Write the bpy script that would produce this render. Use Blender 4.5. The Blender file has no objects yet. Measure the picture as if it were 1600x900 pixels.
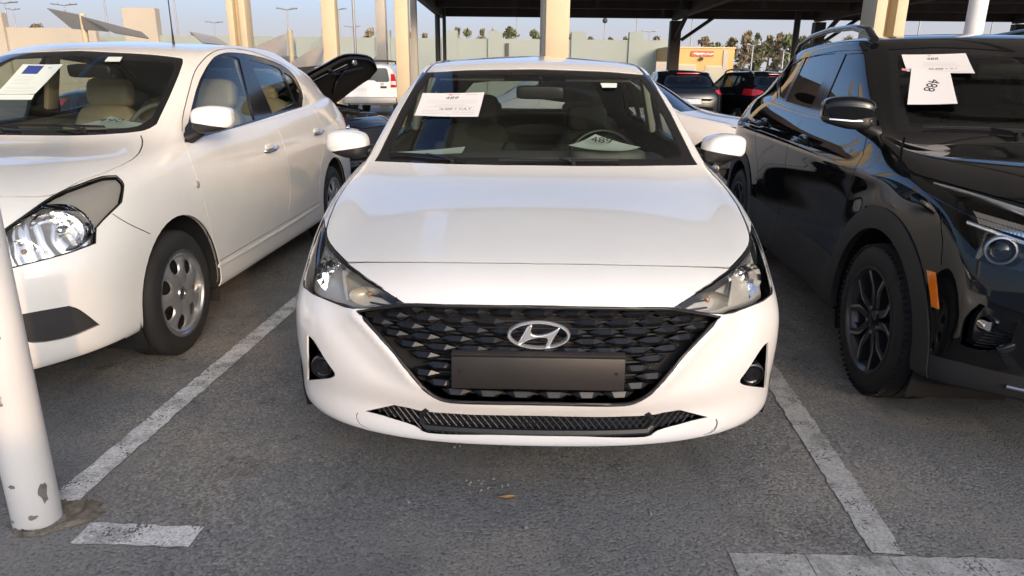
import bpy, bmesh, math, random
import numpy as np
from mathutils import Vector, Matrix, Euler
random.seed(4)
sc = bpy.context.scene
# ================================================================ camera, sky, sun, exposure
CAM_H = 1.3218
cam = bpy.data.objects.new('camera', bpy.data.cameras.new('camera')); sc.collection.objects.link(cam); sc.camera = cam
cam.data.sensor_width = 36; cam.data.lens = 24.3; cam.data.clip_start = .05; cam.data.clip_end = 3000
cam.matrix_world = Matrix.Translation((0,0,CAM_H)) @ Matrix.Rotation(math.pi/2-.2932,4,'X') @ Matrix.Rotation(.010,4,'Z')
SUN_AZ, SUN_EL = -65.0, 12.5          # degrees: azimuth from +X (the picture's right) and height of the sun, behind the camera
world = bpy.data.worlds.new('World'); sc.world = world; world.use_nodes = True
nt = world.node_tree; bg = nt.nodes['Background']; sky = nt.nodes.new('ShaderNodeTexSky'); sky.sky_type = 'NISHITA'; sky.sun_disc = False
sky.sun_elevation = math.radians(SUN_EL); sky.sun_rotation = math.radians(90-SUN_AZ); sky.altitude = 0; sky.air_density = .6; sky.dust_density = 4.8; sky.ozone_density = 1.95
# thin haze near the horizon, the same all round: the clear-air sky fades into pale lavender
tcw = nt.nodes.new('ShaderNodeTexCoord'); sp = nt.nodes.new('ShaderNodeSeparateXYZ'); nt.links.new(tcw.outputs['Generated'], sp.inputs[0])
mr = nt.nodes.new('ShaderNodeMapRange'); mr.interpolation_type = 'SMOOTHSTEP'; mr.inputs[1].default_value = 0; mr.inputs[2].default_value = .20; mr.inputs[3].default_value = .93; mr.inputs[4].default_value = 0; nt.links.new(sp.outputs[2], mr.inputs[0])
hz = nt.nodes.new('ShaderNodeMixRGB'); hz.blend_type = 'MIX'; hz.inputs[2].default_value = (1.66,1.62,1.76,1); nt.links.new(mr.outputs[0], hz.inputs[0]); nt.links.new(sky.outputs[0], hz.inputs[1])
nt.links.new(hz.outputs[0], bg.inputs[0]); bg.inputs[1].default_value = .15
sl = bpy.data.lights.new('sun', 'SUN'); sun = bpy.data.objects.new('sun', sl); sc.collection.objects.link(sun)
sl.energy = .46; sl.angle = math.radians(1.0); sl.color = (1.0, .60, .32)
sv = Vector((math.cos(math.radians(SUN_AZ))*math.cos(math.radians(SUN_EL)), math.sin(math.radians(SUN_AZ))*math.cos(math.radians(SUN_EL)), math.sin(math.radians(SUN_EL))))
sun.rotation_euler = sv.to_track_quat('Z', 'Y').to_euler(); sun.location = sv*40
sc.view_settings.view_transform = 'Standard'; sc.view_settings.look = 'None'; sc.view_settings.gamma = 1.0; sc.view_settings.exposure = 1.50
sc.view_settings.use_curve_mapping = False
sc.cycles.use_denoising = True; sc.cycles.max_bounces = 10; sc.cycles.transparent_max_bounces = 24; sc.cycles.caustics_reflective = False; sc.cycles.caustics_refractive = False

# ---------------------------------------------------------------- smooth body surfaces
def _ghosts(Q):
    m = np.array([-1.0, 1, 1])
    Qx = np.concatenate([Q[:, 1:2]*m, Q, Q[:, -2:-1]*m], 1)
    return np.concatenate([2*Qx[0:1]-Qx[1:2], Qx, Qx[-2:-1]*m], 0)
def _basis(subs):
    rows, n = [], len(subs)
    for i, s in enumerate(subs):
        for k in range(s + (1 if i == n-1 else 0)):
            t = k/s; w = np.zeros(n+3)
            w[i:i+4] = [(1-t)**3/6, (3*t**3-6*t*t+4)/6, (-3*t**3+3*t*t+3*t+1)/6, t**3/6]
            rows.append(w)
    return np.array(rows)
def body_grid(table, rsub, asub, it=3):
    """table[ring][column] of points on the +x half -> dense grid that passes close to them"""
    P = np.array(table, float); Q = P.copy(); R, A = P.shape[:2]
    if isinstance(rsub, int): rsub = [rsub]*(R-1)
    if isinstance(asub, int): asub = [asub]*(A-1)
    one_r, one_a = _basis([1]*(R-1)), _basis([1]*(A-1))
    for _ in range(it):
        L = np.einsum('ri,ijk,aj->rak', one_r, _ghosts(Q), one_a)
        Q = Q + (P-L)
    return np.einsum('ri,ijk,aj->rak', _basis(rsub), _ghosts(Q), _basis(asub))

# outlines of lamps, glass and seams on the body surfaces: (direction of projection, points)
LINES = {
 'A_headlight': ((0.261, 0.93, -0.261), [(0.401,0.135,0.678),(0.427,0.15,0.689),(0.454,0.169,0.699),(0.481,0.19,0.708),(0.509,0.215,0.716),(0.538,0.244,0.723),(0.569,0.277,0.731),(0.599,0.313,0.737),(0.627,0.348,0.743),(0.652,0.383,0.748),(0.675,0.417,0.754),(0.694,0.45,0.76),(0.712,0.48,0.766),(0.729,0.514,0.774),(0.741,0.543,0.781),(0.752,0.576,0.789),(0.762,0.605,0.796),(0.773,0.639,0.803),(0.785,0.678,0.81),(0.8,0.729,0.814),(0.799,0.699,0.806),(0.797,0.672,0.798),(0.797,0.65,0.788),(0.797,0.622,0.776),(0.796,0.591,0.762),(0.796,0.561,0.744),(0.798,0.536,0.725),(0.801,0.518,0.707),(0.803,0.503,0.691),(0.805,0.489,0.675),(0.806,0.476,0.661),(0.806,0.464,0.65),(0.802,0.443,0.64),(0.796,0.427,0.633),(0.777,0.399,0.634),(0.76,0.376,0.633),(0.742,0.353,0.632),(0.721,0.33,0.633),(0.699,0.308,0.634),(0.676,0.285,0.635),(0.657,0.267,0.635),(0.636,0.249,0.635),(0.617,0.232,0.634),(0.602,0.22,0.634),(0.585,0.208,0.634),(0.573,0.2,0.635),(0.551,0.189,0.64),(0.53,0.178,0.644),(0.509,0.168,0.649),(0.488,0.159,0.654),(0.466,0.152,0.66),(0.444,0.145,0.666),(0.422,0.139,0.673)]),
 'A_grille': ((0.104, 0.917, -0.386), [(0.556,0.187,0.631),(0.475,0.153,0.654),(0.399,0.132,0.673),(0.358,0.121,0.677),(0.319,0.113,0.679),(0.277,0.107,0.68),(0.229,0.102,0.682),(0.171,0.098,0.683),(0.107,0.096,0.684),(0.039,0.095,0.685),(-0.026,0.095,0.685),(-0.028,0.066,0.596),(-0.029,0.049,0.501),(-0.032,0.046,0.399),(0.016,0.046,0.398),(0.064,0.047,0.398),(0.111,0.048,0.397),(0.151,0.05,0.396),(0.185,0.052,0.395),(0.214,0.055,0.394),(0.239,0.057,0.394),(0.26,0.06,0.394),(0.278,0.062,0.396),(0.289,0.063,0.399),(0.298,0.064,0.403),(0.309,0.065,0.408),(0.319,0.067,0.414),(0.329,0.068,0.421),(0.338,0.07,0.428),(0.346,0.071,0.436),(0.361,0.075,0.452),(0.379,0.081,0.473),(0.402,0.091,0.499),(0.427,0.102,0.527),(0.452,0.115,0.552),(0.477,0.129,0.574),(0.502,0.145,0.594),(0.528,0.164,0.613)]),
 'A_fog': ((0.277, 0.884, -0.377), [(0.759,0.309,0.506),(0.745,0.293,0.505),(0.729,0.276,0.499),(0.716,0.263,0.489),(0.702,0.248,0.476),(0.688,0.235,0.461),(0.676,0.225,0.449),(0.663,0.214,0.436),(0.652,0.206,0.426),(0.645,0.201,0.417),(0.645,0.202,0.408),(0.652,0.207,0.401),(0.662,0.215,0.394),(0.674,0.226,0.386),(0.783,0.343,0.326),(0.767,0.315,0.422)]),
 'A_lower': ((0.117, 0.88, -0.461), [(0.543,0.151,0.31),(0.442,0.116,0.351),(0.429,0.112,0.351),(0.417,0.109,0.35),(0.404,0.105,0.35),(0.391,0.102,0.349),(0.38,0.1,0.347),(0.37,0.098,0.345),(0.358,0.096,0.344),(0.337,0.092,0.343),(0.309,0.087,0.343),(0.275,0.082,0.344),(0.236,0.078,0.344),(0.192,0.074,0.344),(0.141,0.07,0.346),(0.084,0.068,0.347),(0.024,0.067,0.348),(-0.034,0.067,0.348),(-0.035,0.061,0.287),(0.023,0.061,0.286),(0.083,0.061,0.284),(0.141,0.062,0.283),(0.191,0.064,0.281),(0.235,0.067,0.279),(0.274,0.071,0.277),(0.308,0.075,0.276),(0.334,0.079,0.276),(0.353,0.083,0.28),(0.361,0.087,0.286),(0.374,0.092,0.292),(0.393,0.098,0.296),(0.417,0.105,0.3),(0.443,0.113,0.303),(0.466,0.121,0.306),(0.486,0.129,0.308),(0.505,0.136,0.309),(0.524,0.143,0.31)]),
 'A_lipseam': ((0.223, 0.861, -0.457), [(0.568,0.159,0.3),(0.572,0.16,0.294),(0.574,0.159,0.287),(0.571,0.155,0.276),(0.563,0.15,0.265),(0.553,0.145,0.261),(0.54,0.139,0.258),(0.528,0.135,0.255)]),
 'A_shut': ((0.14, 0.957, -0.253), [(0.625,0.349,0.744),(0.592,0.332,0.75),(0.561,0.318,0.754),(0.528,0.303,0.759),(0.488,0.286,0.764),(0.443,0.27,0.769),(0.394,0.255,0.773),(0.34,0.242,0.777),(0.279,0.232,0.78),(0.209,0.225,0.783),(0.132,0.222,0.784),(0.051,0.221,0.785),(-0.028,0.222,0.785)]),
 'A_hoodside': ((0.267, 0.938, -0.22), [(0.625,0.349,0.744),(0.642,0.373,0.749),(0.659,0.399,0.753),(0.675,0.424,0.757),(0.69,0.447,0.761),(0.706,0.474,0.766),(0.72,0.499,0.771),(0.732,0.522,0.776),(0.746,0.556,0.784),(0.756,0.589,0.793),(0.761,0.615,0.801),(0.764,0.643,0.809),(0.768,0.672,0.816)]),
 'A_glass': ((0.116, 0.992, -0.046), [(0.612,2.068,1.353),(0.533,1.983,1.357),(0.464,1.956,1.361),(0.395,1.938,1.366),(0.319,1.922,1.369),(0.233,1.909,1.371),(0.142,1.901,1.373),(0.048,1.901,1.375),(-0.045,1.906,1.377),(-0.041,1.597,1.225),(-0.038,1.378,1.089),(-0.035,1.14,0.972),(0.069,1.141,0.972),(0.175,1.145,0.971),(0.279,1.155,0.971),(0.377,1.173,0.97),(0.467,1.196,0.969),(0.552,1.223,0.968),(0.636,1.257,0.966),(0.726,1.305,0.963),(0.723,1.326,0.973),(0.718,1.346,0.983),(0.712,1.388,1.003),(0.705,1.444,1.033),(0.695,1.517,1.072),(0.683,1.593,1.115),(0.673,1.662,1.154),(0.663,1.719,1.186),(0.653,1.77,1.214),(0.644,1.818,1.241),(0.635,1.866,1.266),(0.628,1.913,1.29),(0.622,1.958,1.311),(0.616,2.006,1.332)]),
 'A_clear': ((0.109, 0.993, -0.053), [(0.556,1.951,1.337),(0.476,1.912,1.341),(0.399,1.891,1.345),(0.324,1.875,1.349),(0.249,1.865,1.352),(0.175,1.859,1.354),(0.102,1.856,1.355),(0.029,1.856,1.356),(-0.044,1.859,1.358),(-0.041,1.598,1.226),(-0.039,1.405,1.106),(-0.036,1.212,0.999),(0.074,1.212,0.999),(0.188,1.216,0.998),(0.295,1.226,0.996),(0.384,1.241,0.995),(0.448,1.256,0.994),(0.493,1.269,0.994),(0.528,1.281,0.994),(0.562,1.294,0.994),(0.594,1.308,0.995),(0.62,1.322,0.996),(0.644,1.336,0.998),(0.67,1.352,0.999),(0.668,1.378,1.011),(0.665,1.401,1.023),(0.662,1.428,1.038),(0.656,1.466,1.058),(0.648,1.519,1.089),(0.638,1.585,1.127),(0.627,1.656,1.169),(0.614,1.722,1.207),(0.601,1.779,1.241),(0.586,1.833,1.273),(0.57,1.888,1.304)]),
 'A_ditch': ((0.125, 0.992, 0.015), [(0.531,2.231,1.408),(0.527,2.084,1.391),(0.535,2.045,1.379),(0.546,2.016,1.366),(0.557,1.992,1.353)]),
 'A_plate': ((-0.023, 0.917, -0.399), [(0.25,0.067,0.553),(0.15,0.06,0.555),(0.05,0.058,0.555),(-0.049,0.058,0.555),(-0.148,0.06,0.553),(-0.248,0.067,0.55),(-0.25,0.055,0.451),(-0.15,0.047,0.454),(-0.05,0.044,0.454),(0.05,0.044,0.454),(0.15,0.047,0.452),(0.251,0.054,0.448)]),
 'A_emblem': ((-0.024, 0.937, -0.35), [(0.092,0.071,0.613),(0.001,0.083,0.655),(-0.091,0.071,0.614),(0,0.061,0.572)]),
 'S_headlight': ((-0.563, 0.81, -0.163), [(0.564,0.133,0.768),(0.588,0.171,0.794),(0.61,0.214,0.82),(0.629,0.26,0.845),(0.644,0.305,0.864),(0.657,0.344,0.877),(0.67,0.376,0.887),(0.681,0.405,0.893),(0.692,0.432,0.899),(0.701,0.457,0.905),(0.708,0.478,0.909),(0.715,0.498,0.912),(0.723,0.515,0.915),(0.734,0.533,0.915),(0.745,0.546,0.914),(0.755,0.561,0.913),(0.769,0.555,0.903),(0.781,0.552,0.893),(0.791,0.544,0.879),(0.797,0.53,0.865),(0.802,0.513,0.849),(0.806,0.496,0.831),(0.809,0.481,0.814),(0.807,0.453,0.802),(0.803,0.426,0.79),(0.799,0.401,0.778),(0.795,0.381,0.768),(0.79,0.36,0.756),(0.787,0.344,0.746),(0.783,0.328,0.736),(0.789,0.299,0.68),(0.775,0.273,0.675),(0.761,0.249,0.67),(0.745,0.225,0.664),(0.725,0.199,0.659),(0.699,0.169,0.653),(0.669,0.138,0.647),(0.637,0.109,0.641),(0.604,0.082,0.634),(0.598,0.083,0.647),(0.591,0.085,0.659),(0.584,0.087,0.672),(0.578,0.092,0.688),(0.574,0.1,0.706),(0.571,0.11,0.726),(0.567,0.122,0.747)]),
 'S_hlupper': ((-0.554, 0.818, -0.153), [(0.621,0.253,0.845),(0.64,0.268,0.843),(0.659,0.284,0.842),(0.678,0.299,0.84),(0.695,0.31,0.836),(0.709,0.318,0.83),(0.722,0.322,0.822),(0.732,0.325,0.812),(0.742,0.328,0.803),(0.754,0.33,0.79),(0.763,0.33,0.776),(0.77,0.33,0.762),(0.776,0.327,0.748),(0.78,0.323,0.735),(0.784,0.319,0.722),(0.826,0.486,0.762),(0.809,0.536,0.844),(0.767,0.629,0.922),(0.683,0.539,0.932),(0.661,0.375,0.889)]),
 'S_fog': ((-0.576, 0.763, -0.292), [(0.595,0.052,0.455),(0.664,0.104,0.459),(0.73,0.167,0.459),(0.736,0.176,0.452),(0.743,0.184,0.446),(0.751,0.195,0.434),(0.759,0.206,0.418),(0.768,0.22,0.397),(0.776,0.236,0.373),(0.784,0.252,0.35),(0.768,0.227,0.345),(0.752,0.203,0.339),(0.734,0.182,0.333),(0.716,0.162,0.33),(0.696,0.141,0.328),(0.675,0.121,0.328),(0.655,0.103,0.329),(0.638,0.089,0.332),(0.626,0.079,0.335),(0.616,0.072,0.34),(0.609,0.066,0.347),(0.603,0.062,0.36),(0.599,0.058,0.379),(0.597,0.056,0.404),(0.596,0.054,0.43)]),
 'S_hood': ((-0.55, 0.828, -0.112), [(0.386,0.176,0.878),(0.414,0.185,0.878),(0.442,0.196,0.877),(0.469,0.208,0.876),(0.499,0.222,0.875),(0.534,0.238,0.873),(0.571,0.258,0.869),(0.607,0.28,0.867),(0.635,0.305,0.868),(0.651,0.331,0.873),(0.661,0.359,0.883),(0.666,0.39,0.893),(0.673,0.42,0.902),(0.683,0.45,0.909),(0.693,0.479,0.914),(0.702,0.508,0.92),(0.71,0.538,0.925),(0.716,0.568,0.93),(0.72,0.598,0.935),(0.723,0.627,0.94),(0.725,0.659,0.946),(0.725,0.692,0.951),(0.725,0.725,0.957),(0.722,0.759,0.964),(0.717,0.794,0.97),(0.705,0.842,0.981),(0.687,0.891,0.992),(0.671,0.933,1.003),(0.649,0.979,1.017),(0.63,1.013,1.029),(0.614,1.035,1.038),(0.6,1.054,1.047)]),
 'S_glass': ((-0.509, 0.861, -0.025), [(-0.097,1.633,1.458),(0.039,1.614,1.452),(0.167,1.613,1.447),(0.278,1.626,1.443),(0.364,1.647,1.439),(0.421,1.664,1.434),(0.461,1.675,1.43),(0.492,1.685,1.426),(0.525,1.702,1.421),(0.536,1.698,1.415),(0.551,1.664,1.393),(0.562,1.618,1.366),(0.574,1.56,1.331),(0.584,1.497,1.292),(0.593,1.434,1.252),(0.601,1.372,1.212),(0.608,1.306,1.17),(0.617,1.237,1.129),(0.628,1.167,1.089),(0.62,1.144,1.079),(0.614,1.119,1.07),(0.599,1.094,1.062),(0.579,1.077,1.058),(0.555,1.061,1.055),(0.524,1.047,1.052),(0.489,1.033,1.05),(0.448,1.018,1.047),(0.402,1.005,1.045),(0.349,0.992,1.043),(0.288,0.982,1.042),(0.217,0.974,1.042),(0.135,0.97,1.042),(0.047,0.969,1.042),(-0.04,0.968,1.042),(-0.066,1.181,1.167),(-0.053,1.358,1.306)]),
 'S_clear': ((-0.512, 0.859, -0.025), [(-0.049,1.553,1.425),(0.079,1.546,1.421),(0.203,1.552,1.418),(0.31,1.57,1.414),(0.389,1.592,1.41),(0.438,1.607,1.406),(0.466,1.613,1.401),(0.486,1.614,1.397),(0.509,1.62,1.392),(0.522,1.614,1.384),(0.536,1.588,1.365),(0.544,1.552,1.343),(0.552,1.507,1.314),(0.559,1.458,1.283),(0.565,1.41,1.252),(0.57,1.362,1.221),(0.574,1.313,1.188),(0.579,1.263,1.155),(0.585,1.212,1.124),(0.578,1.19,1.113),(0.571,1.167,1.102),(0.564,1.145,1.092),(0.552,1.126,1.084),(0.536,1.112,1.08),(0.518,1.102,1.077),(0.494,1.093,1.075),(0.462,1.083,1.074),(0.422,1.07,1.071),(0.375,1.057,1.069),(0.32,1.044,1.067),(0.258,1.034,1.065),(0.185,1.026,1.064),(0.103,1.021,1.064),(0.015,1.018,1.063),(-0.073,1.017,1.062),(-0.071,1.19,1.174),(-0.045,1.343,1.295)]),
 'S_dlo': ((-0.382, 0.924, -0.014), [(0.775,1.132,1.005),(0.741,1.23,1.044),(0.72,1.305,1.087),(0.703,1.37,1.13),(0.689,1.43,1.171),(0.677,1.485,1.207),(0.666,1.535,1.24),(0.657,1.585,1.271),(0.648,1.637,1.302),(0.64,1.694,1.332),(0.632,1.754,1.362),(0.626,1.813,1.39),(0.621,1.866,1.413),(0.617,1.922,1.433),(0.616,1.967,1.444),(0.616,2.014,1.453),(0.617,2.064,1.46),(0.62,2.116,1.465),(0.623,2.184,1.467),(0.625,2.251,1.467),(0.627,2.332,1.466),(0.63,2.423,1.463),(0.632,2.517,1.458),(0.635,2.62,1.45),(0.639,2.734,1.439),(0.642,2.849,1.425),(0.646,2.948,1.409),(0.651,3.024,1.391),(0.658,3.079,1.372),(0.666,3.119,1.349),(0.675,3.15,1.325),(0.684,3.175,1.296),(0.694,3.191,1.264),(0.703,3.197,1.231),(0.711,3.194,1.201),(0.721,3.165,1.167),(0.73,3.115,1.136),(0.742,3.062,1.105),(0.751,2.707,1.086),(0.756,2.398,1.068),(0.761,2.133,1.053),(0.767,1.916,1.042),(0.773,1.751,1.035),(0.776,1.625,1.03),(0.777,1.521,1.025),(0.778,1.425,1.021),(0.779,1.339,1.017),(0.779,1.263,1.013),(0.778,1.196,1.009)]),
 'S_gfront': ((-0.414, 0.91, -0.022), [(0.762,1.265,1.026),(0.737,1.329,1.06),(0.722,1.375,1.095),(0.708,1.419,1.131),(0.695,1.469,1.17),(0.681,1.53,1.212),(0.666,1.6,1.259),(0.653,1.672,1.305),(0.641,1.739,1.344),(0.634,1.798,1.373),(0.629,1.853,1.397),(0.626,1.905,1.415),(0.624,1.956,1.429),(0.625,2.022,1.442),(0.628,2.086,1.446),(0.631,2.14,1.446),(0.637,2.189,1.44),(0.643,2.224,1.43),(0.705,2.146,1.246),(0.755,2.1,1.062),(0.756,1.972,1.056),(0.758,1.851,1.051),(0.759,1.736,1.046),(0.761,1.628,1.042),(0.762,1.528,1.038),(0.763,1.435,1.034),(0.763,1.347,1.03)]),
 'S_grear': ((-0.353, 0.935, 0.002), [(0.646,2.369,1.43),(0.649,2.463,1.423),(0.652,2.566,1.416),(0.655,2.667,1.408),(0.657,2.752,1.401),(0.662,2.835,1.387),(0.667,2.883,1.373),(0.734,2.919,1.138),(0.748,2.43,1.086),(0.705,2.378,1.261)]),
 'S_gquarter': ((-0.326, 0.945, -0.011), [(0.671,2.92,1.36),(0.674,2.972,1.347),(0.677,3.027,1.334),(0.683,3.068,1.315),(0.69,3.086,1.293),(0.697,3.099,1.265),(0.705,3.105,1.237),(0.711,3.104,1.212),(0.722,3.068,1.176),(0.731,3.016,1.144),(0.733,2.952,1.141)]),
 'S_door1': ((-0.439, 0.885, -0.157), [(0.786,1.121,0.994),(0.802,1.1,0.969),(0.814,1.089,0.943),(0.823,1.083,0.916),(0.83,1.081,0.885),(0.837,1.085,0.849),(0.841,1.093,0.81),(0.845,1.104,0.768),(0.847,1.116,0.726),(0.848,1.127,0.683),(0.848,1.137,0.64),(0.848,1.147,0.596),(0.848,1.155,0.551),(0.847,1.161,0.506),(0.847,1.164,0.46),(0.847,1.166,0.414),(0.848,1.168,0.368)]),
 'S_door2': ((-0.343, 0.932, -0.121), [(0.768,2.345,1.053),(0.79,2.329,1.023),(0.802,2.336,0.992),(0.814,2.343,0.959),(0.826,2.344,0.92),(0.838,2.34,0.873),(0.845,2.343,0.818),(0.848,2.352,0.761),(0.848,2.363,0.706),(0.847,2.366,0.657),(0.847,2.361,0.609),(0.847,2.351,0.565),(0.847,2.338,0.524),(0.847,2.322,0.487),(0.847,2.301,0.454),(0.847,2.278,0.424),(0.847,2.256,0.393)]),
 'S_doorbot': ((-0.351, 0.916, -0.193), [(0.848,1.168,0.368),(0.848,1.407,0.373),(0.848,1.689,0.38),(0.848,1.986,0.387),(0.847,2.256,0.393),(0.847,2.448,0.395),(0.847,2.575,0.395),(0.847,2.675,0.395),(0.847,2.796,0.394)]),
 'S_bumpseam': ((-0.513, 0.839, -0.179), [(0.804,0.416,0.777),(0.812,0.426,0.765),(0.818,0.438,0.753),(0.824,0.451,0.741),(0.83,0.469,0.727),(0.836,0.494,0.71),(0.841,0.525,0.692),(0.845,0.56,0.673),(0.847,0.598,0.652)]),
 'S_frame': ((-0.397, 0.918, 0.003), [(0.731,1.212,1.052),(0.72,1.24,1.073),(0.709,1.266,1.093),(0.697,1.304,1.121),(0.686,1.345,1.149),(0.674,1.396,1.182),(0.661,1.451,1.218),(0.649,1.504,1.252),(0.638,1.553,1.284),(0.627,1.602,1.315),(0.618,1.653,1.345),(0.611,1.709,1.374),(0.607,1.775,1.403),(0.602,1.85,1.431),(0.599,1.934,1.456),(0.598,2.024,1.475),(0.602,2.118,1.486),(0.608,2.222,1.491),(0.613,2.339,1.49),(0.617,2.463,1.485),(0.623,2.596,1.473),(0.629,2.741,1.455),(0.636,2.885,1.433),(0.641,3.016,1.41),(0.647,3.109,1.388),(0.655,3.17,1.365),(0.663,3.219,1.34),(0.67,3.283,1.315)]),
 'K_glass': ((-0.448, 0.894, -0.014), [(0.559,1.881,1.492),(0.499,1.855,1.495),(0.437,1.839,1.498),(0.371,1.825,1.501),(0.3,1.809,1.5),(0.222,1.788,1.497),(0.138,1.768,1.491),(0.051,1.752,1.484),(-0.036,1.739,1.478),(-0.005,1.486,1.335),(0.001,1.293,1.207),(0.056,1.044,1.094),(0.107,1.054,1.096),(0.157,1.066,1.099),(0.208,1.077,1.101),(0.261,1.089,1.103),(0.319,1.1,1.105),(0.378,1.112,1.106),(0.438,1.127,1.107),(0.496,1.145,1.109),(0.553,1.166,1.11),(0.609,1.191,1.112),(0.664,1.221,1.113),(0.718,1.256,1.114),(0.701,1.323,1.148),(0.687,1.384,1.182),(0.673,1.446,1.219),(0.658,1.514,1.262),(0.638,1.591,1.312),(0.615,1.679,1.369),(0.589,1.775,1.43)]),
 'K_clear': ((-0.452, 0.892, -0.014), [(0.54,1.807,1.461),(0.49,1.788,1.464),(0.44,1.777,1.467),(0.385,1.766,1.47),(0.323,1.751,1.47),(0.249,1.732,1.467),(0.165,1.713,1.462),(0.076,1.698,1.457),(-0.012,1.688,1.452),(-0.001,1.476,1.328),(-0.005,1.307,1.215),(0.019,1.109,1.114),(0.072,1.117,1.116),(0.124,1.125,1.119),(0.178,1.135,1.122),(0.234,1.144,1.124),(0.293,1.155,1.126),(0.356,1.168,1.127),(0.417,1.182,1.129),(0.474,1.198,1.13),(0.523,1.213,1.131),(0.568,1.229,1.133),(0.611,1.247,1.133),(0.654,1.268,1.134),(0.645,1.325,1.164),(0.639,1.379,1.194),(0.632,1.433,1.226),(0.622,1.493,1.263),(0.607,1.56,1.306),(0.588,1.635,1.355),(0.565,1.717,1.408)]),
 'K_dlo': ((-0.314, 0.949, -0.006), [(0.774,3.098,1.209),(0.76,3.166,1.239),(0.745,3.245,1.269),(0.726,3.331,1.299),(0.701,3.424,1.327),(0.657,3.564,1.361),(0.67,3.172,1.466),(0.675,2.958,1.477),(0.675,2.722,1.487),(0.674,2.501,1.495),(0.672,2.326,1.499),(0.669,2.197,1.499),(0.666,2.089,1.496),(0.66,1.999,1.493),(0.642,1.944,1.491),(0.665,1.836,1.427),(0.687,1.733,1.364),(0.707,1.639,1.307),(0.723,1.561,1.26),(0.736,1.501,1.225),(0.746,1.455,1.198),(0.755,1.415,1.174),(0.765,1.372,1.15),(0.772,1.401,1.15),(0.776,1.434,1.149),(0.78,1.481,1.148),(0.783,1.561,1.148),(0.785,1.694,1.148),(0.786,1.878,1.148),(0.787,2.092,1.15),(0.787,2.303,1.155),(0.786,2.495,1.164),(0.782,2.684,1.177),(0.779,2.879,1.193)]),
 'K_grear': ((-0.292, 0.956, 0.003), [(0.673,2.896,1.488),(0.675,2.343,1.489),(0.732,2.324,1.332),(0.78,2.333,1.172),(0.776,2.877,1.198),(0.725,2.885,1.344)]),
 'K_gquarter': ((-0.267, 0.964, 0.006), [(0.766,3.071,1.228),(0.752,3.142,1.259),(0.736,3.222,1.291),(0.718,3.29,1.323),(0.7,3.332,1.354),(0.685,3.338,1.384),(0.68,3.286,1.412),(0.681,3.21,1.43),(0.681,3.123,1.447),(0.679,3.04,1.462),(0.675,2.968,1.478),(0.723,2.963,1.344),(0.773,2.956,1.209)]),
 'K_gfront': ((-0.347, 0.938, -0.018), [(0.675,2.173,1.479),(0.658,1.941,1.478),(0.677,1.839,1.417),(0.696,1.737,1.358),(0.713,1.645,1.304),(0.728,1.571,1.26),(0.74,1.518,1.228),(0.749,1.48,1.204),(0.757,1.448,1.184),(0.765,1.414,1.162),(0.772,1.461,1.162),(0.776,1.515,1.161),(0.779,1.579,1.16),(0.78,1.657,1.159),(0.781,1.755,1.161),(0.781,1.871,1.163),(0.78,2,1.166),(0.78,2.134,1.169),(0.733,2.137,1.325)]),
 'K_headlight': ((-0.475, 0.866, -0.159), [(0.834,0.711,0.968),(0.818,0.641,0.965),(0.801,0.581,0.962),(0.781,0.525,0.958),(0.76,0.47,0.952),(0.738,0.414,0.945),(0.714,0.357,0.937),(0.69,0.304,0.929),(0.664,0.259,0.92),(0.67,0.183,0.83),(0.659,0.135,0.737),(0.687,0.158,0.738),(0.714,0.184,0.738),(0.74,0.211,0.738),(0.76,0.234,0.739),(0.774,0.251,0.739),(0.783,0.262,0.74),(0.79,0.272,0.742),(0.797,0.282,0.745),(0.805,0.294,0.749),(0.812,0.306,0.754),(0.818,0.318,0.76),(0.823,0.33,0.768),(0.826,0.341,0.779),(0.829,0.351,0.792),(0.831,0.362,0.806),(0.832,0.373,0.82),(0.833,0.384,0.832),(0.834,0.394,0.845),(0.834,0.406,0.857),(0.834,0.418,0.87),(0.826,0.411,0.88),(0.818,0.405,0.889),(0.811,0.405,0.898),(0.808,0.414,0.907),(0.806,0.43,0.916),(0.807,0.453,0.924),(0.81,0.475,0.93),(0.815,0.502,0.935),(0.819,0.533,0.94),(0.823,0.565,0.946),(0.826,0.598,0.951),(0.829,0.634,0.957),(0.832,0.672,0.963)]),
 'K_fog': ((-0.487, 0.825, -0.286), [(0.791,0.238,0.608),(0.752,0.19,0.59),(0.712,0.148,0.572),(0.719,0.153,0.497),(0.73,0.163,0.485),(0.74,0.174,0.472),(0.75,0.185,0.46),(0.76,0.196,0.451),(0.77,0.209,0.446),(0.782,0.221,0.444),(0.792,0.234,0.444),(0.8,0.244,0.444),(0.81,0.257,0.446),(0.816,0.265,0.449),(0.817,0.265,0.474),(0.818,0.266,0.499),(0.818,0.266,0.523),(0.816,0.264,0.545),(0.811,0.259,0.563),(0.805,0.253,0.579),(0.798,0.245,0.593)]),
 'K_marker': ((-0.445, 0.862, -0.243), [(0.872,0.455,0.663),(0.864,0.411,0.667),(0.857,0.353,0.546),(0.865,0.389,0.544)]),
 'K_hood': ((-0.435, 0.894, -0.104), [(0.713,1.179,1.088),(0.739,1.122,1.071),(0.777,1.041,1.056),(0.8,0.987,1.041),(0.816,0.949,1.025),(0.828,0.915,1.01),(0.835,0.883,0.998),(0.838,0.848,0.989),(0.837,0.813,0.984),(0.836,0.781,0.979),(0.836,0.766,0.977),(0.835,0.753,0.975),(0.829,0.714,0.973),(0.818,0.662,0.97),(0.801,0.602,0.966),(0.781,0.54,0.961),(0.756,0.479,0.956),(0.729,0.417,0.949),(0.699,0.355,0.942),(0.666,0.296,0.935),(0.633,0.247,0.927)]),
}

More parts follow.
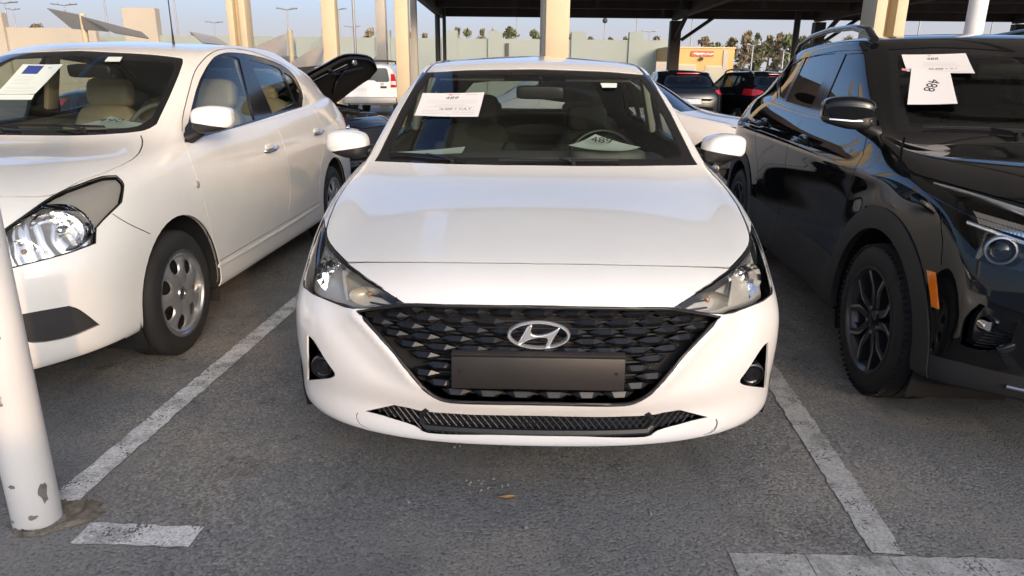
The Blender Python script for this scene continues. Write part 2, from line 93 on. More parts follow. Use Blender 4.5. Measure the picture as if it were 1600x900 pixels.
# rings from the sill (first) to the roof centre line (last); columns from front centre to rear centre
ACCENT = [
 [(0,.16,.235),(.25,.17,.235),(.44,.20,.235),(.59,.26,.235),(.70,.36,.23),(.76,.52,.22),(.78,.84,.22),(.79,1.25,.20),(.79,1.75,.20),(.79,2.3,.20),(.79,2.9,.20),(.79,3.4,.21),(.76,3.85,.23),(.64,4.1,.25),(.38,4.24,.26),(0,4.28,.26)],
 [(0,.055,.250),(.25,.065,.250),(.45,.105,.250),(.63,.19,.248),(.757,.315,.245),(.825,.485,.24),(.85,.84,.235),(.855,1.25,.22),(.855,1.75,.22),(.855,2.3,.22),(.855,2.9,.22),(.85,3.4,.23),(.83,3.87,.26),(.72,4.2,.28),(.42,4.36,.29),(0,4.40,.29)],
 [(0,.075,.325),(.25,.085,.325),(.455,.125,.325),(.64,.205,.325),(.772,.33,.325),(.838,.495,.325),(.86,.84,.33),(.862,1.25,.34),(.862,1.75,.34),(.862,2.3,.34),(.862,2.9,.34),(.86,3.4,.35),(.842,3.88,.37),(.735,4.23,.39),(.43,4.39,.40),(0,4.43,.40)],
 [(0,.045,.395),(.25,.055,.398),(.455,.105,.405),(.645,.20,.41),(.782,.335,.415),(.846,.50,.42),(.864,.84,.43),(.865,1.25,.46),(.865,1.75,.46),(.865,2.3,.46),(.865,2.9,.46),(.864,3.4,.47),(.848,3.88,.48),(.745,4.24,.50),(.435,4.40,.51),(0,4.44,.51)],
 [(0,.055,.54),(.25,.065,.542),(.455,.115,.545),(.64,.21,.55),(.78,.345,.555),(.850,.505,.56),(.867,.84,.57),(.866,1.25,.62),(.866,1.75,.63),(.866,2.3,.64),(.866,2.9,.65),(.866,3.4,.66),(.845,3.88,.67),(.74,4.23,.69),(.43,4.39,.70),(0,4.43,.70)],
 [(0,.095,.682),(.25,.105,.681),(.445,.15,.673),(.61,.245,.66),(.745,.385,.658),(.828,.55,.67),(.857,.87,.715),(.862,1.26,.765),(.862,1.75,.79),(.862,2.3,.80),(.861,2.9,.81),(.857,3.4,.82),(.825,3.87,.84),(.715,4.2,.86),(.41,4.36,.87),(0,4.38,.88)],
 [(0,.225,.786),(.24,.235,.785),(.43,.28,.776),(.59,.36,.763),(.705,.475,.768),(.778,.66,.812),(.820,.92,.850),(.832,1.30,.890),(.828,1.75,.91),(.828,2.3,.925),(.826,2.9,.935),(.816,3.4,.945),(.765,3.83,.96),(.655,4.12,.985),(.39,4.25,1.00),(0,4.27,1.01)],
 [(0,.66,.890),(.215,.67,.888),(.39,.70,.882),(.54,.76,.872),(.64,.85,.872),(.715,.98,.885),(.765,1.13,.910),(.793,1.36,.945),(.79,1.75,.965),(.79,2.3,.98),(.783,2.9,.995),(.765,3.35,1.01),(.695,3.7,1.03),(.56,3.92,1.045),(.32,4.0,1.055),(0,4.02,1.06)],
 [(0,1.15,.972),(.2,1.157,.972),(.37,1.18,.970),(.505,1.21,.967),(.605,1.245,.966),(.68,1.285,.967),(.735,1.335,.972),(.766,1.44,.992),(.766,1.8,1.005),(.766,2.3,1.02),(.755,2.9,1.04),(.725,3.3,1.06),(.645,3.6,1.07),(.51,3.78,1.08),(.27,3.85,1.085),(0,3.87,1.09)],
 [(0,1.52,1.182),(.185,1.527,1.182),(.34,1.55,1.179),(.465,1.58,1.174),(.56,1.615,1.17),(.63,1.655,1.168),(.675,1.70,1.172),(.70,1.78,1.187),(.702,1.98,1.215),(.70,2.35,1.235),(.69,2.85,1.245),(.65,3.15,1.25),(.575,3.38,1.25),(.44,3.52,1.25),(.23,3.58,1.25),(0,3.59,1.25)],
 [(0,1.90,1.374),(.175,1.906,1.373),(.32,1.925,1.369),(.43,1.95,1.364),(.51,1.975,1.359),(.563,2.005,1.355),(.595,2.04,1.354),(.613,2.10,1.358),(.618,2.22,1.37),(.616,2.43,1.383),(.605,2.8,1.385),(.57,3.02,1.373),(.50,3.18,1.36),(.38,3.27,1.354),(.2,3.30,1.352),(0,3.31,1.35)],
 [(0,2.13,1.428),(.135,2.135,1.427),(.25,2.15,1.425),(.335,2.17,1.422),(.40,2.19,1.419),(.445,2.215,1.416),(.475,2.245,1.414),(.495,2.29,1.415),(.503,2.37,1.42),(.503,2.5,1.427),(.493,2.72,1.43),(.465,2.86,1.425),(.40,2.95,1.417),(.31,3.01,1.413),(.16,3.03,1.412),(0,3.04,1.412)],
 [(0,2.36,1.452),(0,2.37,1.452),(0,2.39,1.453),(0,2.41,1.453),(0,2.43,1.454),(0,2.45,1.454),(0,2.48,1.455),(0,2.51,1.455),(0,2.55,1.456),(0,2.60,1.457),(0,2.66,1.457),(0,2.71,1.457),(0,2.75,1.456),(0,2.78,1.455),(0,2.80,1.455),(0,2.81,1.455)],
]

SUNNY = [
 [(0,.08,.21),(.25,.09,.21),(.43,.12,.215),(.57,.20,.22),(.69,.31,.23),(.75,.46,.23),(.77,.84,.23),(.78,1.25,.22),(.78,1.75,.22),(.78,2.3,.22),(.78,2.9,.22),(.77,3.44,.23),(.74,3.9,.25),(.62,4.15,.28),(.38,4.3,.29),(0,4.33,.29)],
 [(0,-.04,.20),(.25,-.03,.20),(.45,.01,.205),(.61,.10,.22),(.745,.235,.24),(.815,.42,.255),(.835,.84,.25),(.84,1.25,.24),(.84,1.75,.24),(.84,2.3,.24),(.84,2.9,.24),(.835,3.44,.25),(.81,3.93,.28),(.70,4.26,.30),(.42,4.42,.31),(0,4.45,.31)],
 [(0,-.06,.34),(.25,-.05,.34),(.46,-.01,.345),(.628,.08,.355),(.765,.22,.37),(.833,.43,.375),(.847,.84,.37),(.8475,1.25,.36),(.8475,1.75,.36),(.8475,2.3,.36),(.8475,2.9,.36),(.846,3.44,.38),(.826,3.94,.40),(.715,4.28,.42),(.43,4.44,.43),(0,4.47,.43)],
 [(0,-.065,.48),(.25,-.055,.48),(.46,-.015,.49),(.634,.08,.50),(.77,.22,.505),(.838,.43,.505),(.848,.84,.51),(.8475,1.25,.51),(.8475,1.75,.51),(.8475,2.3,.51),(.8475,2.9,.52),(.848,3.44,.53),(.83,3.94,.55),(.72,4.28,.56),(.43,4.44,.57),(0,4.47,.57)],
 [(0,-.05,.62),(.25,-.04,.62),(.455,.0,.62),(.628,.095,.63),(.765,.24,.64),(.838,.44,.645),(.849,.84,.66),(.8475,1.25,.67),(.8475,1.75,.68),(.8475,2.3,.69),(.8475,2.9,.70),(.848,3.44,.71),(.822,3.94,.73),(.71,4.27,.74),(.425,4.42,.75),(0,4.45,.75)],
 [(0,.0,.76),(.24,.01,.76),(.44,.06,.76),(.60,.16,.765),(.735,.30,.78),(.818,.49,.795),(.838,.85,.815),(.84,1.25,.83),(.842,1.75,.84),(.842,2.3,.85),(.842,2.9,.86),(.838,3.44,.88),(.805,3.95,.90),(.70,4.28,.92),(.415,4.43,.93),(0,4.46,.93)],
 [(0,.10,.865),(.23,.11,.865),(.42,.165,.868),(.57,.265,.873),(.69,.40,.888),(.775,.57,.905),(.805,.88,.935),(.812,1.2,.955),(.808,1.75,.97),(.805,2.3,.985),(.80,2.9,1.0),(.79,3.44,1.02),(.745,3.94,1.045),(.64,4.23,1.065),(.38,4.37,1.07),(0,4.39,1.07)],
 [(0,.50,.975),(.21,.505,.974),(.38,.53,.972),(.51,.58,.97),(.61,.66,.97),(.69,.78,.975),(.74,.95,.99),(.772,1.18,1.015),(.775,1.75,1.035),(.773,2.3,1.05),(.768,2.9,1.075),(.75,3.44,1.095),(.70,3.93,1.135),(.58,4.15,1.147),(.34,4.24,1.15),(0,4.26,1.15)],
 [(0,.96,1.035),(.2,.968,1.036),(.36,.99,1.038),(.48,1.02,1.042),(.575,1.055,1.047),(.645,1.10,1.054),(.69,1.16,1.064),(.725,1.27,1.072),(.745,1.75,1.075),(.745,2.3,1.09),(.74,2.9,1.115),(.715,3.42,1.14),(.655,3.88,1.18),(.52,4.08,1.188),(.29,4.15,1.19),(0,4.17,1.19)],
 [(0,1.30,1.265),(.185,1.307,1.265),(.335,1.325,1.263),(.445,1.355,1.26),(.53,1.39,1.256),(.59,1.43,1.253),(.63,1.48,1.255),(.658,1.58,1.268),(.685,1.9,1.29),(.692,2.35,1.31),(.69,2.85,1.32),(.665,3.32,1.325),(.60,3.71,1.33),(.46,3.88,1.33),(.245,3.95,1.33),(0,3.96,1.33)],
 [(0,1.62,1.455),(.17,1.628,1.453),(.305,1.65,1.448),(.405,1.68,1.443),(.48,1.71,1.438),(.532,1.745,1.434),(.563,1.79,1.434),(.593,1.87,1.444),(.615,2.1,1.465),(.62,2.42,1.475),(.612,2.85,1.47),(.58,3.16,1.458),(.51,3.36,1.442),(.39,3.45,1.436),(.21,3.49,1.433),(0,3.50,1.433)],
 [(0,1.93,1.508),(.13,1.935,1.508),(.24,1.95,1.506),(.32,1.97,1.503),(.38,2.0,1.50),(.425,2.03,1.498),(.455,2.07,1.497),(.475,2.13,1.503),(.495,2.25,1.512),(.498,2.46,1.517),(.49,2.78,1.515),(.46,2.98,1.508),(.40,3.09,1.498),(.30,3.15,1.493),(.16,3.18,1.49),(0,3.19,1.49)],
 [(0,2.2,1.532),(0,2.21,1.532),(0,2.23,1.532),(0,2.26,1.533),(0,2.29,1.533),(0,2.33,1.533),(0,2.37,1.533),(0,2.42,1.533),(0,2.48,1.533),(0,2.55,1.533),(0,2.62,1.532),(0,2.68,1.531),(0,2.73,1.53),(0,2.77,1.53),(0,2.8,1.529),(0,2.81,1.529)],
]
SELTOS = [
 [(0,.12,.29),(.25,.125,.29),(.44,.15,.29),(.61,.22,.285),(.73,.33,.275),(.79,.48,.27),(.81,.84,.27),(.82,1.25,.26),(.82,1.75,.26),(.82,2.3,.26),(.82,2.9,.26),(.81,3.45,.27),(.79,3.88,.32),(.68,4.1,.35),(.42,4.22,.36),(0,4.25,.36)],
 [(0,.03,.315),(.25,.035,.315),(.46,.065,.31),(.65,.14,.305),(.785,.265,.29),(.858,.44,.275),(.88,.84,.27),(.885,1.25,.26),(.885,1.75,.26),(.885,2.3,.26),(.885,2.9,.26),(.88,3.45,.27),(.86,3.9,.33),(.75,4.2,.36),(.45,4.33,.37),(0,4.36,.37)],
 [(0,-.01,.42),(.25,-.005,.42),(.465,.03,.42),(.655,.11,.42),(.80,.25,.41),(.87,.43,.40),(.893,.84,.40),(.895,1.25,.38),(.895,1.75,.38),(.895,2.3,.38),(.895,2.9,.38),(.893,3.45,.40),(.872,3.9,.45),(.76,4.22,.48),(.455,4.35,.50),(0,4.38,.50)],
 [(0,-.02,.56),(.25,-.015,.56),(.465,.02,.56),(.655,.10,.56),(.80,.245,.56),(.873,.43,.56),(.895,.84,.56),(.893,1.25,.55),(.888,1.75,.55),(.886,2.3,.55),(.888,2.9,.56),(.895,3.45,.57),(.873,3.9,.60),(.76,4.22,.63),(.455,4.35,.64),(0,4.38,.64)],
 [(0,.0,.73),(.25,.005,.73),(.46,.04,.73),(.65,.125,.735),(.79,.275,.745),(.865,.45,.755),(.888,.84,.77),(.885,1.25,.77),(.882,1.75,.77),(.882,2.3,.77),(.884,2.9,.78),(.888,3.45,.80),(.865,3.9,.82),(.755,4.21,.84),(.455,4.34,.85),(0,4.37,.85)],
 [(0,.05,.865),(.25,.055,.865),(.455,.095,.866),(.635,.18,.87),(.77,.325,.875),(.85,.49,.885),(.875,.86,.92),(.877,1.25,.935),(.877,1.75,.945),(.877,2.3,.955),(.877,2.9,.965),(.875,3.45,.98),(.845,3.88,.99),(.74,4.19,1.0),(.45,4.31,1.01),(0,4.34,1.01)],
 [(0,.16,.955),(.245,.17,.955),(.44,.21,.953),(.61,.29,.95),(.735,.43,.95),(.81,.60,.962),(.84,.90,.995),(.846,1.25,1.03),(.843,1.75,1.05),(.842,2.3,1.065),(.842,2.9,1.08),(.836,3.45,1.10),(.80,3.83,1.11),(.70,4.13,1.12),(.43,4.25,1.12),(0,4.27,1.12)],
 [(0,.58,1.045),(.22,.585,1.043),(.40,.61,1.04),(.545,.67,1.036),(.655,.77,1.034),(.735,.90,1.04),(.785,1.06,1.06),(.81,1.27,1.095),(.808,1.75,1.12),(.806,2.3,1.135),(.803,2.9,1.16),(.79,3.4,1.19),(.745,3.75,1.20),(.65,4.05,1.2),(.4,4.18,1.2),(0,4.2,1.2)],
 [(0,1.08,1.10),(.21,1.086,1.10),(.38,1.105,1.10),(.515,1.135,1.10),(.615,1.17,1.10),(.69,1.21,1.102),(.745,1.265,1.11),(.778,1.37,1.135),(.782,1.75,1.155),(.78,2.3,1.17),(.775,2.9,1.20),(.755,3.35,1.24),(.70,3.70,1.25),(.60,3.98,1.25),(.37,4.1,1.25),(0,4.12,1.25)],
 [(0,1.45,1.315),(.195,1.456,1.315),(.355,1.475,1.313),(.48,1.505,1.31),(.575,1.54,1.308),(.64,1.58,1.307),(.69,1.625,1.31),(.715,1.71,1.325),(.725,1.95,1.345),(.725,2.35,1.36),(.715,2.9,1.375),(.69,3.3,1.385),(.63,3.6,1.39),(.54,3.84,1.39),(.33,3.95,1.39),(0,3.97,1.39)],
 [(0,1.80,1.505),(.185,1.806,1.505),(.335,1.825,1.502),(.45,1.85,1.499),(.535,1.88,1.496),(.595,1.915,1.494),(.635,1.95,1.494),(.655,2.01,1.498),(.662,2.2,1.505),(.664,2.45,1.512),(.66,2.9,1.512),(.64,3.27,1.502),(.565,3.5,1.485),(.48,3.68,1.48),(.29,3.77,1.478),(0,3.79,1.478)],
 [(0,2.05,1.575),(.15,2.055,1.575),(.27,2.07,1.573),(.37,2.09,1.571),(.44,2.115,1.569),(.49,2.145,1.568),(.53,2.18,1.567),(.55,2.23,1.568),(.556,2.33,1.57),(.555,2.5,1.572),(.545,2.8,1.57),(.52,3.0,1.565),(.46,3.15,1.558),(.37,3.26,1.552),(.22,3.31,1.55),(0,3.33,1.55)],
 [(0,2.35,1.598),(0,2.36,1.598),(0,2.38,1.599),(0,2.41,1.599),(0,2.44,1.60),(0,2.48,1.60),(0,2.52,1.60),(0,2.57,1.60),(0,2.63,1.60),(0,2.70,1.60),(0,2.78,1.599),(0,2.84,1.598),(0,2.89,1.596),(0,2.92,1.595),(0,2.94,1.594),(0,2.95,1.594)],
]

# ================================================================ helpers
COL = bpy.context.scene.collection
def link(o, parent=None):
    COL.objects.link(o)
    if parent is not None: o.parent = parent
    return o
def tag(o, label=None, cat=None, group=None, kind=None):
    if label: o['label'] = label
    if cat: o['category'] = cat
    if group: o['group'] = group
    if kind: o['kind'] = kind
    return o
def thing(name, label, cat, loc=(0,0,0), rotz=0.0, group=None):
    o = bpy.data.objects.new(name, None); o.empty_display_size = .2
    o.location = loc; o.rotation_euler = (0,0,rotz); link(o)
    return tag(o, label, cat, group)
def copy_tree(o, parent=None):
    c = o.copy(); link(c, parent)
    for ch in o.children: copy_tree(ch, c)
    return c
class MB:
    """collects shapes and links them as one mesh object"""
    def __init__(s): s.v, s.f = [], []
    def add(s, verts, faces, mtx=None):
        n = len(s.v)
        if mtx is not None: verts = [mtx @ Vector(p) for p in verts]
        s.v += [tuple(p) for p in verts]; s.f += [tuple(n+i for i in f) for f in faces]
        return s
    def box(s, c, size, rot=(0,0,0), bevel=0, seg=2, taper=None):
        x, y, z = (k/2 for k in size)
        t = taper or (1, 1)
        vs = [(-x,-y,-z),(x,-y,-z),(x,y,-z),(-x,y,-z),(-x*t[0],-y*t[1],z),(x*t[0],-y*t[1],z),(x*t[0],y*t[1],z),(-x*t[0],y*t[1],z)]
        fs = [(0,3,2,1),(4,5,6,7),(0,1,5,4),(1,2,6,5),(2,3,7,6),(3,0,4,7)]
        if bevel:
            bm = bmesh.new(); bv = [bm.verts.new(p) for p in vs]
            for f in fs: bm.faces.new([bv[i] for i in f])
            bmesh.ops.bevel(bm, geom=bm.edges[:], offset=bevel, segments=seg, profile=.5, affect='EDGES')
            bm.verts.index_update(); vs = [v.co.copy() for v in bm.verts]; fs = [[v.index for v in f.verts] for f in bm.faces]; bm.free()
        return s.add(vs, fs, Matrix.Translation(c) @ Euler(rot).to_matrix().to_4x4())
    def cyl(s, p0, p1, r0, r1=None, n=16, cap=True):
        p0, p1 = Vector(p0), Vector(p1); r1 = r0 if r1 is None else r1
        q = (p1-p0).to_track_quat('Z', 'Y').to_matrix(); vs, fs = [], []
        for p, r in ((p0, r0), (p1, r1)):
            for k in range(n):
                a = 2*math.pi*k/n; vs.append(p + q @ Vector((r*math.cos(a), r*math.sin(a), 0)))
        for k in range(n): fs.append((k, (k+1) % n, n+(k+1) % n, n+k))
        if cap: fs += [tuple(reversed(range(n))), tuple(range(n, 2*n))]
        return s.add(vs, fs)
    def tube(s, path, r, n=8, closed=False, flat=None):
        P = [Vector(p) for p in path]; N = len(P); vs, fs = [], []
        up = Vector((0,0,1))
        for i in range(N):
            if closed: t = (P[(i+1) % N]-P[i-1]).normalized()
            else: t = (P[min(i+1,N-1)]-P[max(i-1,0)]).normalized()
            u = up if abs(t.dot(up)) < .95 else Vector((1,0,0))
            a = t.cross(u).normalized(); b = a.cross(t).normalized(); rr = r[i] if isinstance(r, (list, tuple)) else r
            for k in range(n):
                w = 2*math.pi*k/n
                vs.append(P[i] + a*(rr*math.cos(w)) + b*(rr*(flat or 1)*math.sin(w)))
        for i in range(N if closed else N-1):
            for k in range(n):
                j = (i+1) % N; fs.append((i*n+k, j*n+k, j*n+(k+1) % n, i*n+(k+1) % n))
        if not closed: fs += [tuple(range(n)), tuple(reversed([(N-1)*n+k for k in range(n)]))]
        return s.add(vs, fs)
    def blob(s, c, rad, e1=.6, e2=.6, nu=14, nv=24, rot=(0,0,0), shear=None):
        sg = lambda w, e: math.copysign(abs(w)**e, w); vs, fs = [], []
        for i in range(nu+1):
            a = -math.pi/2 + math.pi*i/nu
            for k in range(nv):
                b = 2*math.pi*k/nv
                p = [rad[0]*sg(math.cos(a),e1)*sg(math.cos(b),e2), rad[1]*sg(math.cos(a),e1)*sg(math.sin(b),e2), rad[2]*sg(math.sin(a),e1)]
                if shear: p = shear(p)
                vs.append(p)
        for i in range(nu):
            for k in range(nv): fs.append((i*nv+k, i*nv+(k+1) % nv, (i+1)*nv+(k+1) % nv, (i+1)*nv+k))
        return s.add(vs, fs, Matrix.Translation(c) @ Euler(rot).to_matrix().to_4x4())
    def lathe(s, prof, n=48, axis='x', c=(0,0,0), a0=0, a1=2*math.pi):
        vs, fs = [], []; full = abs(a1-a0-2*math.pi) < 1e-6; m = n if full else n+1
        for (d, r) in prof:
            for k in range(m):
                a = a0+(a1-a0)*k/n; u, v = r*math.cos(a), r*math.sin(a)
                p = (d, u, v) if axis == 'x' else ((v, d, u) if axis == 'y' else (u, v, d))
                vs.append((p[0]+c[0], p[1]+c[1], p[2]+c[2]))
        for i in range(len(prof)-1):
            for k in range(n): fs.append((i*m+k, i*m+(k+1) % m, (i+1)*m+(k+1) % m, (i+1)*m+k))
        return s.add(vs, fs)
    def prism(s, poly, depth, mtx=None, base=0.0):
        """poly in local xy, extruded along +z from base"""
        n = len(poly); vs = [(x, y, base) for x, y in poly] + [(x, y, base+depth) for x, y in poly]
        fs = [tuple(reversed(range(n))), tuple(range(n, 2*n))] + [(k, (k+1) % n, n+(k+1) % n, n+k) for k in range(n)]
        return s.add(vs, fs, mtx)
    def grid(s, S, flip=False):
        R, A = len(S), len(S[0]); vs = [tuple(p) for row in S for p in row]
        fs = [(r*A+a, r*A+a+1, (r+1)*A+a+1, (r+1)*A+a) for r in range(R-1) for a in range(A-1)]
        return s.add(vs, [tuple(reversed(f)) for f in fs] if flip else fs)
    def build(s, name, mat, parent=None, angle=35, loc=None, rot=None):
        me = bpy.data.meshes.new(name); me.from_pydata(s.v, [], s.f); me.validate()
        bm = bmesh.new(); bm.from_mesh(me); bmesh.ops.recalc_face_normals(bm, faces=bm.faces); bm.to_mesh(me); bm.free()
        if angle: me.shade_smooth(); me.set_sharp_from_angle(angle=math.radians(angle))
        for m in (mat if isinstance(mat, (list, tuple)) else [mat]): me.materials.append(m)
        o = bpy.data.objects.new(name, me)
        if loc is not None: o.location = loc
        if rot is not None: o.rotation_euler = rot
        return link(o, parent)
def obj_from(name, me, mat, parent=None, loc=None):
    me.materials.append(mat); o = bpy.data.objects.new(name, me)
    if loc is not None: o.location = loc
    return link(o, parent)
def text_mesh(txt, size, depth=0.0004, shear=0.0, align='CENTER'):
    cu = bpy.data.curves.new('t', 'FONT'); cu.body = txt; cu.size = size; cu.align_x = align; cu.align_y = 'CENTER'; cu.extrude = depth; cu.shear = shear; cu.resolution_u = 3
    o = bpy.data.objects.new('t', cu); COL.objects.link(o)
    dg = bpy.context.evaluated_depsgraph_get(); me = bpy.data.meshes.new_from_object(o.evaluated_get(dg))
    bpy.data.objects.remove(o); bpy.data.curves.remove(cu)
    return me
def xf(mtx, me): me.transform(mtx); return me

# ---------------------------------------------------------------- body shells that can be cut into panels
class Shell:
    def __init__(s, S):
        s.bm = bm = bmesh.new(); R, A = S.shape[:2]
        vs = [bm.verts.new(p) for p in S.reshape(-1, 3)]
        for r in range(R-1):
            for a in range(A-1): bm.faces.new((vs[r*A+a], vs[r*A+a+1], vs[(r+1)*A+a+1], vs[(r+1)*A+a]))
        s.lay = bm.faces.layers.int.new('part'); s.ids = {'body': 0}
        bm.normal_update(); bm.verts.ensure_lookup_table()
    def pid(s, n): return s.ids.setdefault(n, len(s.ids))
    def _proj(s, pts, d):
        d = Vector(d).normalized(); e1 = d.cross(Vector((0,0,1)) if abs(d.z) < .9 else Vector((0,1,0))).normalized(); e2 = d.cross(e1)
        return d, e1, e2, [(Vector(p).dot(e1), Vector(p).dot(e2)) for p in pts]
    @staticmethod
    def inside(x, y, P):
        c = False; j = len(P)-1
        for i in range(len(P)):
            xi, yi = P[i]; xj, yj = P[j]
            if (yi > y) != (yj > y) and x < (xj-xi)*(y-yi)/(yj-yi)+xi: c = not c
            j = i
        return c
    def cut(s, pts, d, part, src=None, sharp=True, where=None, face=.03):
        bm, lay = s.bm, s.lay; d, e1, e2, P = s._proj(pts, d)
        xs = [p[0] for p in P]; ys = [p[1] for p in P]; pad = .05
        x0, x1, y0, y1 = min(xs)-pad, max(xs)+pad, min(ys)-pad, max(ys)+pad
        ok = None if src is None else {s.pid(n) for n in src}
        cand = set()
        for f in bm.faces:
            if ok is not None and f[lay] not in ok: continue
            if f.normal.dot(d) > -face: continue
            c = f.verts[0].co; a = c.dot(e1)
            if a < x0 or a > x1: continue
            b = c.dot(e2)
            if b < y0 or b > y1: continue
            if where and not where(c): continue
            cand.add(f)
        if sharp:
            info = {f: [(v.co.dot(e1), v.co.dot(e2)) for v in f.verts] for f in cand}
            n = len(P)
            for i in range(n):
                (ax, ay), (bx, by) = P[i], P[(i+1) % n]
                if abs(ax-bx)+abs(ay-by) < 1e-6: continue
                lx, hx, ly, hy = min(ax,bx)-1e-4, max(ax,bx)+1e-4, min(ay,by)-1e-4, max(ay,by)+1e-4
                nx, ny = -(by-ay), bx-ax; L = math.hypot(nx, ny); nx /= L; ny /= L
                sub = []
                for f in cand:
                    q = info.get(f)
                    if q is None: q = info[f] = [(v.co.dot(e1), v.co.dot(e2)) for v in f.verts]
                    if max(t[0] for t in q) < lx or min(t[0] for t in q) > hx or max(t[1] for t in q) < ly or min(t[1] for t in q) > hy: continue
                    w = [(t[0]-ax)*nx+(t[1]-ay)*ny for t in q]
                    if min(w) < -1e-5 and max(w) > 1e-5: sub.append(f)
                if not sub: continue
                geom = list({e for f in sub for e in f.edges} | {v for f in sub for v in f.verts}) + sub
                co = e1*ax + e2*ay; no = e1*nx + e2*ny
                ret = bmesh.ops.bisect_plane(bm, geom=geom, dist=1e-6, plane_co=co, plane_no=no)
                for f in sub: info.pop(f, None)
                cand -= set(sub)
                cand |= {g for g in ret['geom'] if isinstance(g, bmesh.types.BMFace) and g.is_valid}
                cand = {f for f in cand if f.is_valid}
        k = s.pid(part); cnt = 0
        for f in cand:
            c = f.calc_center_median()
            if s.inside(c.dot(e1), c.dot(e2), P): f[lay] = k; cnt += 1
        return cnt
    def assign(s, pts, d, part, src=('body',), where=None): return s.cut(pts, d, part, src, sharp=False, where=where)
    def strip(s, line, d, w, part='gap', src=None, where=None):
        dv, e1, e2, P = s._proj(line, d); n = len(P); L, Rr = [], []
        for i in range(n):
            a, b = P[max(i-1,0)], P[min(i+1,n-1)]; tx, ty = b[0]-a[0], b[1]-a[1]; l = math.hypot(tx, ty) or 1; nx, ny = -ty/l*w/2, tx/l*w/2
            q = Vector(line[i]); off = e1*nx+e2*ny; L.append(q+off); Rr.append(q-off)
        return s.cut(L+Rr[::-1], d, part, src, where=where)
    def done(s):
        s.bm.normal_update(); s.by = {}; u = s.pid('underside')
        for f in s.bm.faces:
            if f[s.lay] in (0, s.ids.get('skirt', -9), s.ids.get('cladding', -9), s.ids.get('bumper', -9)) and f.normal.z < -.62: f[s.lay] = u  # faces looking down go to a part coloured as dark as their shade
        for f in s.bm.faces: s.by.setdefault(f[s.lay], []).append(f)
    def mesh(s, parts, side, push=0.0, rim=.012, name='panel'):
        """side 0: both halves in one mesh, +1 / -1: one half"""
        fs = [f for p in parts for f in s.by.get(s.pid(p), ())]; inset = set(fs)
        V, N, F = [], [], []; idx = {}
        def vert(v):
            i = idx.get(v)
            if i is None:
                n = v.normal.copy(); co = v.co.copy()
                if abs(co.x) < 1e-4: n.x = 0; n.normalize(); co.x = 0
                i = idx[v] = len(V); V.append(co+n*push); N.append(n)
            return i
        for f in fs: F.append([vert(v) for v in f.verts])
        if rim:
            for f in fs:
                for lp in f.loops:
                    e = lp.edge
                    if any(g in inset for g in e.link_faces if g is not f): continue
                    a, b = lp.vert, lp.link_loop_next.vert
                    if abs(a.co.x) < 1e-4 and abs(b.co.x) < 1e-4: continue
                    ia, ib = idx[a], idx[b]; pa, pb = V[ia], V[ib]; na, nb = N[ia], N[ib]
                    rn = (pb-pa).cross((na+nb)*.5)
                    rn = rn.normalized() if rn.length > 1e-9 else na
                    if rim < 0: rn = -rn
                    k = len(V); V += [pb, pa, pa-na*rim, pb-nb*rim]; N += [rn]*4
                    F.append([k, k+1, k+2, k+3] if rim > 0 else [k+3, k+2, k+1, k])
        if side == 0:
            n = len(V); keep = {}
            V2, N2 = list(V), list(N)
            for i in range(n):
                if abs(V[i].x) < 1e-5 and abs(N[i].x) < 1e-5: keep[i] = i
                else:
                    keep[i] = len(V2); V2.append(Vector((-V[i].x, V[i].y, V[i].z))); N2.append(Vector((-N[i].x, N[i].y, N[i].z)))
            F = F + [[keep[i] for i in reversed(f)] for f in F]; V, N = V2, N2
        elif side < 0:
            V = [Vector((-p.x, p.y, p.z)) for p in V]; N = [Vector((-p.x, p.y, p.z)) for p in N]; F = [list(reversed(f)) for f in F]
        me = bpy.data.meshes.new(name); me.from_pydata([tuple(p) for p in V], [], F)
        me.shade_smooth()
        if len(V): me.normals_split_custom_set_from_vertices([tuple(n) for n in N])
        return me
    def emit(s, parts, name, mat, parent, side=0, push=0.0, rim=.012):
        if isinstance(parts, str): parts = [parts]
        me = s.mesh(parts, side, push, rim, name); me.materials.append(mat)
        return link(bpy.data.objects.new(name, me), parent)
    def pair(s, parts, name, mat, parent, push=0.0, rim=.012):
        return [s.emit(parts, name, mat, parent, sd, push, rim) for sd in (1, -1)]
def circle(cy, cz, r, n=40, a0=0, a1=360, x=0):
    return [(x, cy+r*math.cos(math.radians(a0+(a1-a0)*k/n)), cz+r*math.sin(math.radians(a0+(a1-a0)*k/n))) for k in range(n)]
SIDE, TOP, FRONT, BACK = (-1,0,0), (0,0,-1), (0,1,0), (0,-1,0)

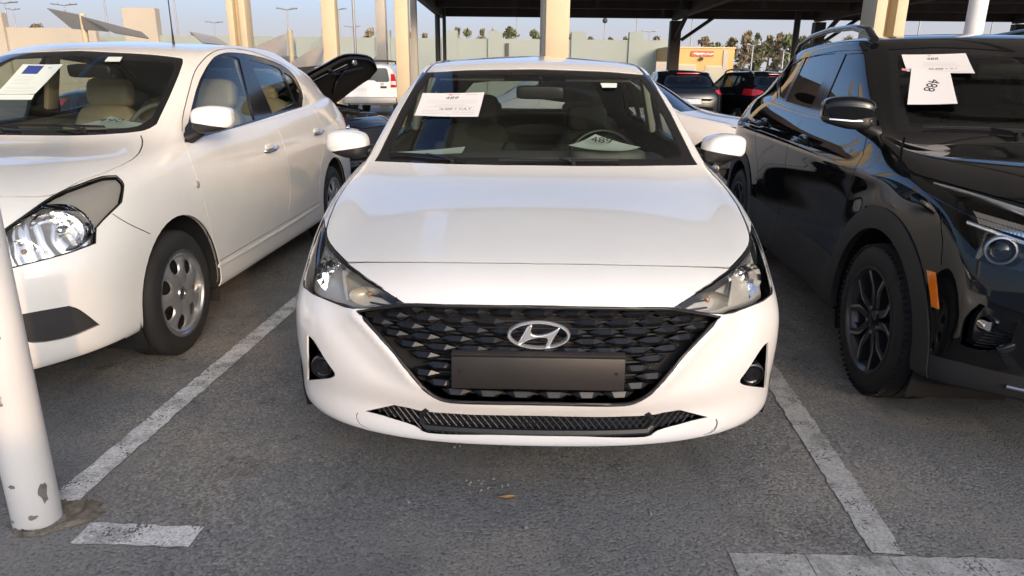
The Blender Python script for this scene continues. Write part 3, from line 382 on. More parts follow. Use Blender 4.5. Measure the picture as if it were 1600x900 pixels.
# ================================================================ materials
def new_mat(name):
    m = bpy.data.materials.new(name); m.use_nodes = True
    return m, m.node_tree, m.node_tree.nodes['Principled BSDF']
def pmat(name, col, rough=.5, metal=0.0, coat=0.0, spec=.5, var=0.0, vscale=8.0, bump=0.0, bscale=60.0, crough=.03, emit=None):
    m, t, b = new_mat(name)
    b.inputs['Base Color'].default_value = (*col, 1); b.inputs['Roughness'].default_value = rough; b.inputs['Metallic'].default_value = metal
    b.inputs['Coat Weight'].default_value = coat; b.inputs['Coat Roughness'].default_value = crough; b.inputs['Specular IOR Level'].default_value = spec
    if var:
        tc = t.nodes.new('ShaderNodeTexCoord'); nz = t.nodes.new('ShaderNodeTexNoise'); nz.inputs['Scale'].default_value = vscale; nz.inputs['Detail'].default_value = 6
        rp = t.nodes.new('ShaderNodeMapRange'); rp.inputs[1].default_value = .3; rp.inputs[2].default_value = .7; rp.inputs[3].default_value = 1-var; rp.inputs[4].default_value = 1+var*.6
        mx = t.nodes.new('ShaderNodeMixRGB'); mx.blend_type = 'MULTIPLY'; mx.inputs[0].default_value = 1; mx.inputs[1].default_value = (*col, 1)
        t.links.new(tc.outputs['Object'], nz.inputs['Vector']); t.links.new(nz.outputs[0], rp.inputs[0]); t.links.new(rp.outputs[0], mx.inputs[2]); t.links.new(mx.outputs[0], b.inputs['Base Color'])
    if bump:
        tc = t.nodes.new('ShaderNodeTexCoord'); nz = t.nodes.new('ShaderNodeTexNoise'); nz.inputs['Scale'].default_value = bscale; nz.inputs['Detail'].default_value = 4
        bp = t.nodes.new('ShaderNodeBump'); bp.inputs['Strength'].default_value = bump; bp.inputs['Distance'].default_value = .002
        t.links.new(tc.outputs['Object'], nz.inputs['Vector']); t.links.new(nz.outputs[0], bp.inputs['Height']); t.links.new(bp.outputs[0], b.inputs['Normal'])
    return m
def glass_mat(name, tint, ior=1.5, rough=0.0, body=0.0, bodycol=(0,0,0)):
    m = bpy.data.materials.new(name); m.use_nodes = True; t = m.node_tree; t.nodes.clear()
    out = t.nodes.new('ShaderNodeOutputMaterial'); tr = t.nodes.new('ShaderNodeBsdfTransparent'); tr.inputs[0].default_value = (*tint, 1)
    gl = t.nodes.new('ShaderNodeBsdfGlossy'); gl.inputs['Roughness'].default_value = rough; gl.inputs[0].default_value = (1,1,1,1)
    fr = t.nodes.new('ShaderNodeFresnel'); ge = t.nodes.new('ShaderNodeNewGeometry'); io = t.nodes.new('ShaderNodeMapRange'); io.inputs[3].default_value = ior; io.inputs[4].default_value = 1/ior; t.links.new(ge.outputs['Backfacing'], io.inputs[0]); t.links.new(io.outputs[0], fr.inputs[0])   # a thin pane reflects alike from both sides
    mx = t.nodes.new('ShaderNodeMixShader')
    base = tr
    if body:
        df = t.nodes.new('ShaderNodeBsdfDiffuse'); df.inputs[0].default_value = (*bodycol, 1); mb = t.nodes.new('ShaderNodeMixShader'); mb.inputs[0].default_value = body
        t.links.new(tr.outputs[0], mb.inputs[1]); t.links.new(df.outputs[0], mb.inputs[2]); base = mb
    t.links.new(fr.outputs[0], mx.inputs[0]); t.links.new(base.outputs[0], mx.inputs[1]); t.links.new(gl.outputs[0], mx.inputs[2]); t.links.new(mx.outputs[0], out.inputs[0])
    return m
def paint(name, col, dust=.0, dustcol=(.35,.30,.24), spec=.5):
    """clear-coated car paint with a thin film of dust that thickens towards the sills"""
    m, t, b = new_mat(name)
    b.inputs['Specular IOR Level'].default_value = spec; b.inputs['Roughness'].default_value = .38; b.inputs['Coat Weight'].default_value = 1; b.inputs['Coat Roughness'].default_value = .04
    tc = t.nodes.new('ShaderNodeTexCoord'); nz = t.nodes.new('ShaderNodeTexNoise'); nz.inputs['Scale'].default_value = 5; nz.inputs['Detail'].default_value = 8; nz.inputs['Roughness'].default_value = .7
    t.links.new(tc.outputs['Object'], nz.inputs['Vector'])
    mr = t.nodes.new('ShaderNodeMapRange'); mr.inputs[1].default_value = .35; mr.inputs[2].default_value = .85; mr.inputs[3].default_value = 0; mr.inputs[4].default_value = dust
    t.links.new(nz.outputs[0], mr.inputs[0])
    mx = t.nodes.new('ShaderNodeMixRGB'); mx.inputs[1].default_value = (*col, 1); mx.inputs[2].default_value = (*dustcol, 1)
    t.links.new(mr.outputs[0], mx.inputs[0]); t.links.new(mx.outputs[0], b.inputs['Base Color'])
    m2 = t.nodes.new('ShaderNodeMapRange'); m2.inputs[1].default_value = .3; m2.inputs[2].default_value = .8; m2.inputs[3].default_value = .02; m2.inputs[4].default_value = .03+dust*.35
    t.links.new(nz.outputs[0], m2.inputs[0]); t.links.new(m2.outputs[0], b.inputs['Coat Roughness'])
    return m
MT = {}
MT['white'] = paint('white_paint', (.76,.755,.735), .10)
MT['pearl'] = paint('pearl_white_paint', (.78,.765,.73), .12)
MT['farwhite'] = paint('white_paint_clean', (.80,.80,.80), .05)
MT['black'] = paint('black_paint', (.0045,.005,.006), .03, (.10,.085,.065), 0.0)
MT['nearblack'] = paint('black_paint_dull', (.008,.008,.010), .08, (.10,.085,.065), .1)
MT['plastic'] = pmat('black_plastic', (.014,.014,.015), .42)
MT['gloss'] = pmat('gloss_black_plastic', (.010,.010,.012), .12)
MT['cladding'] = pmat('grey_black_cladding', (.022,.022,.023), .62, bump=.25, bscale=240)
MT['grille'] = pmat('grille_plastic', (.0065,.007,.0085), .36)
MT['void'] = pmat('dark_cavity_shade', (.006,.006,.0065), .8)  # near-black that stands in for shade in gaps, recesses and under cars
MT['seal'] = pmat('rubber_seal', (.010,.010,.010), .55)
MT['rubber'] = pmat('tyre_rubber', (.018,.0175,.017), .78, var=.35, vscale=9, bump=.15, bscale=160)
MT['chrome'] = pmat('chrome', (.78,.79,.80), .10, metal=1)
MT['badge'] = pmat('badge_chrome', (.90,.90,.90), .12, metal=.75)
MT['satin'] = pmat('satin_silver', (.52,.53,.54), .30, metal=1)
MT['reflector'] = pmat('lamp_reflector', (.88,.88,.87), .09, metal=1)
MT['smoke'] = pmat('smoked_lamp_bezel', (.42,.40,.36), .25, metal=.3)
MT['bezel'] = pmat('grey_lamp_bezel', (.46,.44,.40), .35, metal=.15)
MT['cover'] = pmat('silver_wheel_cover', (.46,.465,.47), .34, metal=.75, var=.10, vscale=14)
MT['alloy'] = pmat('dark_alloy', (.085,.085,.09), .30, metal=.7)
MT['machined'] = pmat('machined_alloy', (.55,.55,.57), .30, metal=.8)
MT['brake'] = pmat('brake_iron', (.07,.06,.055), .6, metal=.5)
MT['plate'] = pmat('dark_number_plate', (.022,.0195,.018), .48, var=.18, vscale=6)
MT['glass'] = glass_mat('clear_window_glass', (.62,.68,.645), 1.52)
MT['tint'] = glass_mat('tinted_window_glass', (.10,.105,.10), 1.52)
MT['dark_glass'] = glass_mat('dark_window_glass', (.035,.037,.037), 1.5)
MT['midglass'] = glass_mat('grey_window_glass', (.34,.38,.37), 1.52)
MT['lens'] = glass_mat('clear_lamp_lens', (.93,.93,.92), 1.45)
MT['red'] = pmat('red_lamp_lens', (.50,.012,.018), .12, coat=1)
MT['amber'] = pmat('amber_lens', (.85,.20,.012), .16, coat=1)
MT['amber_dim'] = pmat('amber_lamp_bulb', (.38,.20,.09), .25, coat=1)
MT['white_lens'] = pmat('white_lamp_lens', (.70,.70,.68), .15, coat=1)
MT['dash'] = pmat('dash_grey_vinyl', (.12,.125,.115), .6, bump=.2, bscale=180)
MT['dash2'] = pmat('dash_light_vinyl', (.24,.25,.22), .6, bump=.2, bscale=180)
MT['seat'] = pmat('dark_grey_seat_cloth', (.026,.027,.026), .85, bump=.3, bscale=300)
MT['beige'] = pmat('beige_seat_leather', (.42,.35,.25), .5, var=.1)
MT['trim'] = pmat('grey_cabin_trim', (.14,.14,.135), .8)
MT['lining'] = pmat('dark_panel_lining', (.055,.055,.052), .85)
MT['liner'] = pmat('headliner', (.30,.29,.26), .9)
MT['paper'] = pmat('white_paper', (.70,.70,.715), .75)
MT['paper2'] = pmat('pale_green_paper', (.62,.69,.66), .75)
MT['ink'] = pmat('black_ink', (.02,.02,.03), .7)
MT['grey_ink'] = pmat('grey_ink', (.30,.30,.33), .7)
MT['red_ink'] = pmat('red_ink', (.55,.05,.05), .7)
MT['blue_ink'] = pmat('blue_print', (.03,.06,.28), .6)
MT['tape'] = pmat('pink_tape', (.75,.30,.36), .5)

def lamp_chrome():
    """bright lamp lining with moulded flutes"""
    m, t, b = new_mat('fluted_lamp_chrome'); N = t.nodes.new; b.inputs['Base Color'].default_value = (.82,.82,.81,1); b.inputs['Metallic'].default_value = .85; b.inputs['Roughness'].default_value = .16
    tc = N('ShaderNodeTexCoord'); mp = N('ShaderNodeMapping'); mp.inputs['Rotation'].default_value = (0,.5,.4); w = N('ShaderNodeTexWave'); w.inputs['Scale'].default_value = 16; w.inputs['Distortion'].default_value = 3; w.inputs['Detail'].default_value = 1; w.inputs['Detail Scale'].default_value = .6
    bp = N('ShaderNodeBump'); bp.inputs['Strength'].default_value = .5; bp.inputs['Distance'].default_value = .008
    t.links.new(tc.outputs['Object'], mp.inputs['Vector']); t.links.new(mp.outputs[0], w.inputs['Vector']); t.links.new(w.outputs[0], bp.inputs['Height']); t.links.new(bp.outputs[0], b.inputs['Normal']); return m
MT['lampchrome'] = lamp_chrome()

# ================================================================ ground and painted lines
def asphalt_mat():
    m, t, b = new_mat('worn_asphalt'); N = t.nodes.new; Lk = t.links.new
    tc = N('ShaderNodeTexCoord')
    def noise(scale, det=6, rough=.6, vec=None):
        n = N('ShaderNodeTexNoise'); n.inputs['Scale'].default_value = scale; n.inputs['Detail'].default_value = det; n.inputs['Roughness'].default_value = rough; Lk(vec or tc.outputs['Object'], n.inputs['Vector']); return n.outputs[0]
    def ramp(src, pts):
        r = N('ShaderNodeValToRGB'); Lk(src, r.inputs[0]); e = r.color_ramp.elements
        while len(e) < len(pts): e.new(.5)
        for el, (p, c) in zip(e, pts): el.position = p; el.color = (*c, 1) if len(c) == 3 else (c[0],)*3+(1,)
        return r.outputs[0]
    def mix(kind, f, a, b_):
        x = N('ShaderNodeMixRGB'); x.blend_type = kind
        for i, s_ in enumerate((f, a, b_)):
            if hasattr(s_, 'default_value') or hasattr(s_, 'links'): Lk(s_, x.inputs[i])
            else: x.inputs[i].default_value = s_ if i == 0 else (*s_, 1)
        return x.outputs[0]
    big = ramp(noise(.55, 5), [(.32,(.165,.165,.164)),(.48,(.232,.226,.214)),(.66,(.325,.303,.265))])
    sand = mix('MIX', ramp(noise(1.1, 8, .68), [(.50,(0,)),(.70,(.75,))]), big, (.34,.30,.245))
    vo = N('ShaderNodeTexVoronoi'); vo.inputs['Scale'].default_value = 118; vo.inputs['Randomness'].default_value = 1
    wz = N('ShaderNodeVectorMath'); wz.operation = 'ADD'; nzv = N('ShaderNodeTexNoise'); nzv.inputs['Scale'].default_value = 45; Lk(tc.outputs['Object'], nzv.inputs['Vector'])
    scv = N('ShaderNodeVectorMath'); scv.operation = 'SCALE'; scv.inputs['Scale'].default_value = .010; Lk(nzv.outputs['Color'], scv.inputs[0]); Lk(tc.outputs['Object'], wz.inputs[0]); Lk(scv.outputs[0], wz.inputs[1]); Lk(wz.outputs[0], vo.inputs['Vector'])
    stone = ramp(vo.outputs['Color'], [(.0,(.50,)),(.45,(.92,)),(.8,(1.25,)),(1.0,(1.7,))])
    wear = ramp(noise(1.3, 4), [(.38,(.25,)),(.62,(1,))])          # how far the binder has worn off the stones
    grain = mix('MULTIPLY', wear, sand, stone)
    pits = ramp(vo.outputs['Distance'], [(.0,(1,)),(.60,(1,)),(.9,(.40,))])
    grain = mix('MULTIPLY', .75, grain, pits)
    fine = ramp(noise(420, 3, .8), [(.25,(.62,)),(.75,(1.3,))]); grain = mix('MULTIPLY', .55, grain, fine)
    # dark stains and a tyre-dulled band
    st = ramp(noise(1.7, 6, .7), [(.56,(1,)),(.74,(.52,))]); grain = mix('MULTIPLY', .9, grain, st)
    mp = N('ShaderNodeMapping'); mp.inputs['Scale'].default_value = (2.2,.35,1); mp.inputs['Rotation'].default_value = (0,0,.06); Lk(tc.outputs['Object'], mp.inputs['Vector'])
    tk = ramp(noise(1.6, 5, .6, mp.outputs[0]), [(.54,(1,)),(.72,(.70,))]); grain = mix('MULTIPLY', .8, grain, tk)      # rubbed tyre tracks along the bays
    dr = ramp(noise(6.5, 3, .5), [(.66,(1,)),(.74,(.45,))]); grain = mix('MULTIPLY', .7, grain, dr)                     # oil drips
    Lk(grain, b.inputs['Base Color']); b.inputs['Roughness'].default_value = .88; b.inputs['Specular IOR Level'].default_value = .25
    bp = N('ShaderNodeBump'); bp.inputs['Strength'].default_value = .55; bp.inputs['Distance'].default_value = .0045
    inv = ramp(vo.outputs['Distance'], [(.0,(1,)),(.5,(.85,)),(.95,(.0,))]); hh = mix('ADD', .35, inv, fine); Lk(hh, bp.inputs['Height']); Lk(bp.outputs[0], b.inputs['Normal'])
    return m
MT['asphalt'] = asphalt_mat()
def line_mat(name, col):
    m, t, b = new_mat(name); N = t.nodes.new; Lk = t.links.new; tc = N('ShaderNodeTexCoord')
    n = N('ShaderNodeTexNoise'); n.inputs['Scale'].default_value = 7; n.inputs['Detail'].default_value = 9; n.inputs['Roughness'].default_value = .72; Lk(tc.outputs['Object'], n.inputs['Vector'])
    r = N('ShaderNodeValToRGB'); Lk(n.outputs[0], r.inputs[0]); e = r.color_ramp.elements; e[0].position = .30; e[0].color = (.24,.23,.21,1); e[1].position = .52; e[1].color = (*col, 1)
    n2 = N('ShaderNodeTexNoise'); n2.inputs['Scale'].default_value = 130; n2.inputs['Detail'].default_value = 4; Lk(tc.outputs['Object'], n2.inputs['Vector'])
    r2 = N('ShaderNodeMapRange'); r2.inputs[1].default_value = .3; r2.inputs[2].default_value = .7; r2.inputs[3].default_value = .62; r2.inputs[4].default_value = 1.12; Lk(n2.outputs[0], r2.inputs[0])
    x = N('ShaderNodeMixRGB'); x.blend_type = 'MULTIPLY'; x.inputs[0].default_value = 1; Lk(r.outputs[0], x.inputs[1]); Lk(r2.outputs[0], x.inputs[2]); 
    vo = N('ShaderNodeTexVoronoi'); vo.inputs['Scale'].default_value = 118; Lk(tc.outputs['Object'], vo.inputs['Vector']); n3 = N('ShaderNodeTexNoise'); n3.inputs['Scale'].default_value = 11; n3.inputs['Detail'].default_value = 5; Lk(tc.outputs['Object'], n3.inputs['Vector'])
    ad = N('ShaderNodeMath'); ad.operation = 'MULTIPLY_ADD'; Lk(n3.outputs[0], ad.inputs[0]); ad.inputs[1].default_value = 1.5; Lk(vo.outputs['Distance'], ad.inputs[2]); pr = N('ShaderNodeMapRange'); pr.inputs[1].default_value = 1.46; pr.inputs[2].default_value = 1.62; Lk(ad.outputs[0], pr.inputs[0])
    y = N('ShaderNodeMixRGB'); Lk(pr.outputs[0], y.inputs[0]); Lk(x.outputs[0], y.inputs[1]); y.inputs[2].default_value = (.13,.125,.118,1); Lk(y.outputs[0], b.inputs['Base Color'])   # pits where the paint has gone
    b.inputs['Roughness'].default_value = .85
    bp = N('ShaderNodeBump'); bp.inputs['Strength'].default_value = .5; bp.inputs['Distance'].default_value = .002; Lk(n2.outputs[0], bp.inputs['Height']); Lk(bp.outputs[0], b.inputs['Normal'])
    return m
MT['line'] = line_mat('worn_white_line', (.74,.73,.70))
MT['line2'] = line_mat('faded_white_line', (.54,.525,.49))
g = MB().add([(-900,-600,0),(900,-600,0),(900,1500,0),(-900,1500,0)], [(0,1,2,3)]).build('ground', MT['asphalt'], None, None); tag(g, 'worn grey asphalt of the car park', kind='structure')
def painted_line(p0, p1, w, mat, label, seed, cracks=()):
    """a strip with ragged edges, broken across where the paint has cracked"""
    rnd = random.Random(seed); a, b_ = Vector((*p0,.004)), Vector((*p1,.004)); d = b_-a; L = d.length; d.normalize(); n = Vector((-d.y, d.x, 0))
    root = None; stops = [0]+list(cracks)+[L]
    for i in range(len(stops)-1):
        s0, s1 = stops[i]+(.0012 if i else 0), stops[i+1]-.0012; k = max(3, int((s1-s0)/.025)); S = []
        for j in range(k+1):
            s_ = s0+(s1-s0)*j/k; e0, e1 = rnd.gauss(0,.0026), rnd.gauss(0,.0026); sk = 0
            c = a+d*s_; S.append([c+n*(w/2+e0)+d*sk, c+n*(w*.17)+d*sk*.3, c-n*(w*.17)-d*sk*.5, c-n*(w/2+e1)-d*sk])
        mb = MB().grid(S, True)
        if root is None: root = mb.build('parking_line', mat, None, None); tag(root, label, kind='structure')
        else: mb.build('line_piece', mat, root, None)
    return root
def along(p0, p1, y): t = (y-p0[1])/(p1[1]-p0[1]); return (p0[0]+(p1[0]-p0[0])*t, y)
LA, LB = (-1.447,1.935), (-1.322,3.996); RA, RB = (1.112,1.715), (1.216,2.902)
painted_line(LA, along(LA, LB, 7.2), .098, MT['line'], 'worn white bay line between the left and middle saloons', 3, (.115,.26,.47,.93,1.6,2.3))
painted_line(RA, along(RA, RB, 7.2), .098, MT['line2'], 'faded white bay line between the middle saloon and the SUV', 5, (.20,.34,.60,.82,1.05,1.9))
painted_line((.640,1.663), (4.2,1.600), .098, MT['line2'], 'faded white cross line at the lower right', 7, (.22,.46,.71,.92,1.5,2.2))
painted_line((-1.29,1.775), (-.935,1.762), .098, MT['line'], 'short worn white line beside the foot of the white post', 9)
MT['dirt'] = pmat('brown_dirt', (.20,.17,.13), .95, var=.6, vscale=30, bump=1, bscale=90)
MT['concrete'] = pmat('grey_concrete', (.27,.26,.245), .9, var=.15, bump=.4, bscale=60)
# ---------------------------------------------------------------- white post in the foreground
def worn_paint(name, col):
    m, t, b = new_mat(name); N = t.nodes.new; Lk = t.links.new; tc = N('ShaderNodeTexCoord')
    n = N('ShaderNodeTexNoise'); n.inputs['Scale'].default_value = 3.2; n.inputs['Detail'].default_value = 8; n.inputs['Roughness'].default_value = .55; Lk(tc.outputs['Object'], n.inputs['Vector'])
    r = N('ShaderNodeValToRGB'); Lk(n.outputs[0], r.inputs[0]); e = r.color_ramp.elements; e[0].position = .345; e[0].color = (.22,.19,.16,1); e[1].position = .357; e[1].color = (*col, 1)
    n2 = N('ShaderNodeTexNoise'); n2.inputs['Scale'].default_value = 2; n2.inputs['Detail'].default_value = 5; Lk(tc.outputs['Object'], n2.inputs['Vector'])
    r2 = N('ShaderNodeMapRange'); r2.inputs[1].default_value = .3; r2.inputs[2].default_value = .75; r2.inputs[3].default_value = 1; r2.inputs[4].default_value = .86; Lk(n2.outputs[0], r2.inputs[0])
    x = N('ShaderNodeMixRGB'); x.blend_type = 'MULTIPLY'; x.inputs[0].default_value = 1; Lk(r.outputs[0], x.inputs[1]); Lk(r2.outputs[0], x.inputs[2]); Lk(x.outputs[0], b.inputs['Base Color']); b.inputs['Roughness'].default_value = .42
    bp = N('ShaderNodeBump'); bp.inputs['Strength'].default_value = .3; bp.inputs['Distance'].default_value = .003; Lk(r.outputs[0], bp.inputs['Height']); Lk(bp.outputs[0], b.inputs['Normal'])
    return m
MT['bouncewall'] = pmat('bounce_wall_white', (.72,.70,.66), .9, var=.05)  # for the added wall, white so that it bounces light
MT['post'] = worn_paint('chipped_white_post_paint', (.74,.72,.69))
MT['cream'] = pmat('cream_column_paint', (.52,.42,.27), .6, var=.06, vscale=2)
MT['cream2'] = pmat('grey_cream_column_paint', (.38,.34,.28), .6, var=.06, vscale=2)
MT['steel'] = pmat('dark_steel', (.045,.042,.038), .6)
MT['greysteel'] = pmat('grey_galvanised_steel', (.30,.30,.30), .5, metal=.4)
def fabric_mat(name, col, through):
    m, t, b = new_mat(name); out = t.nodes['Material Output']; t.nodes.remove(b); d = t.nodes.new('ShaderNodeBsdfDiffuse'); d.inputs[0].default_value = (*col, 1); tl = t.nodes.new('ShaderNodeBsdfTranslucent'); tl.inputs[0].default_value = (*[min(1, c*1.5) for c in col], 1); x = t.nodes.new('ShaderNodeMixShader'); x.inputs[0].default_value = through
    t.links.new(d.outputs[0], x.inputs[1]); t.links.new(tl.outputs[0], x.inputs[2]); t.links.new(x.outputs[0], out.inputs[0]); return m
MT['fabric'] = fabric_mat('brown_shade_fabric', (.46,.43,.375), .55)
MT['tan'] = pmat('tan_sail_fabric', (.42,.36,.29), .9, var=.08, vscale=1)
MT['sheet'] = pmat('brown_roof_sheet', (.060,.045,.036), .7, var=.15, vscale=1.5)
post = MB().cyl((0,0,-.05), (0,0,3.72), .066, n=40).build('canopy_post', MT['post'], None, 60, (-1.466,1.845,0)); tag(post, 'chipped white round steel post at the left edge, beside the bay line', 'post')
MT['chip'] = pmat('bare_post_metal', (.20,.185,.17), .7, var=.4, vscale=40)
for (ang, z, w, h_, sd_) in ((-28,.115,.034,.085,1),(-62,.045,.030,.022,2),(-95,.155,.030,.016,3),(-118,.030,.022,.014,4),(-75,.42,.012,.010,5),(-50,.62,.008,.016,6),(-88,.80,.010,.006,7),(-105,.33,.006,.022,8)):
    rc = random.Random(sd_); ring = []
    for k in range(14):
        a = 2*math.pi*k/14; q = rc.uniform(.55,1.0); th_ = math.radians(ang)+w/.066*.5*q*math.cos(a); ring.append((.0667*math.cos(th_), .0667*math.sin(th_), z+h_*.5*q*math.sin(a)))
    MB().add([(.0667*math.cos(math.radians(ang)), .0667*math.sin(math.radians(ang)), z)]+ring, [(0,k+1,(k+1) % 14+1) for k in range(14)]).build('paint_chip', MT['chip'], post, None)
mb = MB(); G = []; rq = random.Random(5); rag = [rq.uniform(.5,1.0) for _ in range(72)]; rag = [(rag[k-1]+rag[k]+rag[(k+1) % 72])/3 for k in range(72)]
for i in range(15):
    t = i/14; row = []
    for k in range(72):
        a = 2*math.pi*k/72; r = .060+(.050+.085*max(0, math.cos(a-.9)))*t*rag[k]
        row.append((r*math.cos(a), r*math.sin(a)*.85, .0015+(.011*math.sin(min(1, t*1.15)*math.pi)**.8*rq.uniform(.25,1.0) if t < 1 else 0)))
    G.append(row+[row[0]])
mb.grid(G); d_ = mb.build('dirt_patch', MT['dirt'], None, 60, (-1.44,1.835,0)); tag(d_, 'ring of broken brown ground round the foot of the white post', kind='stuff')
# ---------------------------------------------------------------- near canopy overhead (behind and above the camera) and unseen pieces added behind to block the sun
cn = thing('shade_canopy', 'brown fabric shade canopy overhead, above the bays', 'canopy', (0,0,0))
H0 = 3.72
def slab(x0, x1, y0, y1, z, th, name, mat, parent): return MB().box(((x0+x1)/2,(y0+y1)/2,z), (x1-x0,y1-y0,th)).build(name, mat, parent, None)
for (x0, x1) in ((-9.0,-3.75),(-3.65,-1.52),(-.98,4.2),(4.3,9.6),(9.7,15.0)): slab(x0, x1, 1.25, 7.4, H0, .03, 'roof_panel', MT['fabric'], cn)
for y in (1.32,4.3,7.3): MB().box((3,y,H0-.12), (24,.10,.16)).build('roof_beam', MT['cream2'], cn, None)
for x in (-9,-1.52,-.98,4.2,9.6,14.9): MB().box((x,4.32,H0-.05), (.07,6.1,.07)).build('roof_purlin', MT['cream2'], cn, None)
c2 = thing('shade_canopy', 'brown fabric shade canopy across the aisle, behind the camera', 'canopy', (0,0,0))  # unseen, added to cut the low sun off the upper parts
for (x0, x1) in ((-12,-1.0),(-.9,9.0),(9.1,22.0)): slab(x0, x1, -10.2, -8.4, H0, .03, 'roof_panel', MT['fabric'], c2)
for x in (-6,-1,4,9,14): MB().cyl((x,-9.3,0), (x,-9.3,H0), .08, n=16).build('blocker_leg', MT['post'], c2, 60)
bw = MB().box((3,-3.6,.80), (44,.22,1.60)).build('sun_block_wall', MT['bouncewall'], None, None); tag(bw, 'low concrete wall behind the camera, along the aisle', 'wall')  # unseen, added to shade the foreground and bounce light onto the car fronts
# ---------------------------------------------------------------- far carport: dark roof, steel frame
fc = thing('carport', 'long dark brown carport roof on steel columns, across the top of the picture', 'carport', (0,0,0))
HC = 4.02
for i in range(12):
    x0 = -3.0+3.0*i; slab(x0, x0+2.96, 20.5, 30.0, HC+.08, .06, 'roof_sheet', MT['sheet'], fc)
for y, w, h_ in ((20.6,.18,.34),(23.6,.16,.26),(26.8,.16,.26),(30.0,.20,.36)): MB().box((15,y,HC-.10), (36,w,h_)).build('roof_beam', MT['sheet'], fc, None)
for x in (-2.95,6.45,12.2,20.2,28.2): MB().box((x,25.2,HC-.16), (.22,9.4,.40)).build('roof_rafter', MT['sheet'], fc, None)
for x in (6.45,12.2,20.2,28.2):
    c_ = MB().box((x,29.6,HC/2-.2), (.42,.35,HC-.4)); c_.build('carport_column', MT['sheet'], fc, None)
    MB().tube([(x,29.5,2.9),(x,27.6,HC-.25)], .09, 8).build('column_brace', MT['sheet'], fc, 60)
    MB().tube([(x+.25,29.5,2.9),(x+1.5,29.5,HC-.25)], .07, 8).build('column_brace', MT['sheet'], fc, 60)
for x, w in ((-2.98,.10),(-2.72,.07),(10.9,.12)): MB().cyl((x,28.5,0), (x,28.5,HC), w, n=12).build('carport_post', MT['steel'], fc, 60)
# ---------------------------------------------------------------- sunlit columns
def column(px, D, w, kind, mat, label, H=7.0, dep=None):
    X = (px-800)/1080*D; dep = dep or w
    if kind == 'h':
        t = thing('steel_column', label, 'column', (X, D, 0), 0, 'columns of the carports')
        for sx in (-1, 1): MB().box((sx*w*.33,0,H/2), (w*.34,dep,H), bevel=.01).build('flange', mat, t, 40)
        MB().box((0,dep*.2,H/2), (w*.40,dep*.4,H)).build('web', mat, t, 40)
        MB().box((0,0,.05), (w*1.6,dep*1.6,.1)).build('base_plate', mat, t, 40)
        return t
    mb = MB()
    if kind == 'round': mb.cyl((0,0,0), (0,0,H), w/2, n=28)
    else: mb.box((0,0,H/2), (w,dep,H), bevel=.015)
    o = mb.build('steel_column', mat, None, 40, (X, D, 0)); return tag(o, label, 'column', 'columns of the carports')
column(398, 17, .42, 'h', MT['cream'], 'twin-flanged cream column behind the roof of the left saloon')
column(530, 19.5, .36, 'box', MT['cream'], 'cream square column rising behind the propped-open black bonnet')
column(605, 31, .40, 'box', MT['cream2'], 'greyish slim column just left of the tall cream one, above the white SUV')
column(635.5, 20, .35, 'box', MT['cream'], 'tall cream column beside the left corner of the middle roof')
column(652.5, 24, .20, 'box', MT['cream2'], 'narrow tan column at the left end of the dark carport roof')
column(862, 18, .57, 'box', MT['cream'], 'broad cream column directly behind the middle saloon roof')
column(841, 19, .13, 'round', MT['cream2'], 'thin pale pipe standing left of the broad cream column')
column(1337, 17, .70, 'h', MT['cream'], 'twin-flanged cream column behind the black SUV roof rail')
column(1472, 16, .37, 'round', MT['post'], 'round cream column above the black SUV roof')
column(565, 30, .11, 'round', MT['greysteel'], 'thin grey mast standing against the sky left of the tall cream column', 12)
for px, D in ((535,16.2),(612,20.8)): pass
# ---------------------------------------------------------------- walls, booth
MT['wallgreen'] = pmat('pale_grey_green_render', (.27,.30,.27), .9, var=.08, vscale=.3)
MT['wallcream'] = pmat('pale_cream_render', (.40,.35,.28), .9, var=.08, vscale=.3)
MT['booth'] = pmat('ochre_booth_paint', (.55,.34,.12), .7, var=.05, vscale=1)
MT['boothglass'] = pmat('booth_window_blind', (.34,.33,.25), .3)
MT['signred'] = pmat('red_sign', (.55,.06,.035), .5)
MT['signwhite'] = pmat('white_sign_print', (.80,.72,.66), .6)
w_ = thing('boundary_wall', 'long pale grey-green wall behind the middle saloon, with raised piers', 'wall', (-2,46,0))
MB().box((0,0,1.87), (23.4,.3,3.74)).build('wall_face', MT['wallgreen'], w_, None)
for x in (-9.6,-6.2,-2.0,.8,6.0,9.6): MB().box((x,-.05,2.1), (.9,.5,4.2)).build('pier', MT['wallgreen'], w_, None)
MB().box((-2.5,-.2,2.2), (.10,.1,3.2)).build('drain_pipe', MT['greysteel'], w_, None); MB().box((1.55,-.25,3.0), (.22,.1,.95)).build('vent_slot', MT['steel'], w_, None)
w2 = thing('boundary_wall', 'pale wall with a raised stair tower beyond the shade sails', 'wall', (-21.5,47,0))
MB().box((0,0,1.9), (15,.3,3.8)).build('wall_face', MT['wallgreen'], w2, None); MB().box((-2.2,-.1,2.7), (2.1,.6,5.4)).build('stair_tower', MT['wallcream'], w2, None)
w3 = thing('boundary_wall', 'sunlit cream wall at the far left above the left saloon roof', 'wall', (-36,44,0))
MB().box((0,0,2.0), (22,.3,4.0)).build('wall_face', MT['wallcream'], w3, None)
for x, h_ in ((-3.6,5.8),(5.3,4.8),(1,4.4)): MB().box((x,-.1,h_/2), (.75,.5,h_)).build('pier', MT['wallcream'], w3, None)
bt = thing('guard_booth', 'ochre flat-roofed booth with a red sign, right of the middle saloon', 'booth', (11.0,43.0,0), .02)
MB().box((0,1.5,1.34), (3.05,3.0,2.68)).build('wall', MT['booth'], bt, None)
MB().box((0,1.5,2.70), (3.12,3.1,.06)).build('roof_edge', MT['cream'], bt, None); MB().box((1.12,-.03,1.3), (.22,.06,2.6)).build('corner_strip', MT['cream2'], bt, None)
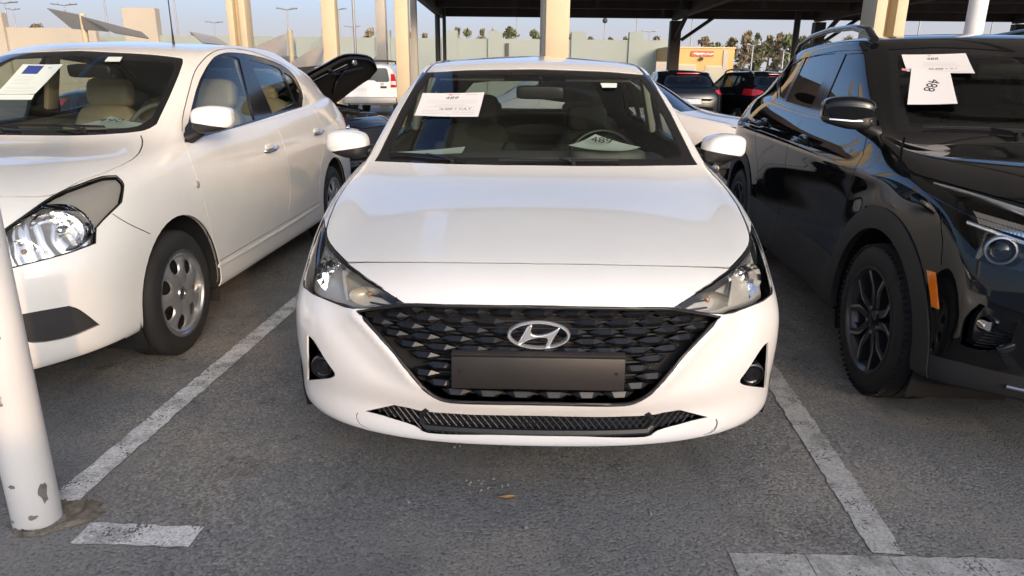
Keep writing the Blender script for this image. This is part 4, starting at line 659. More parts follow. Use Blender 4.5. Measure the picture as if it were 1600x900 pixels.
for x, z, w, h_ in ((-.75,1.55,1.0,.62),(.72,1.32,.82,.95)):
    wd = MB().box((x,-.012,z), (w+.14,.04,h_+.14)).build('window', MT['cream'], bt, None); MB().box((x,-.036,z), (w,.03,h_)).build('pane', MT['boothglass'], wd, None)
sg = MB().box((.05,-.05,2.42), (1.02,.06,.24)).build('sign_board', MT['signred'], bt, None)
k = MB(); rr = random.Random(2)
x = -.40
while x < .44:
    wv = rr.uniform(.03,.085); k.box((.05+x+wv/2,-.083,2.40+rr.uniform(-.01,.02)), (wv,.006,rr.uniform(.05,.12) if x < -.08 else rr.uniform(.035,.075))); x += wv+.018
k.build('sign_lettering', MT['signwhite'], sg, None); MB().cyl((.0,-.16,2.16), (.0,0,2.20), .085, .06, 16).build('wall_lamp', MT['steel'], bt, 60)
bt.scale = (1.30,1.30,1.19)
MB().box((-2.0,.2,1.35), (1.1,.08,2.1)).build('notice_panel', MT['cream2'], None, None); tag(bpy.context.scene.objects['notice_panel'], 'grey notice panel between the dark carport column and the ochre booth', 'panel'); bpy.context.scene.objects['notice_panel'].location = (10.9,42.6,0)
# ---------------------------------------------------------------- lamp posts
def lamp(px, ytop, D, arms, span, label, r=.07):
    X = (px-800)/1080*D; Z = CAM_H+(124+.01*(px-800)-ytop)*D/1080; t = thing('lamp_post', label, 'lamp post', (X,D,0), 0, 'lamp posts beyond the walls')
    MB().cyl((0,0,0), (0,0,Z), r*1.2, r*.7, 10).build('pole', MT['greysteel'], t, 60); s_ = span*D/1080/2
    if arms == 0: MB().blob((0,0,Z), (.28,.28,.28), 1, 1, 8, 12).build('lamp_head', MT['steel'], t, 60); return
    for sd in ((-1,1) if arms == 2 else (1,)):
        MB().tube([(0,0,Z-.05),(sd*s_*.5,0,Z+.02),(sd*s_*.7,0,Z+.06)], .05, 6).build('arm', MT['greysteel'], t, 60)
        MB().box((sd*s_*.78,0,Z+.06), (s_*.55,.35,.10), (0,-sd*.06,0), .03).build('lamp_head', MT['greysteel'], t, 60)
LP = [(57,17,62,2,36,'tall twin-armed lamp post, leftmost of the far pair at the left'),(68,26,80,2,18,'shorter lamp post just right of the leftmost tall one'),(28,37,95,1,14,'small distant lamp post above the far-left wall'),(144,20,64,2,34,'twin-armed lamp post above the raised edge of the shade sail'),(203,6,58,1,10,'single-armed tall lamp post above the left saloon roof'),(305,11,58,1,10,'single-armed tall lamp post near the roof aerial'),(238,42,85,2,24,'low twin-armed lamp post beyond the left saloon roof'),(360,44,85,2,24,'low twin-armed lamp post left of the twin-flanged cream column'),(468,26,60,2,28,'twin-armed lamp post left of the square cream column'),(543,26,66,2,22,'twin-armed lamp post just right of the square cream column'),(562,50,90,2,22,'low twin-armed lamp post behind the thin grey mast'),(803,31,75,1,12,'slim lamp post left of the broad cream column under the carport roof'),(932,42,80,0,0,'lamp post with a round head right of the broad cream column'),(979,34,62,2,30,'twin-armed lamp post right of the round-headed one'),(998,57,95,2,22,'low twin-armed lamp post beyond the green wall'),(1060,36,60,2,16,'twin-armed lamp post right of the dark carport column'),(1152,76,55,2,20,'twin-armed pale lamp post before the trees'),(1198,83,50,2,12,'short pale lamp post between the trees and the thin dark post'),(1392,38,52,2,24,'lamp post seen under the carport, between the two cream columns'),(1498,40,60,1,8,'lamp post seen right of the round cream column')]
for a in LP: lamp(*a)
# ---------------------------------------------------------------- shade sails on the left
def sail(pts, label, name='shade_sail', mat=None, sag=.25, n=8):
    """four corners -> doubly curved cloth"""
    P = [Vector(p) for p in pts]; S = []
    for i in range(n+1):
        t = i/n; row = []
        for j in range(n+1):
            s_ = j/n; p = (P[0]*(1-s_)+P[1]*s_)*(1-t)+(P[3]*(1-s_)+P[2]*s_)*t
            row.append(p-Vector((0,0,sag*16*s_*(1-s_)*t*(1-t))))
        S.append(row)
    mb = MB(); mb.grid(S); mb.grid([[p-Vector((0,0,.03)) for p in r] for r in S], True)
    o = mb.build(name, mat or MT['tan'], None, 60); return tag(o, label, 'shade sail')
def W(px, py, D): return ((px-800)/1080*D, D, CAM_H+(124+.01*(px-800)-py)*D/1080)
sail([W(118,24,40),W(165,33,34),W(205,56,30),W(150,52,36)], 'shade sail with a thin dark raised edge above the left saloon roof', mat=MT['fabric'], sag=.05)
sail([W(166,35,34),W(252,57,36),W(262,66,30),W(212,58,28)], 'tan shade sail with a dark underside above the left saloon roof', mat=MT['fabric'], sag=.1)
sail([W(322,56,34),W(360,64,36),W(380,76,32),W(340,72,30)], 'small tan shade sail right of the roof aerial', sag=.05)
sail([W(414,78,26),W(466,58,30),W(462,92,27),W(404,90,24)], 'tan shade sail peak left of the pale sail post', sag=.3)
sail([W(470,98,24),W(521,70,28),W(512,104,24),W(466,108,22)], 'tan shade sail peak right of the pale sail post', sag=.3)
sail([W(425,92,28),W(475,90,30),W(520,118,24),W(440,112,22)], 'low grey-tan shade sail hanging behind the left saloon', mat=MT['fabric'], sag=.2)
sail([W(585,98,34),W(600,88,36),W(603,100,32),W(588,104,30)], 'small tan shade sail tip left of the slim grey column', sag=.05)
def spost(px, py, D, w, label): X, Y, Z = W(px, py, D); tag(MB().cyl((0,0,0), (0,0,Z), w/2, n=14).build('sail_post', MT['cream'], None, 60, (X,Y,0)), label, 'post', 'posts of the shade sails')
spost(470, 55, 26, .19, 'pale post between the two tan sail peaks'); spost(168, 32, 34, .26, 'pale post under the raised shade sail edge')
# ---------------------------------------------------------------- trees
def leaf_mat(name, col):
    m, t, b = new_mat(name); N = t.nodes.new; oi = N('ShaderNodeTexCoord'); n = N('ShaderNodeTexNoise'); n.inputs['Scale'].default_value = .9; n.inputs['Detail'].default_value = 4; t.links.new(oi.outputs['Object'], n.inputs['Vector'])
    r = N('ShaderNodeValToRGB'); e = r.color_ramp.elements; e[0].position = .3; e[0].color = (*[c*.6 for c in col], 1); e[1].position = .7; e[1].color = (*[c*1.35 for c in col], 1); t.links.new(n.outputs[0], r.inputs[0]); t.links.new(r.outputs[0], b.inputs['Base Color']); b.inputs['Roughness'].default_value = .8
    return m
LEAF = [leaf_mat('olive_foliage', (.17,.155,.085)), leaf_mat('green_foliage', (.12,.135,.065)), leaf_mat('dry_foliage', (.21,.17,.10))]
MT['bark'] = pmat('bark', (.12,.09,.065), .9, var=.3, vscale=5)
def tree(px, ytop, D, wpx, label, k, seed, leaves=950):
    rnd = random.Random(seed); X = (px-800)/1080*D; H = CAM_H+(124+.01*(px-800)-ytop)*D/1080; R = wpx*D/1080/2
    t = thing('tree', label, 'tree', (X,D,0), rnd.uniform(0,6), 'trees beyond the walls')
    tr = MB(); tr.tube([(0,0,0),(.05,0,H*.35),(-.05,.05,H*.7),(0,0,H*.95)], [.16,.12,.07,.02], 8)
    for i in range(7):
        a = rnd.uniform(0,6.3); z = H*rnd.uniform(.28,.75); tr.tube([(0,0,z),(R*.4*math.cos(a),R*.4*math.sin(a),z+H*.10),(R*.75*math.cos(a),R*.75*math.sin(a),z+H*.17)], [.05,.03,.01], 5)
    tr.build('trunk', MT['bark'], t, 60)
    cr = MB(); clumps = [(rnd.gauss(0,.42)*R, rnd.gauss(0,.42)*R, H*(.30+.66*rnd.random()**.8), R*rnd.uniform(.22,.42)) for _ in range(15)]
    clumps.append((0,0,H*.93,R*.25))
    for i in range(leaves):
        cx, cy, cz, r = clumps[i % len(clumps)]; tp = 1-.6*max(0,(cz/H-.6))/.4
        p = Vector((cx*tp+rnd.gauss(0,r*.5), cy*tp+rnd.gauss(0,r*.5), min(H*1.02, cz+rnd.gauss(0,r*.55)))); s_ = rnd.uniform(.14,.34)*(D/75)**.5; q = Euler((rnd.uniform(0,6.3),rnd.uniform(0,6.3),rnd.uniform(0,6.3))).to_matrix()
        cr.add([p+q @ Vector(v)*s_ for v in ((-1,-.35,0),(.2,-.5,.1),(1,.1,0),(.1,.5,-.1))], [(0,1,2,3)])
    cr.build('crown', LEAF[k], t, None)
T = [(1065,82,72,22,0),(1082,62,74,26,2),(1100,70,70,20,1),(1118,66,76,24,0),(1140,60,72,28,2),(1158,58,75,26,1),(1176,62,70,24,0),(1190,57,74,24,2),(1205,61,68,26,1),(1225,64,72,26,1),(1246,63,70,26,0),(1262,70,66,22,1),(1290,66,70,26,2)]
TL = ['low olive tree just right of the ochre booth sign','brownish tree behind the ochre booth','green tree behind the right end of the ochre booth','olive tree left of the pale twin-armed lamp post','tall brownish tree behind the pale twin-armed lamp post','green tree right of the pale twin-armed lamp post','olive tree in the middle of the wood behind the parked SUVs','tallest dry-looking tree of the wood','green tree left of the thin dark carport post','green tree between the dark carport posts','olive tree beside the black SUV roof rail','low green tree behind the black SUV roof rail','brownish tree hidden behind the black SUV rail end']
for i, (px, yt, D, w, k) in enumerate(T): tree(px, yt, D, w, TL[i], k, 20+i)
B_ = [(668,57,70,14,0),(715,52,72,20,0),(730,53,72,18,1),(753,51,74,16,0),(768,53,70,16,2),(792,49,72,24,1),(830,54,72,20,1),(886,58,76,18,0),(913,62,78,10,0),(941,62,78,14,2),(963,62,78,10,0),(1010,64,76,14,2)]
BL = ['small bush showing over the wall left of the dark posts','olive bush over the wall under the carport edge','green bush over the wall under the carport edge, second from the dark posts','olive bush over the wall beside a raised pier','dry bush over the wall right of a raised pier','largest green bush over the wall','green bush over the wall left of the thin pale pipe','olive bush right of the broad cream column','tiny olive bush over the wall beside the round-headed lamp','dry bush over the wall right of the round-headed lamp','tiny olive bush over the wall left of the twin-armed lamp','dry bush over the wall beside the dark carport column']
for i, (px, yt, D, w, k) in enumerate(B_): tree(px, yt, D, w, BL[i], k, 60+i, 420)
for i, (px, yt, w) in enumerate(((585,55,26),(640,55,20),(270,58,30),(330,62,30),(600,56,18),(100,48,40))):
    tree(px, yt, 80, w, ['far bush left of the slim greyish column','far bush behind the tall cream column','far bushes beyond the left saloon roof','far bushes right of the aerial','far bush right of the slim greyish column','far low bushes over the left wall'][i], 2, 90+i, 380)

# ================================================================ pieces that every car shares
def tyre_mesh(R, rim_r, w, grooves=3):
    """lathe around x; outer face at +x"""
    h = w/2; p = [(-h*.80, rim_r), (-h*.98, rim_r+.012), (-h*1.02, (R+rim_r)/2), (-h*.93, R-.022), (-h*.80, R-.006)]
    n = grooves
    for k in range(n+1):
        a = -h*.74+2*h*.74*k/(n+1); b = -h*.74+2*h*.74*(k+1)/(n+1)
        p += [(a+.004, R), (b-.004, R)]
        if k < n: p += [(b-.0035, R-.007), (b+.0035, R-.007)]
    p += [(h*.80, R-.006), (h*.93, R-.022), (h*1.02, (R+rim_r)/2+.01), (h*1.0, (R+rim_r)/2-.01), (h*.985, rim_r+.020), (h*.95, rim_r+.008), (h*.80, rim_r)]
    return MB().lathe(p, 64)
def add_wheel(parent, loc, sgn, style, R, rim_r, w):
    """a wheel whose outer face looks to +x for sgn=1, to -x for sgn=-1"""
    ty = tyre_mesh(R, rim_r, w); h = w/2
    if style == 'suv':                                # shoulder blocks of the tread
        for k in range(72):
            a = 2*math.pi*k/72
            for sx in (-1, 1): ty.box((sx*h*.86, (R-.009)*math.cos(a), (R-.009)*math.sin(a)), (h*.20, .013, .010), (a-math.pi/2, 0, 0))
    wheel = ty.build('wheel', MT['rubber'], parent, 40, loc, (0, 0, 0 if sgn > 0 else math.pi))
    tag(wheel, None)
    barrel = MB().lathe([(-h*.8, rim_r), (-h*.8, rim_r-.012), (h*.5, rim_r-.02), (h*.86, rim_r-.004), (h*.93, rim_r+.010), (h*.99, rim_r+.012), (h*.995, rim_r-.001), (h*.86, rim_r-.010)], 56)
    barrel.build('rim', MT['alloy'] if style == 'suv' else MT['satin'], wheel, 40)
    MB().lathe([(h*.10, .0), (h*.10, rim_r*.62), (h*-.02, rim_r*.62)], 40).build('brake_disc', MT['brake'], wheel, 30)
    if style == 'cover':                              # seven-spoke plastic trim with windows near the edge
        n, m = 7, 16; rr = [.0,.10,.16,.24,.34,.44,.52,.56,.62,.70,.78,.83,.87,.93,.985,1.0]
        def dep(r): return h*(.78+.14*math.sin(min(1, r/.9)*math.pi)) if r < .93 else h*(.93-.12*(r-.93)/.07)
        def half(r):                                  # half angle of the window at this radius
            if r < .52 or r > .87: return 0
            t = (r-.52)/.35; return math.radians(4+9.5*math.sin(t*math.pi)**.6)
        mb = MB(); pts = []
        for r in rr:
            row = []; wr = max(r, .52) if r < .7 else min(r, .87); hw = half(min(max(r,.5201),.8699)) or math.radians(4)
            for s_ in range(n):
                base = 2*math.pi*s_/n
                for k in range(m):
                    if k < 5: a = -hw+2*hw*k/5
                    else: a = hw+(2*math.pi/n-2*hw)*(k-5)/(m-5)
                    mid = 1-abs(((k-5)/(m-5))*2-1) if k > 5 else 0
                    row.append((dep(r)+(.006*mid if .3 < r < .9 else 0)-(.006 if (k <= 5 and .45 < r < .93) else 0), r*rim_r*math.cos(base+a), r*rim_r*math.sin(base+a)))
            pts.append(row)
        N = n*m; fs = []
        for i in range(len(rr)-1):
            for k in range(N):
                if .52 <= rr[i] and rr[i+1] <= .871 and (k % m) < 5: continue
                fs.append((i*N+k, i*N+(k+1) % N, (i+1)*N+(k+1) % N, (i+1)*N+k))
        mb.add([p for r in pts for p in r], fs)
        cv = mb.build('wheel_cover', MT['cover'], wheel, 28)
        for k in range(4):
            a = math.pi/4+k*math.pi/2+.35
            MB().lathe([(h*.80,.0),(h*.80,.012),(h*.86,.013),(h*.88,.018),(h*.84,.021)], 16, c=(0,.052*math.cos(a),.052*math.sin(a))).build('nut_cap', MT['satin'], wheel, 30)
        MB().lathe([(h*.90,0),(h*.90,.020),(h*.93,.022),(h*.93,.029),(h*.84,.033)], 24).build('centre_cap', MT['satin'], wheel, 30)
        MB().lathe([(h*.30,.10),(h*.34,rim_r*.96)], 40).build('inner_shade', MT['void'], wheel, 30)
    elif style == 'suv':                              # five split spokes, dark with machined faces
        for k in range(5):
            a0 = 2*math.pi*k/5+math.radians(90)
            sp = MB(); fc = MB()
            for sd in (-1, 1):
                def P(r, off): return (r*rim_r*math.cos(a0+off), r*rim_r*math.sin(a0+off))
                ring = [P(.16, sd*.42), P(.30, sd*.10), P(.62, sd*.12), P(.97, sd*.30), P(.97, sd*.44), P(.64, sd*.34), P(.34, sd*.52)]
                pts0 = [(h*.35, y, z) for y, z in ring]; dd = [.74,.74,.80,.86,.86,.80,.74]
                pts1 = [(h*d, y, z) for d, (y, z) in zip(dd, ring)]; q = len(ring)
                sp.add(pts0+pts1, [tuple(range(q)), tuple(range(q, 2*q))]+[(i, (i+1) % q, q+(i+1) % q, q+i) for i in range(q)])
                ring = [P(.40, sd*.115), P(.62, sd*.13), P(.95, sd*.31), P(.95, sd*.375), P(.63, sd*.215)]
                dd = [.765,.815,.87,.87,.815]; fc.add([(h*d, y, z) for d, (y, z) in zip(dd, ring)], [tuple(range(5))])
            s_ = sp.build('spoke', MT['alloy'], wheel, 20)
            fc.build('machined_face', MT['machined'], wheel, 20)
        MB().lathe([(h*.82,0),(h*.82,.026),(h*.80,.030),(h*.76,.045),(h*.74,.062),(h*.35,.066)], 30).build('centre_cap', MT['gloss'], wheel, 30)
        for k in range(5):
            a = 2*math.pi*(k+.5)/5+math.radians(90)
            MB().cyl((h*.5,.056*math.cos(a),.056*math.sin(a)), (h*.78,.056*math.cos(a),.056*math.sin(a)), .011, .009, 6).build('wheel_nut', MT['satin'], wheel, 30)
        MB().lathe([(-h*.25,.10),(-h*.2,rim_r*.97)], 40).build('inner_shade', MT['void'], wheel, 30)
    else:                                             # plain five-spoke alloy
        for k in range(5):
            a0 = 2*math.pi*k/5+math.radians(90); sp = MB()
            P = lambda r, o: (r*rim_r*math.cos(a0+o), r*rim_r*math.sin(a0+o))
            ring = [P(.15,-.5), P(.5,-.20), P(.97,-.22), P(.97,.22), P(.5,.20), P(.15,.5)]; q = 6; dd = [.7,.78,.86,.86,.78,.7]
            sp.add([(h*.4,y,z) for y,z in ring]+[(h*d,y,z) for d,(y,z) in zip(dd,ring)], [tuple(range(q)), tuple(range(q,2*q))]+[(i,(i+1)%q,q+(i+1)%q,q+i) for i in range(q)])
            sp.build('spoke', MT['satin'], wheel, 20)
        MB().lathe([(h*.8,0),(h*.8,.03),(h*.72,.05)], 24).build('centre_cap', MT['satin'], wheel, 30)
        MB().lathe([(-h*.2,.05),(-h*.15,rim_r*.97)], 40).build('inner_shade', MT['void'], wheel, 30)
    return wheel
def wheel_wells(parent, ax, cz, r, xin, xout):
    for y in ax:
        for sd in (1, -1):
            mb = MB(); S = []
            for k in range(19):
                a = math.radians(-25+230*k/18); S.append([(sd*xin, y+r*math.cos(a), cz+r*math.sin(a)), (sd*xout, y+r*math.cos(a), cz+r*math.sin(a))])
            mb.grid(S)
            mb.add([(sd*xin, y, cz)]+[p[0] for p in S], [(0, i, i+1) for i in range(1, 19)])
            mb.build('wheel_arch_liner', MT['void'], parent, 40)
def add_seat(parent, x, y, mat, w=.50, zs=.36, lean=.30, top=.62, head=True, big=False):
    s_ = MB(); s_.blob((x, y-.12, zs+.03), (w/2, .27, .10), .45, .45)
    back = (x, y+.20+.26*math.sin(lean), zs+.34)
    def sh(p):
        t = (p[2]/(top/2)+1)/2; k = 1-.20*t*t; q = 1-.10*(1-t); return [p[0]*k*q, p[1]*(1-.35*t), p[2]]
    s_.blob(back, (w/2, .105, top/2), .38, .42, 18, 28, (-lean, 0, 0), sh)
    for sd in (-1, 1): s_.blob((x+sd*w*.43, back[1]-.075, back[2]-.02), (.055, .07, top*.36), .6, .6, 12, 14, (-lean, 0, 0))
    seat = s_.build('seat', mat, parent, 60)
    if head:
        hx = (x, back[1]+(top/2+.10)*math.sin(lean), back[2]+(top/2+.085)*math.cos(lean))
        MB().blob(hx, (.135, .055, .088) if not big else (.15,.06,.10), .5, .5, 12, 24, (-lean*.7, 0, 0)).build('headrest', mat, seat, 60)
        p = MB()
        for sd in (-1, 1): p.cyl((x+sd*.055, hx[1]-.03, hx[2]-.16), (x+sd*.055, hx[1], hx[2]-.04), .006, n=8)
        p.build('headrest_post', MT['satin'], seat, 60)
    return seat
def add_steering(parent, c, tilt, r=.185, mat=None):
    n = 40; path = []
    q = Matrix.Translation(c) @ Matrix.Rotation(tilt, 4, 'X')
    path = [q @ Vector((r*math.cos(2*math.pi*k/n), 0, r*math.sin(2*math.pi*k/n))) for k in range(n)]
    st = MB().tube(path, .0155, 10, True).build('steering_wheel', mat or MT['plastic'], parent, 60)
    hb = MB(); hb.blob((0,0,0), (.075,.03,.06), .6, .6, 10, 18)
    for a in (180, 0, 250, 290): 
        e = (r*.97*math.cos(math.radians(a)), 0, r*.97*math.sin(math.radians(a))); hb.cyl((e[0]*.3, 0, e[2]*.3), e, .018, .012, 8)
    hb.v = [tuple(q @ Vector(p)) for p in hb.v]; hb.build('wheel_hub', mat or MT['plastic'], st, 50)
    return st
def add_mirror_cabin(parent, c, w=.235, h=.065, tilt=.1):
    m = MB().blob(c, (w/2, .022, h/2), .35, .35, 10, 28, (tilt, 0, 0)); m.cyl((c[0], c[1]+.02, c[2]+.02), (c[0], c[1]-.05, c[2]+.075), .010, n=8)
    return m.build('rear_view_mirror', MT['plastic'], parent, 60)
def door_mirror(parent, c, rad, sgn, cap_mat, split=-.25, foot=None, yaw=0.0, strip=True, e=(.55,.6), name='door_mirror', lower=None):
    """housing: painted cap above, black base below, on a foot that joins the door"""
    def sh(p):
        t = p[0]*sgn/rad[0]                            # -1 inner .. +1 outer: tapers outward
        k = 1-.20*max(0, t)-.06*t*t; return [p[0], p[1]*(1-.25*max(0, t))-.02*t*t*0, p[2]*k+.010*t]
    src = MB().blob((0,0,0), rad, e[0], e[1], 26, 40, (0,0,0), sh)
    bm = bmesh.new(); vv = [bm.verts.new(p) for p in src.v]
    for f in src.f:
        try: bm.faces.new([vv[i] for i in f])
        except ValueError: pass
    bmesh.ops.remove_doubles(bm, verts=bm.verts, dist=1e-5)
    no = Vector((.16*sgn, .0, 1)).normalized(); z0 = split*rad[2]
    bmesh.ops.bisect_plane(bm, geom=bm.verts[:]+bm.edges[:]+bm.faces[:], plane_co=(0,0,z0), plane_no=no, dist=1e-6)
    M = Matrix.Translation(c) @ Matrix.Rotation(yaw, 4, 'Z')
    up, lo = MB(), MB()
    for f in bm.faces:
        k = f.calc_center_median(); tgt = up if (k-Vector((0,0,z0))).dot(no) > 0 else lo
        sc_ = 1.0 if tgt is up else .965
        tgt.add([v.co*sc_ for v in f.verts], [tuple(range(len(f.verts)))], M)
    bm.free()
    def weld(mb, nm, mat, par):
        o = mb.build(nm, mat, par, None); b2 = bmesh.new(); b2.from_mesh(o.data); bmesh.ops.remove_doubles(b2, verts=b2.verts, dist=1e-5); bmesh.ops.recalc_face_normals(b2, faces=b2.faces); b2.to_mesh(o.data); b2.free(); o.data.shade_smooth(); return o
    cap = weld(up, name, cap_mat, parent); base = weld(lo, 'mirror_base', lower or MT['plastic'], cap)
    if foot is not None:
        MB().tube([M @ Vector((-sgn*rad[0]*.55, 0, -rad[2]*.55)), (Vector(c)*.45+Vector(foot)*.55)+Vector((0,0,-.015)), Vector(foot)], [.035,.032,.045], 12, flat=.75).build('mirror_foot', MT['plastic'], cap, 60)
    pane = MB().blob((0, rad[1]*.80, 0), (rad[0]*.86, rad[1]*.14, rad[2]*.80), .5, .4, 10, 28); pane.v = [tuple(M @ Vector(p)) for p in pane.v]
    pane.build('mirror_glass', MT['chrome'], cap, 60)
    if strip:
        x0, x1 = -.05*sgn*rad[0], .93*sgn*rad[0]; S = []
        for k in range(9):
            t = k/8; x = x0+(x1-x0)*t; ye = -rad[1]*(1-(abs(x)/rad[0])**3.2)**.42*1.01*(1-.25*max(0, abs(x)/rad[0]))-.002; zc = z0+.012-.16*x*sgn*1.0+.004*t
            S.append([M @ Vector((x, ye, zc)), M @ Vector((x, ye, zc+.003+.008*t))])
        MB().grid(S).build('turn_signal', MT['white_lens'], cap, 60)
    return cap
def wiper(parent, a, b, pivot, name='wiper', up=(0,-.5,.86)):
    """blade from a to b lying on the glass, arm from the pivot to the middle of the blade"""
    a, b, pv = Vector(a), Vector(b), Vector(pivot); u = Vector(up); m = (a+b)/2
    w = MB()
    w.tube([a, m+u*.002, b], .0042, 6); w.tube([a+u*.007, m+u*.010, b+u*.007], [.002,.004,.002], 6)
    w.tube([pv, pv*.7+m*.3+u*.012, m+u*.013], [.008,.006,.0045], 8); w.cyl(pv-u*.01, pv+u*.010, .011, .010, 12)
    return w.build(name, MT['plastic'], parent, 50)
def paper(name, label, cat, quad, mat, n=8, sag=0.0):
    """a sheet given by its corners (top left, top right, bottom right, bottom left), with a slight bow"""
    P = [Vector(p) for p in quad]; nrm = (P[1]-P[0]).cross(P[3]-P[0]).normalized(); S = []
    for i in range(n+1):
        t = i/n; row = []
        for j in range(n+1):
            s_ = j/n; p = (P[0]*(1-s_)+P[1]*s_)*(1-t)+(P[3]*(1-s_)+P[2]*s_)*t
            row.append(p+nrm*sag*(math.sin(math.pi*s_)*.7+math.sin(math.pi*t)*.5))
        S.append(row)
    mb = MB(); mb.grid(S); mb.grid([[p-nrm*.0006 for p in r] for r in S], True)
    o = mb.build(name, mat, None, 60)
    return (tag(o, label, cat) if label else o), S
def sheet_frame(S, u, v, lift=.0012):
    """position and axes on a sheet at u (left to right) and v (top to bottom)"""
    n = len(S)-1; i = min(n-1, int(v*n)); j = min(n-1, int(u*n)); fu, fv = u*n-j, v*n-i
    p = (S[i][j]*(1-fu)+S[i][j+1]*fu)*(1-fv)+(S[i+1][j]*(1-fu)+S[i+1][j+1]*fu)*fv
    ex = (S[0][n]-S[0][0]).normalized(); ey0 = (S[0][0]-S[n][0]); ez = ex.cross(ey0).normalized(); ey = ez.cross(ex)
    return p+ez*lift, ex, ey, ez
def write_on(S, txt, u, v, size, mat, parent, shear=0.0, rot=0.0, sx=1.0, name='printed_text', side=1):
    p, ex, ey, ez = sheet_frame(S, u, v); me = text_mesh(txt, size, .0002, shear)
    if side < 0: p = p-ez*.0030
    M = Matrix(((ex.x,ey.x,ez.x,p.x),(ex.y,ey.y,ez.y,p.y),(ex.z,ey.z,ez.z,p.z),(0,0,0,1))) @ Matrix.Rotation(rot,4,'Z') @ Matrix.Diagonal((sx,1,1,1))
    me.transform(M); me.materials.append(mat); return link(bpy.data.objects.new(name, me), parent)
def rule_on(S, u0, u1, v, th, mat, parent, name='printed_rule'):
    a, ex, ey, ez = sheet_frame(S, u0, v); k = 6; G = []
    for i in range(k+1):
        p = sheet_frame(S, u0+(u1-u0)*i/k, v)[0]; G.append([p+ey*th/2, p-ey*th/2])
    return MB().grid(G).build(name, mat, parent, 60)

def facet_bowl(R, depth, rings, n, jit, seed):
    """reflector made of small tilted mirror facets, opening towards +z"""
    rnd = random.Random(seed); mb = MB()
    for i in range(rings):
        t0, t1 = .10+.90*i/rings, .10+.90*(i+1)/rings
        for k in range(n):
            a0, a1 = 2*math.pi*k/n, 2*math.pi*(k+.97)/n; q = [(t0,a0),(t1,a0),(t1,a1),(t0,a1)]; j = [rnd.uniform(-jit,jit) for _ in range(2)]
            mb.add([(R*t*math.cos(a), R*t*math.sin(a), depth*t*t-depth*.6+(j[0] if (t == t1) else -j[0])+(j[1] if a == a1 else -j[1])) for t, a in q], [(0,1,2,3)])
    return mb
def fluted_strip(P0, P1, P2, P3, n, d, nrm):
    """vertical flutes between two edges: P0-P1 is the top edge, P3-P2 the bottom one"""
    P = [Vector(p) for p in (P0,P1,P2,P3)]; nrm = Vector(nrm); G = []
    for k in range(n+1):
        s_ = k/n; o = nrm*(d if k % 2 else 0); G.append([P[0].lerp(P[1], s_)+o, (P[0].lerp(P[1], s_)+P[3].lerp(P[2], s_))/2+o*1.3, P[3].lerp(P[2], s_)+o])
    return MB().grid(G)

# ================================================================ white saloon in the middle
def car_matrix(x, y, ya, nose=.84):
    return Matrix.Translation((x+nose*math.sin(ya), y-nose*math.cos(ya), 0)) @ Matrix.Rotation(ya, 4, 'Z')
def in_car(o, mtx): o.matrix_world = mtx; return o
from mathutils.bvhtree import BVHTree
def bvh_of(S):
    V = [tuple(p) for p in S.reshape(-1,3)]; R, A = S.shape[:2]
    F = [(r*A+a, r*A+a+1, (r+1)*A+a+1, (r+1)*A+a) for r in range(R-1) for a in range(A-1)]
    return BVHTree.FromPolygons(V, F)
def on_front(bvh, x, z):
    p, n, i, d = bvh.ray_cast(Vector((abs(x), -1.5, z)), Vector((0,1,0)))
    if p is None: return None, None
    if x < 0: p = Vector((-p.x, p.y, p.z)); n = Vector((-n.x, n.y, n.z))
    return p, n
def frame_at(p, n):
    """matrix with local -y along the outward normal n, local z as upright as possible"""
    yv = (-n).normalized(); xv = Vector((0,0,1)).cross(yv).normalized()*-1; xv = yv.cross(Vector((0,0,1))).normalized(); zv = xv.cross(yv).normalized()
    return Matrix(((xv.x,yv.x,zv.x,p.x),(xv.y,yv.y,zv.y,p.y),(xv.z,yv.z,zv.z,p.z),(0,0,0,1)))
def L3(n): return LINES[n][1]
def LD(n): return LINES[n][0]
def half_loop(n):
    """the points of a closed outline on the +x side, ordered from the bottom centre round to the top centre"""
    P = L3(n); k = max(i for i, p in enumerate(P) if p[0] <= .004)+1; P = P[k:]+P[:k]
    P = [p for p in P if p[0] > .004]
    return [(0.0, P[0][1], P[0][2])]+P+[(0.0, P[-1][1], P[-1][2])]

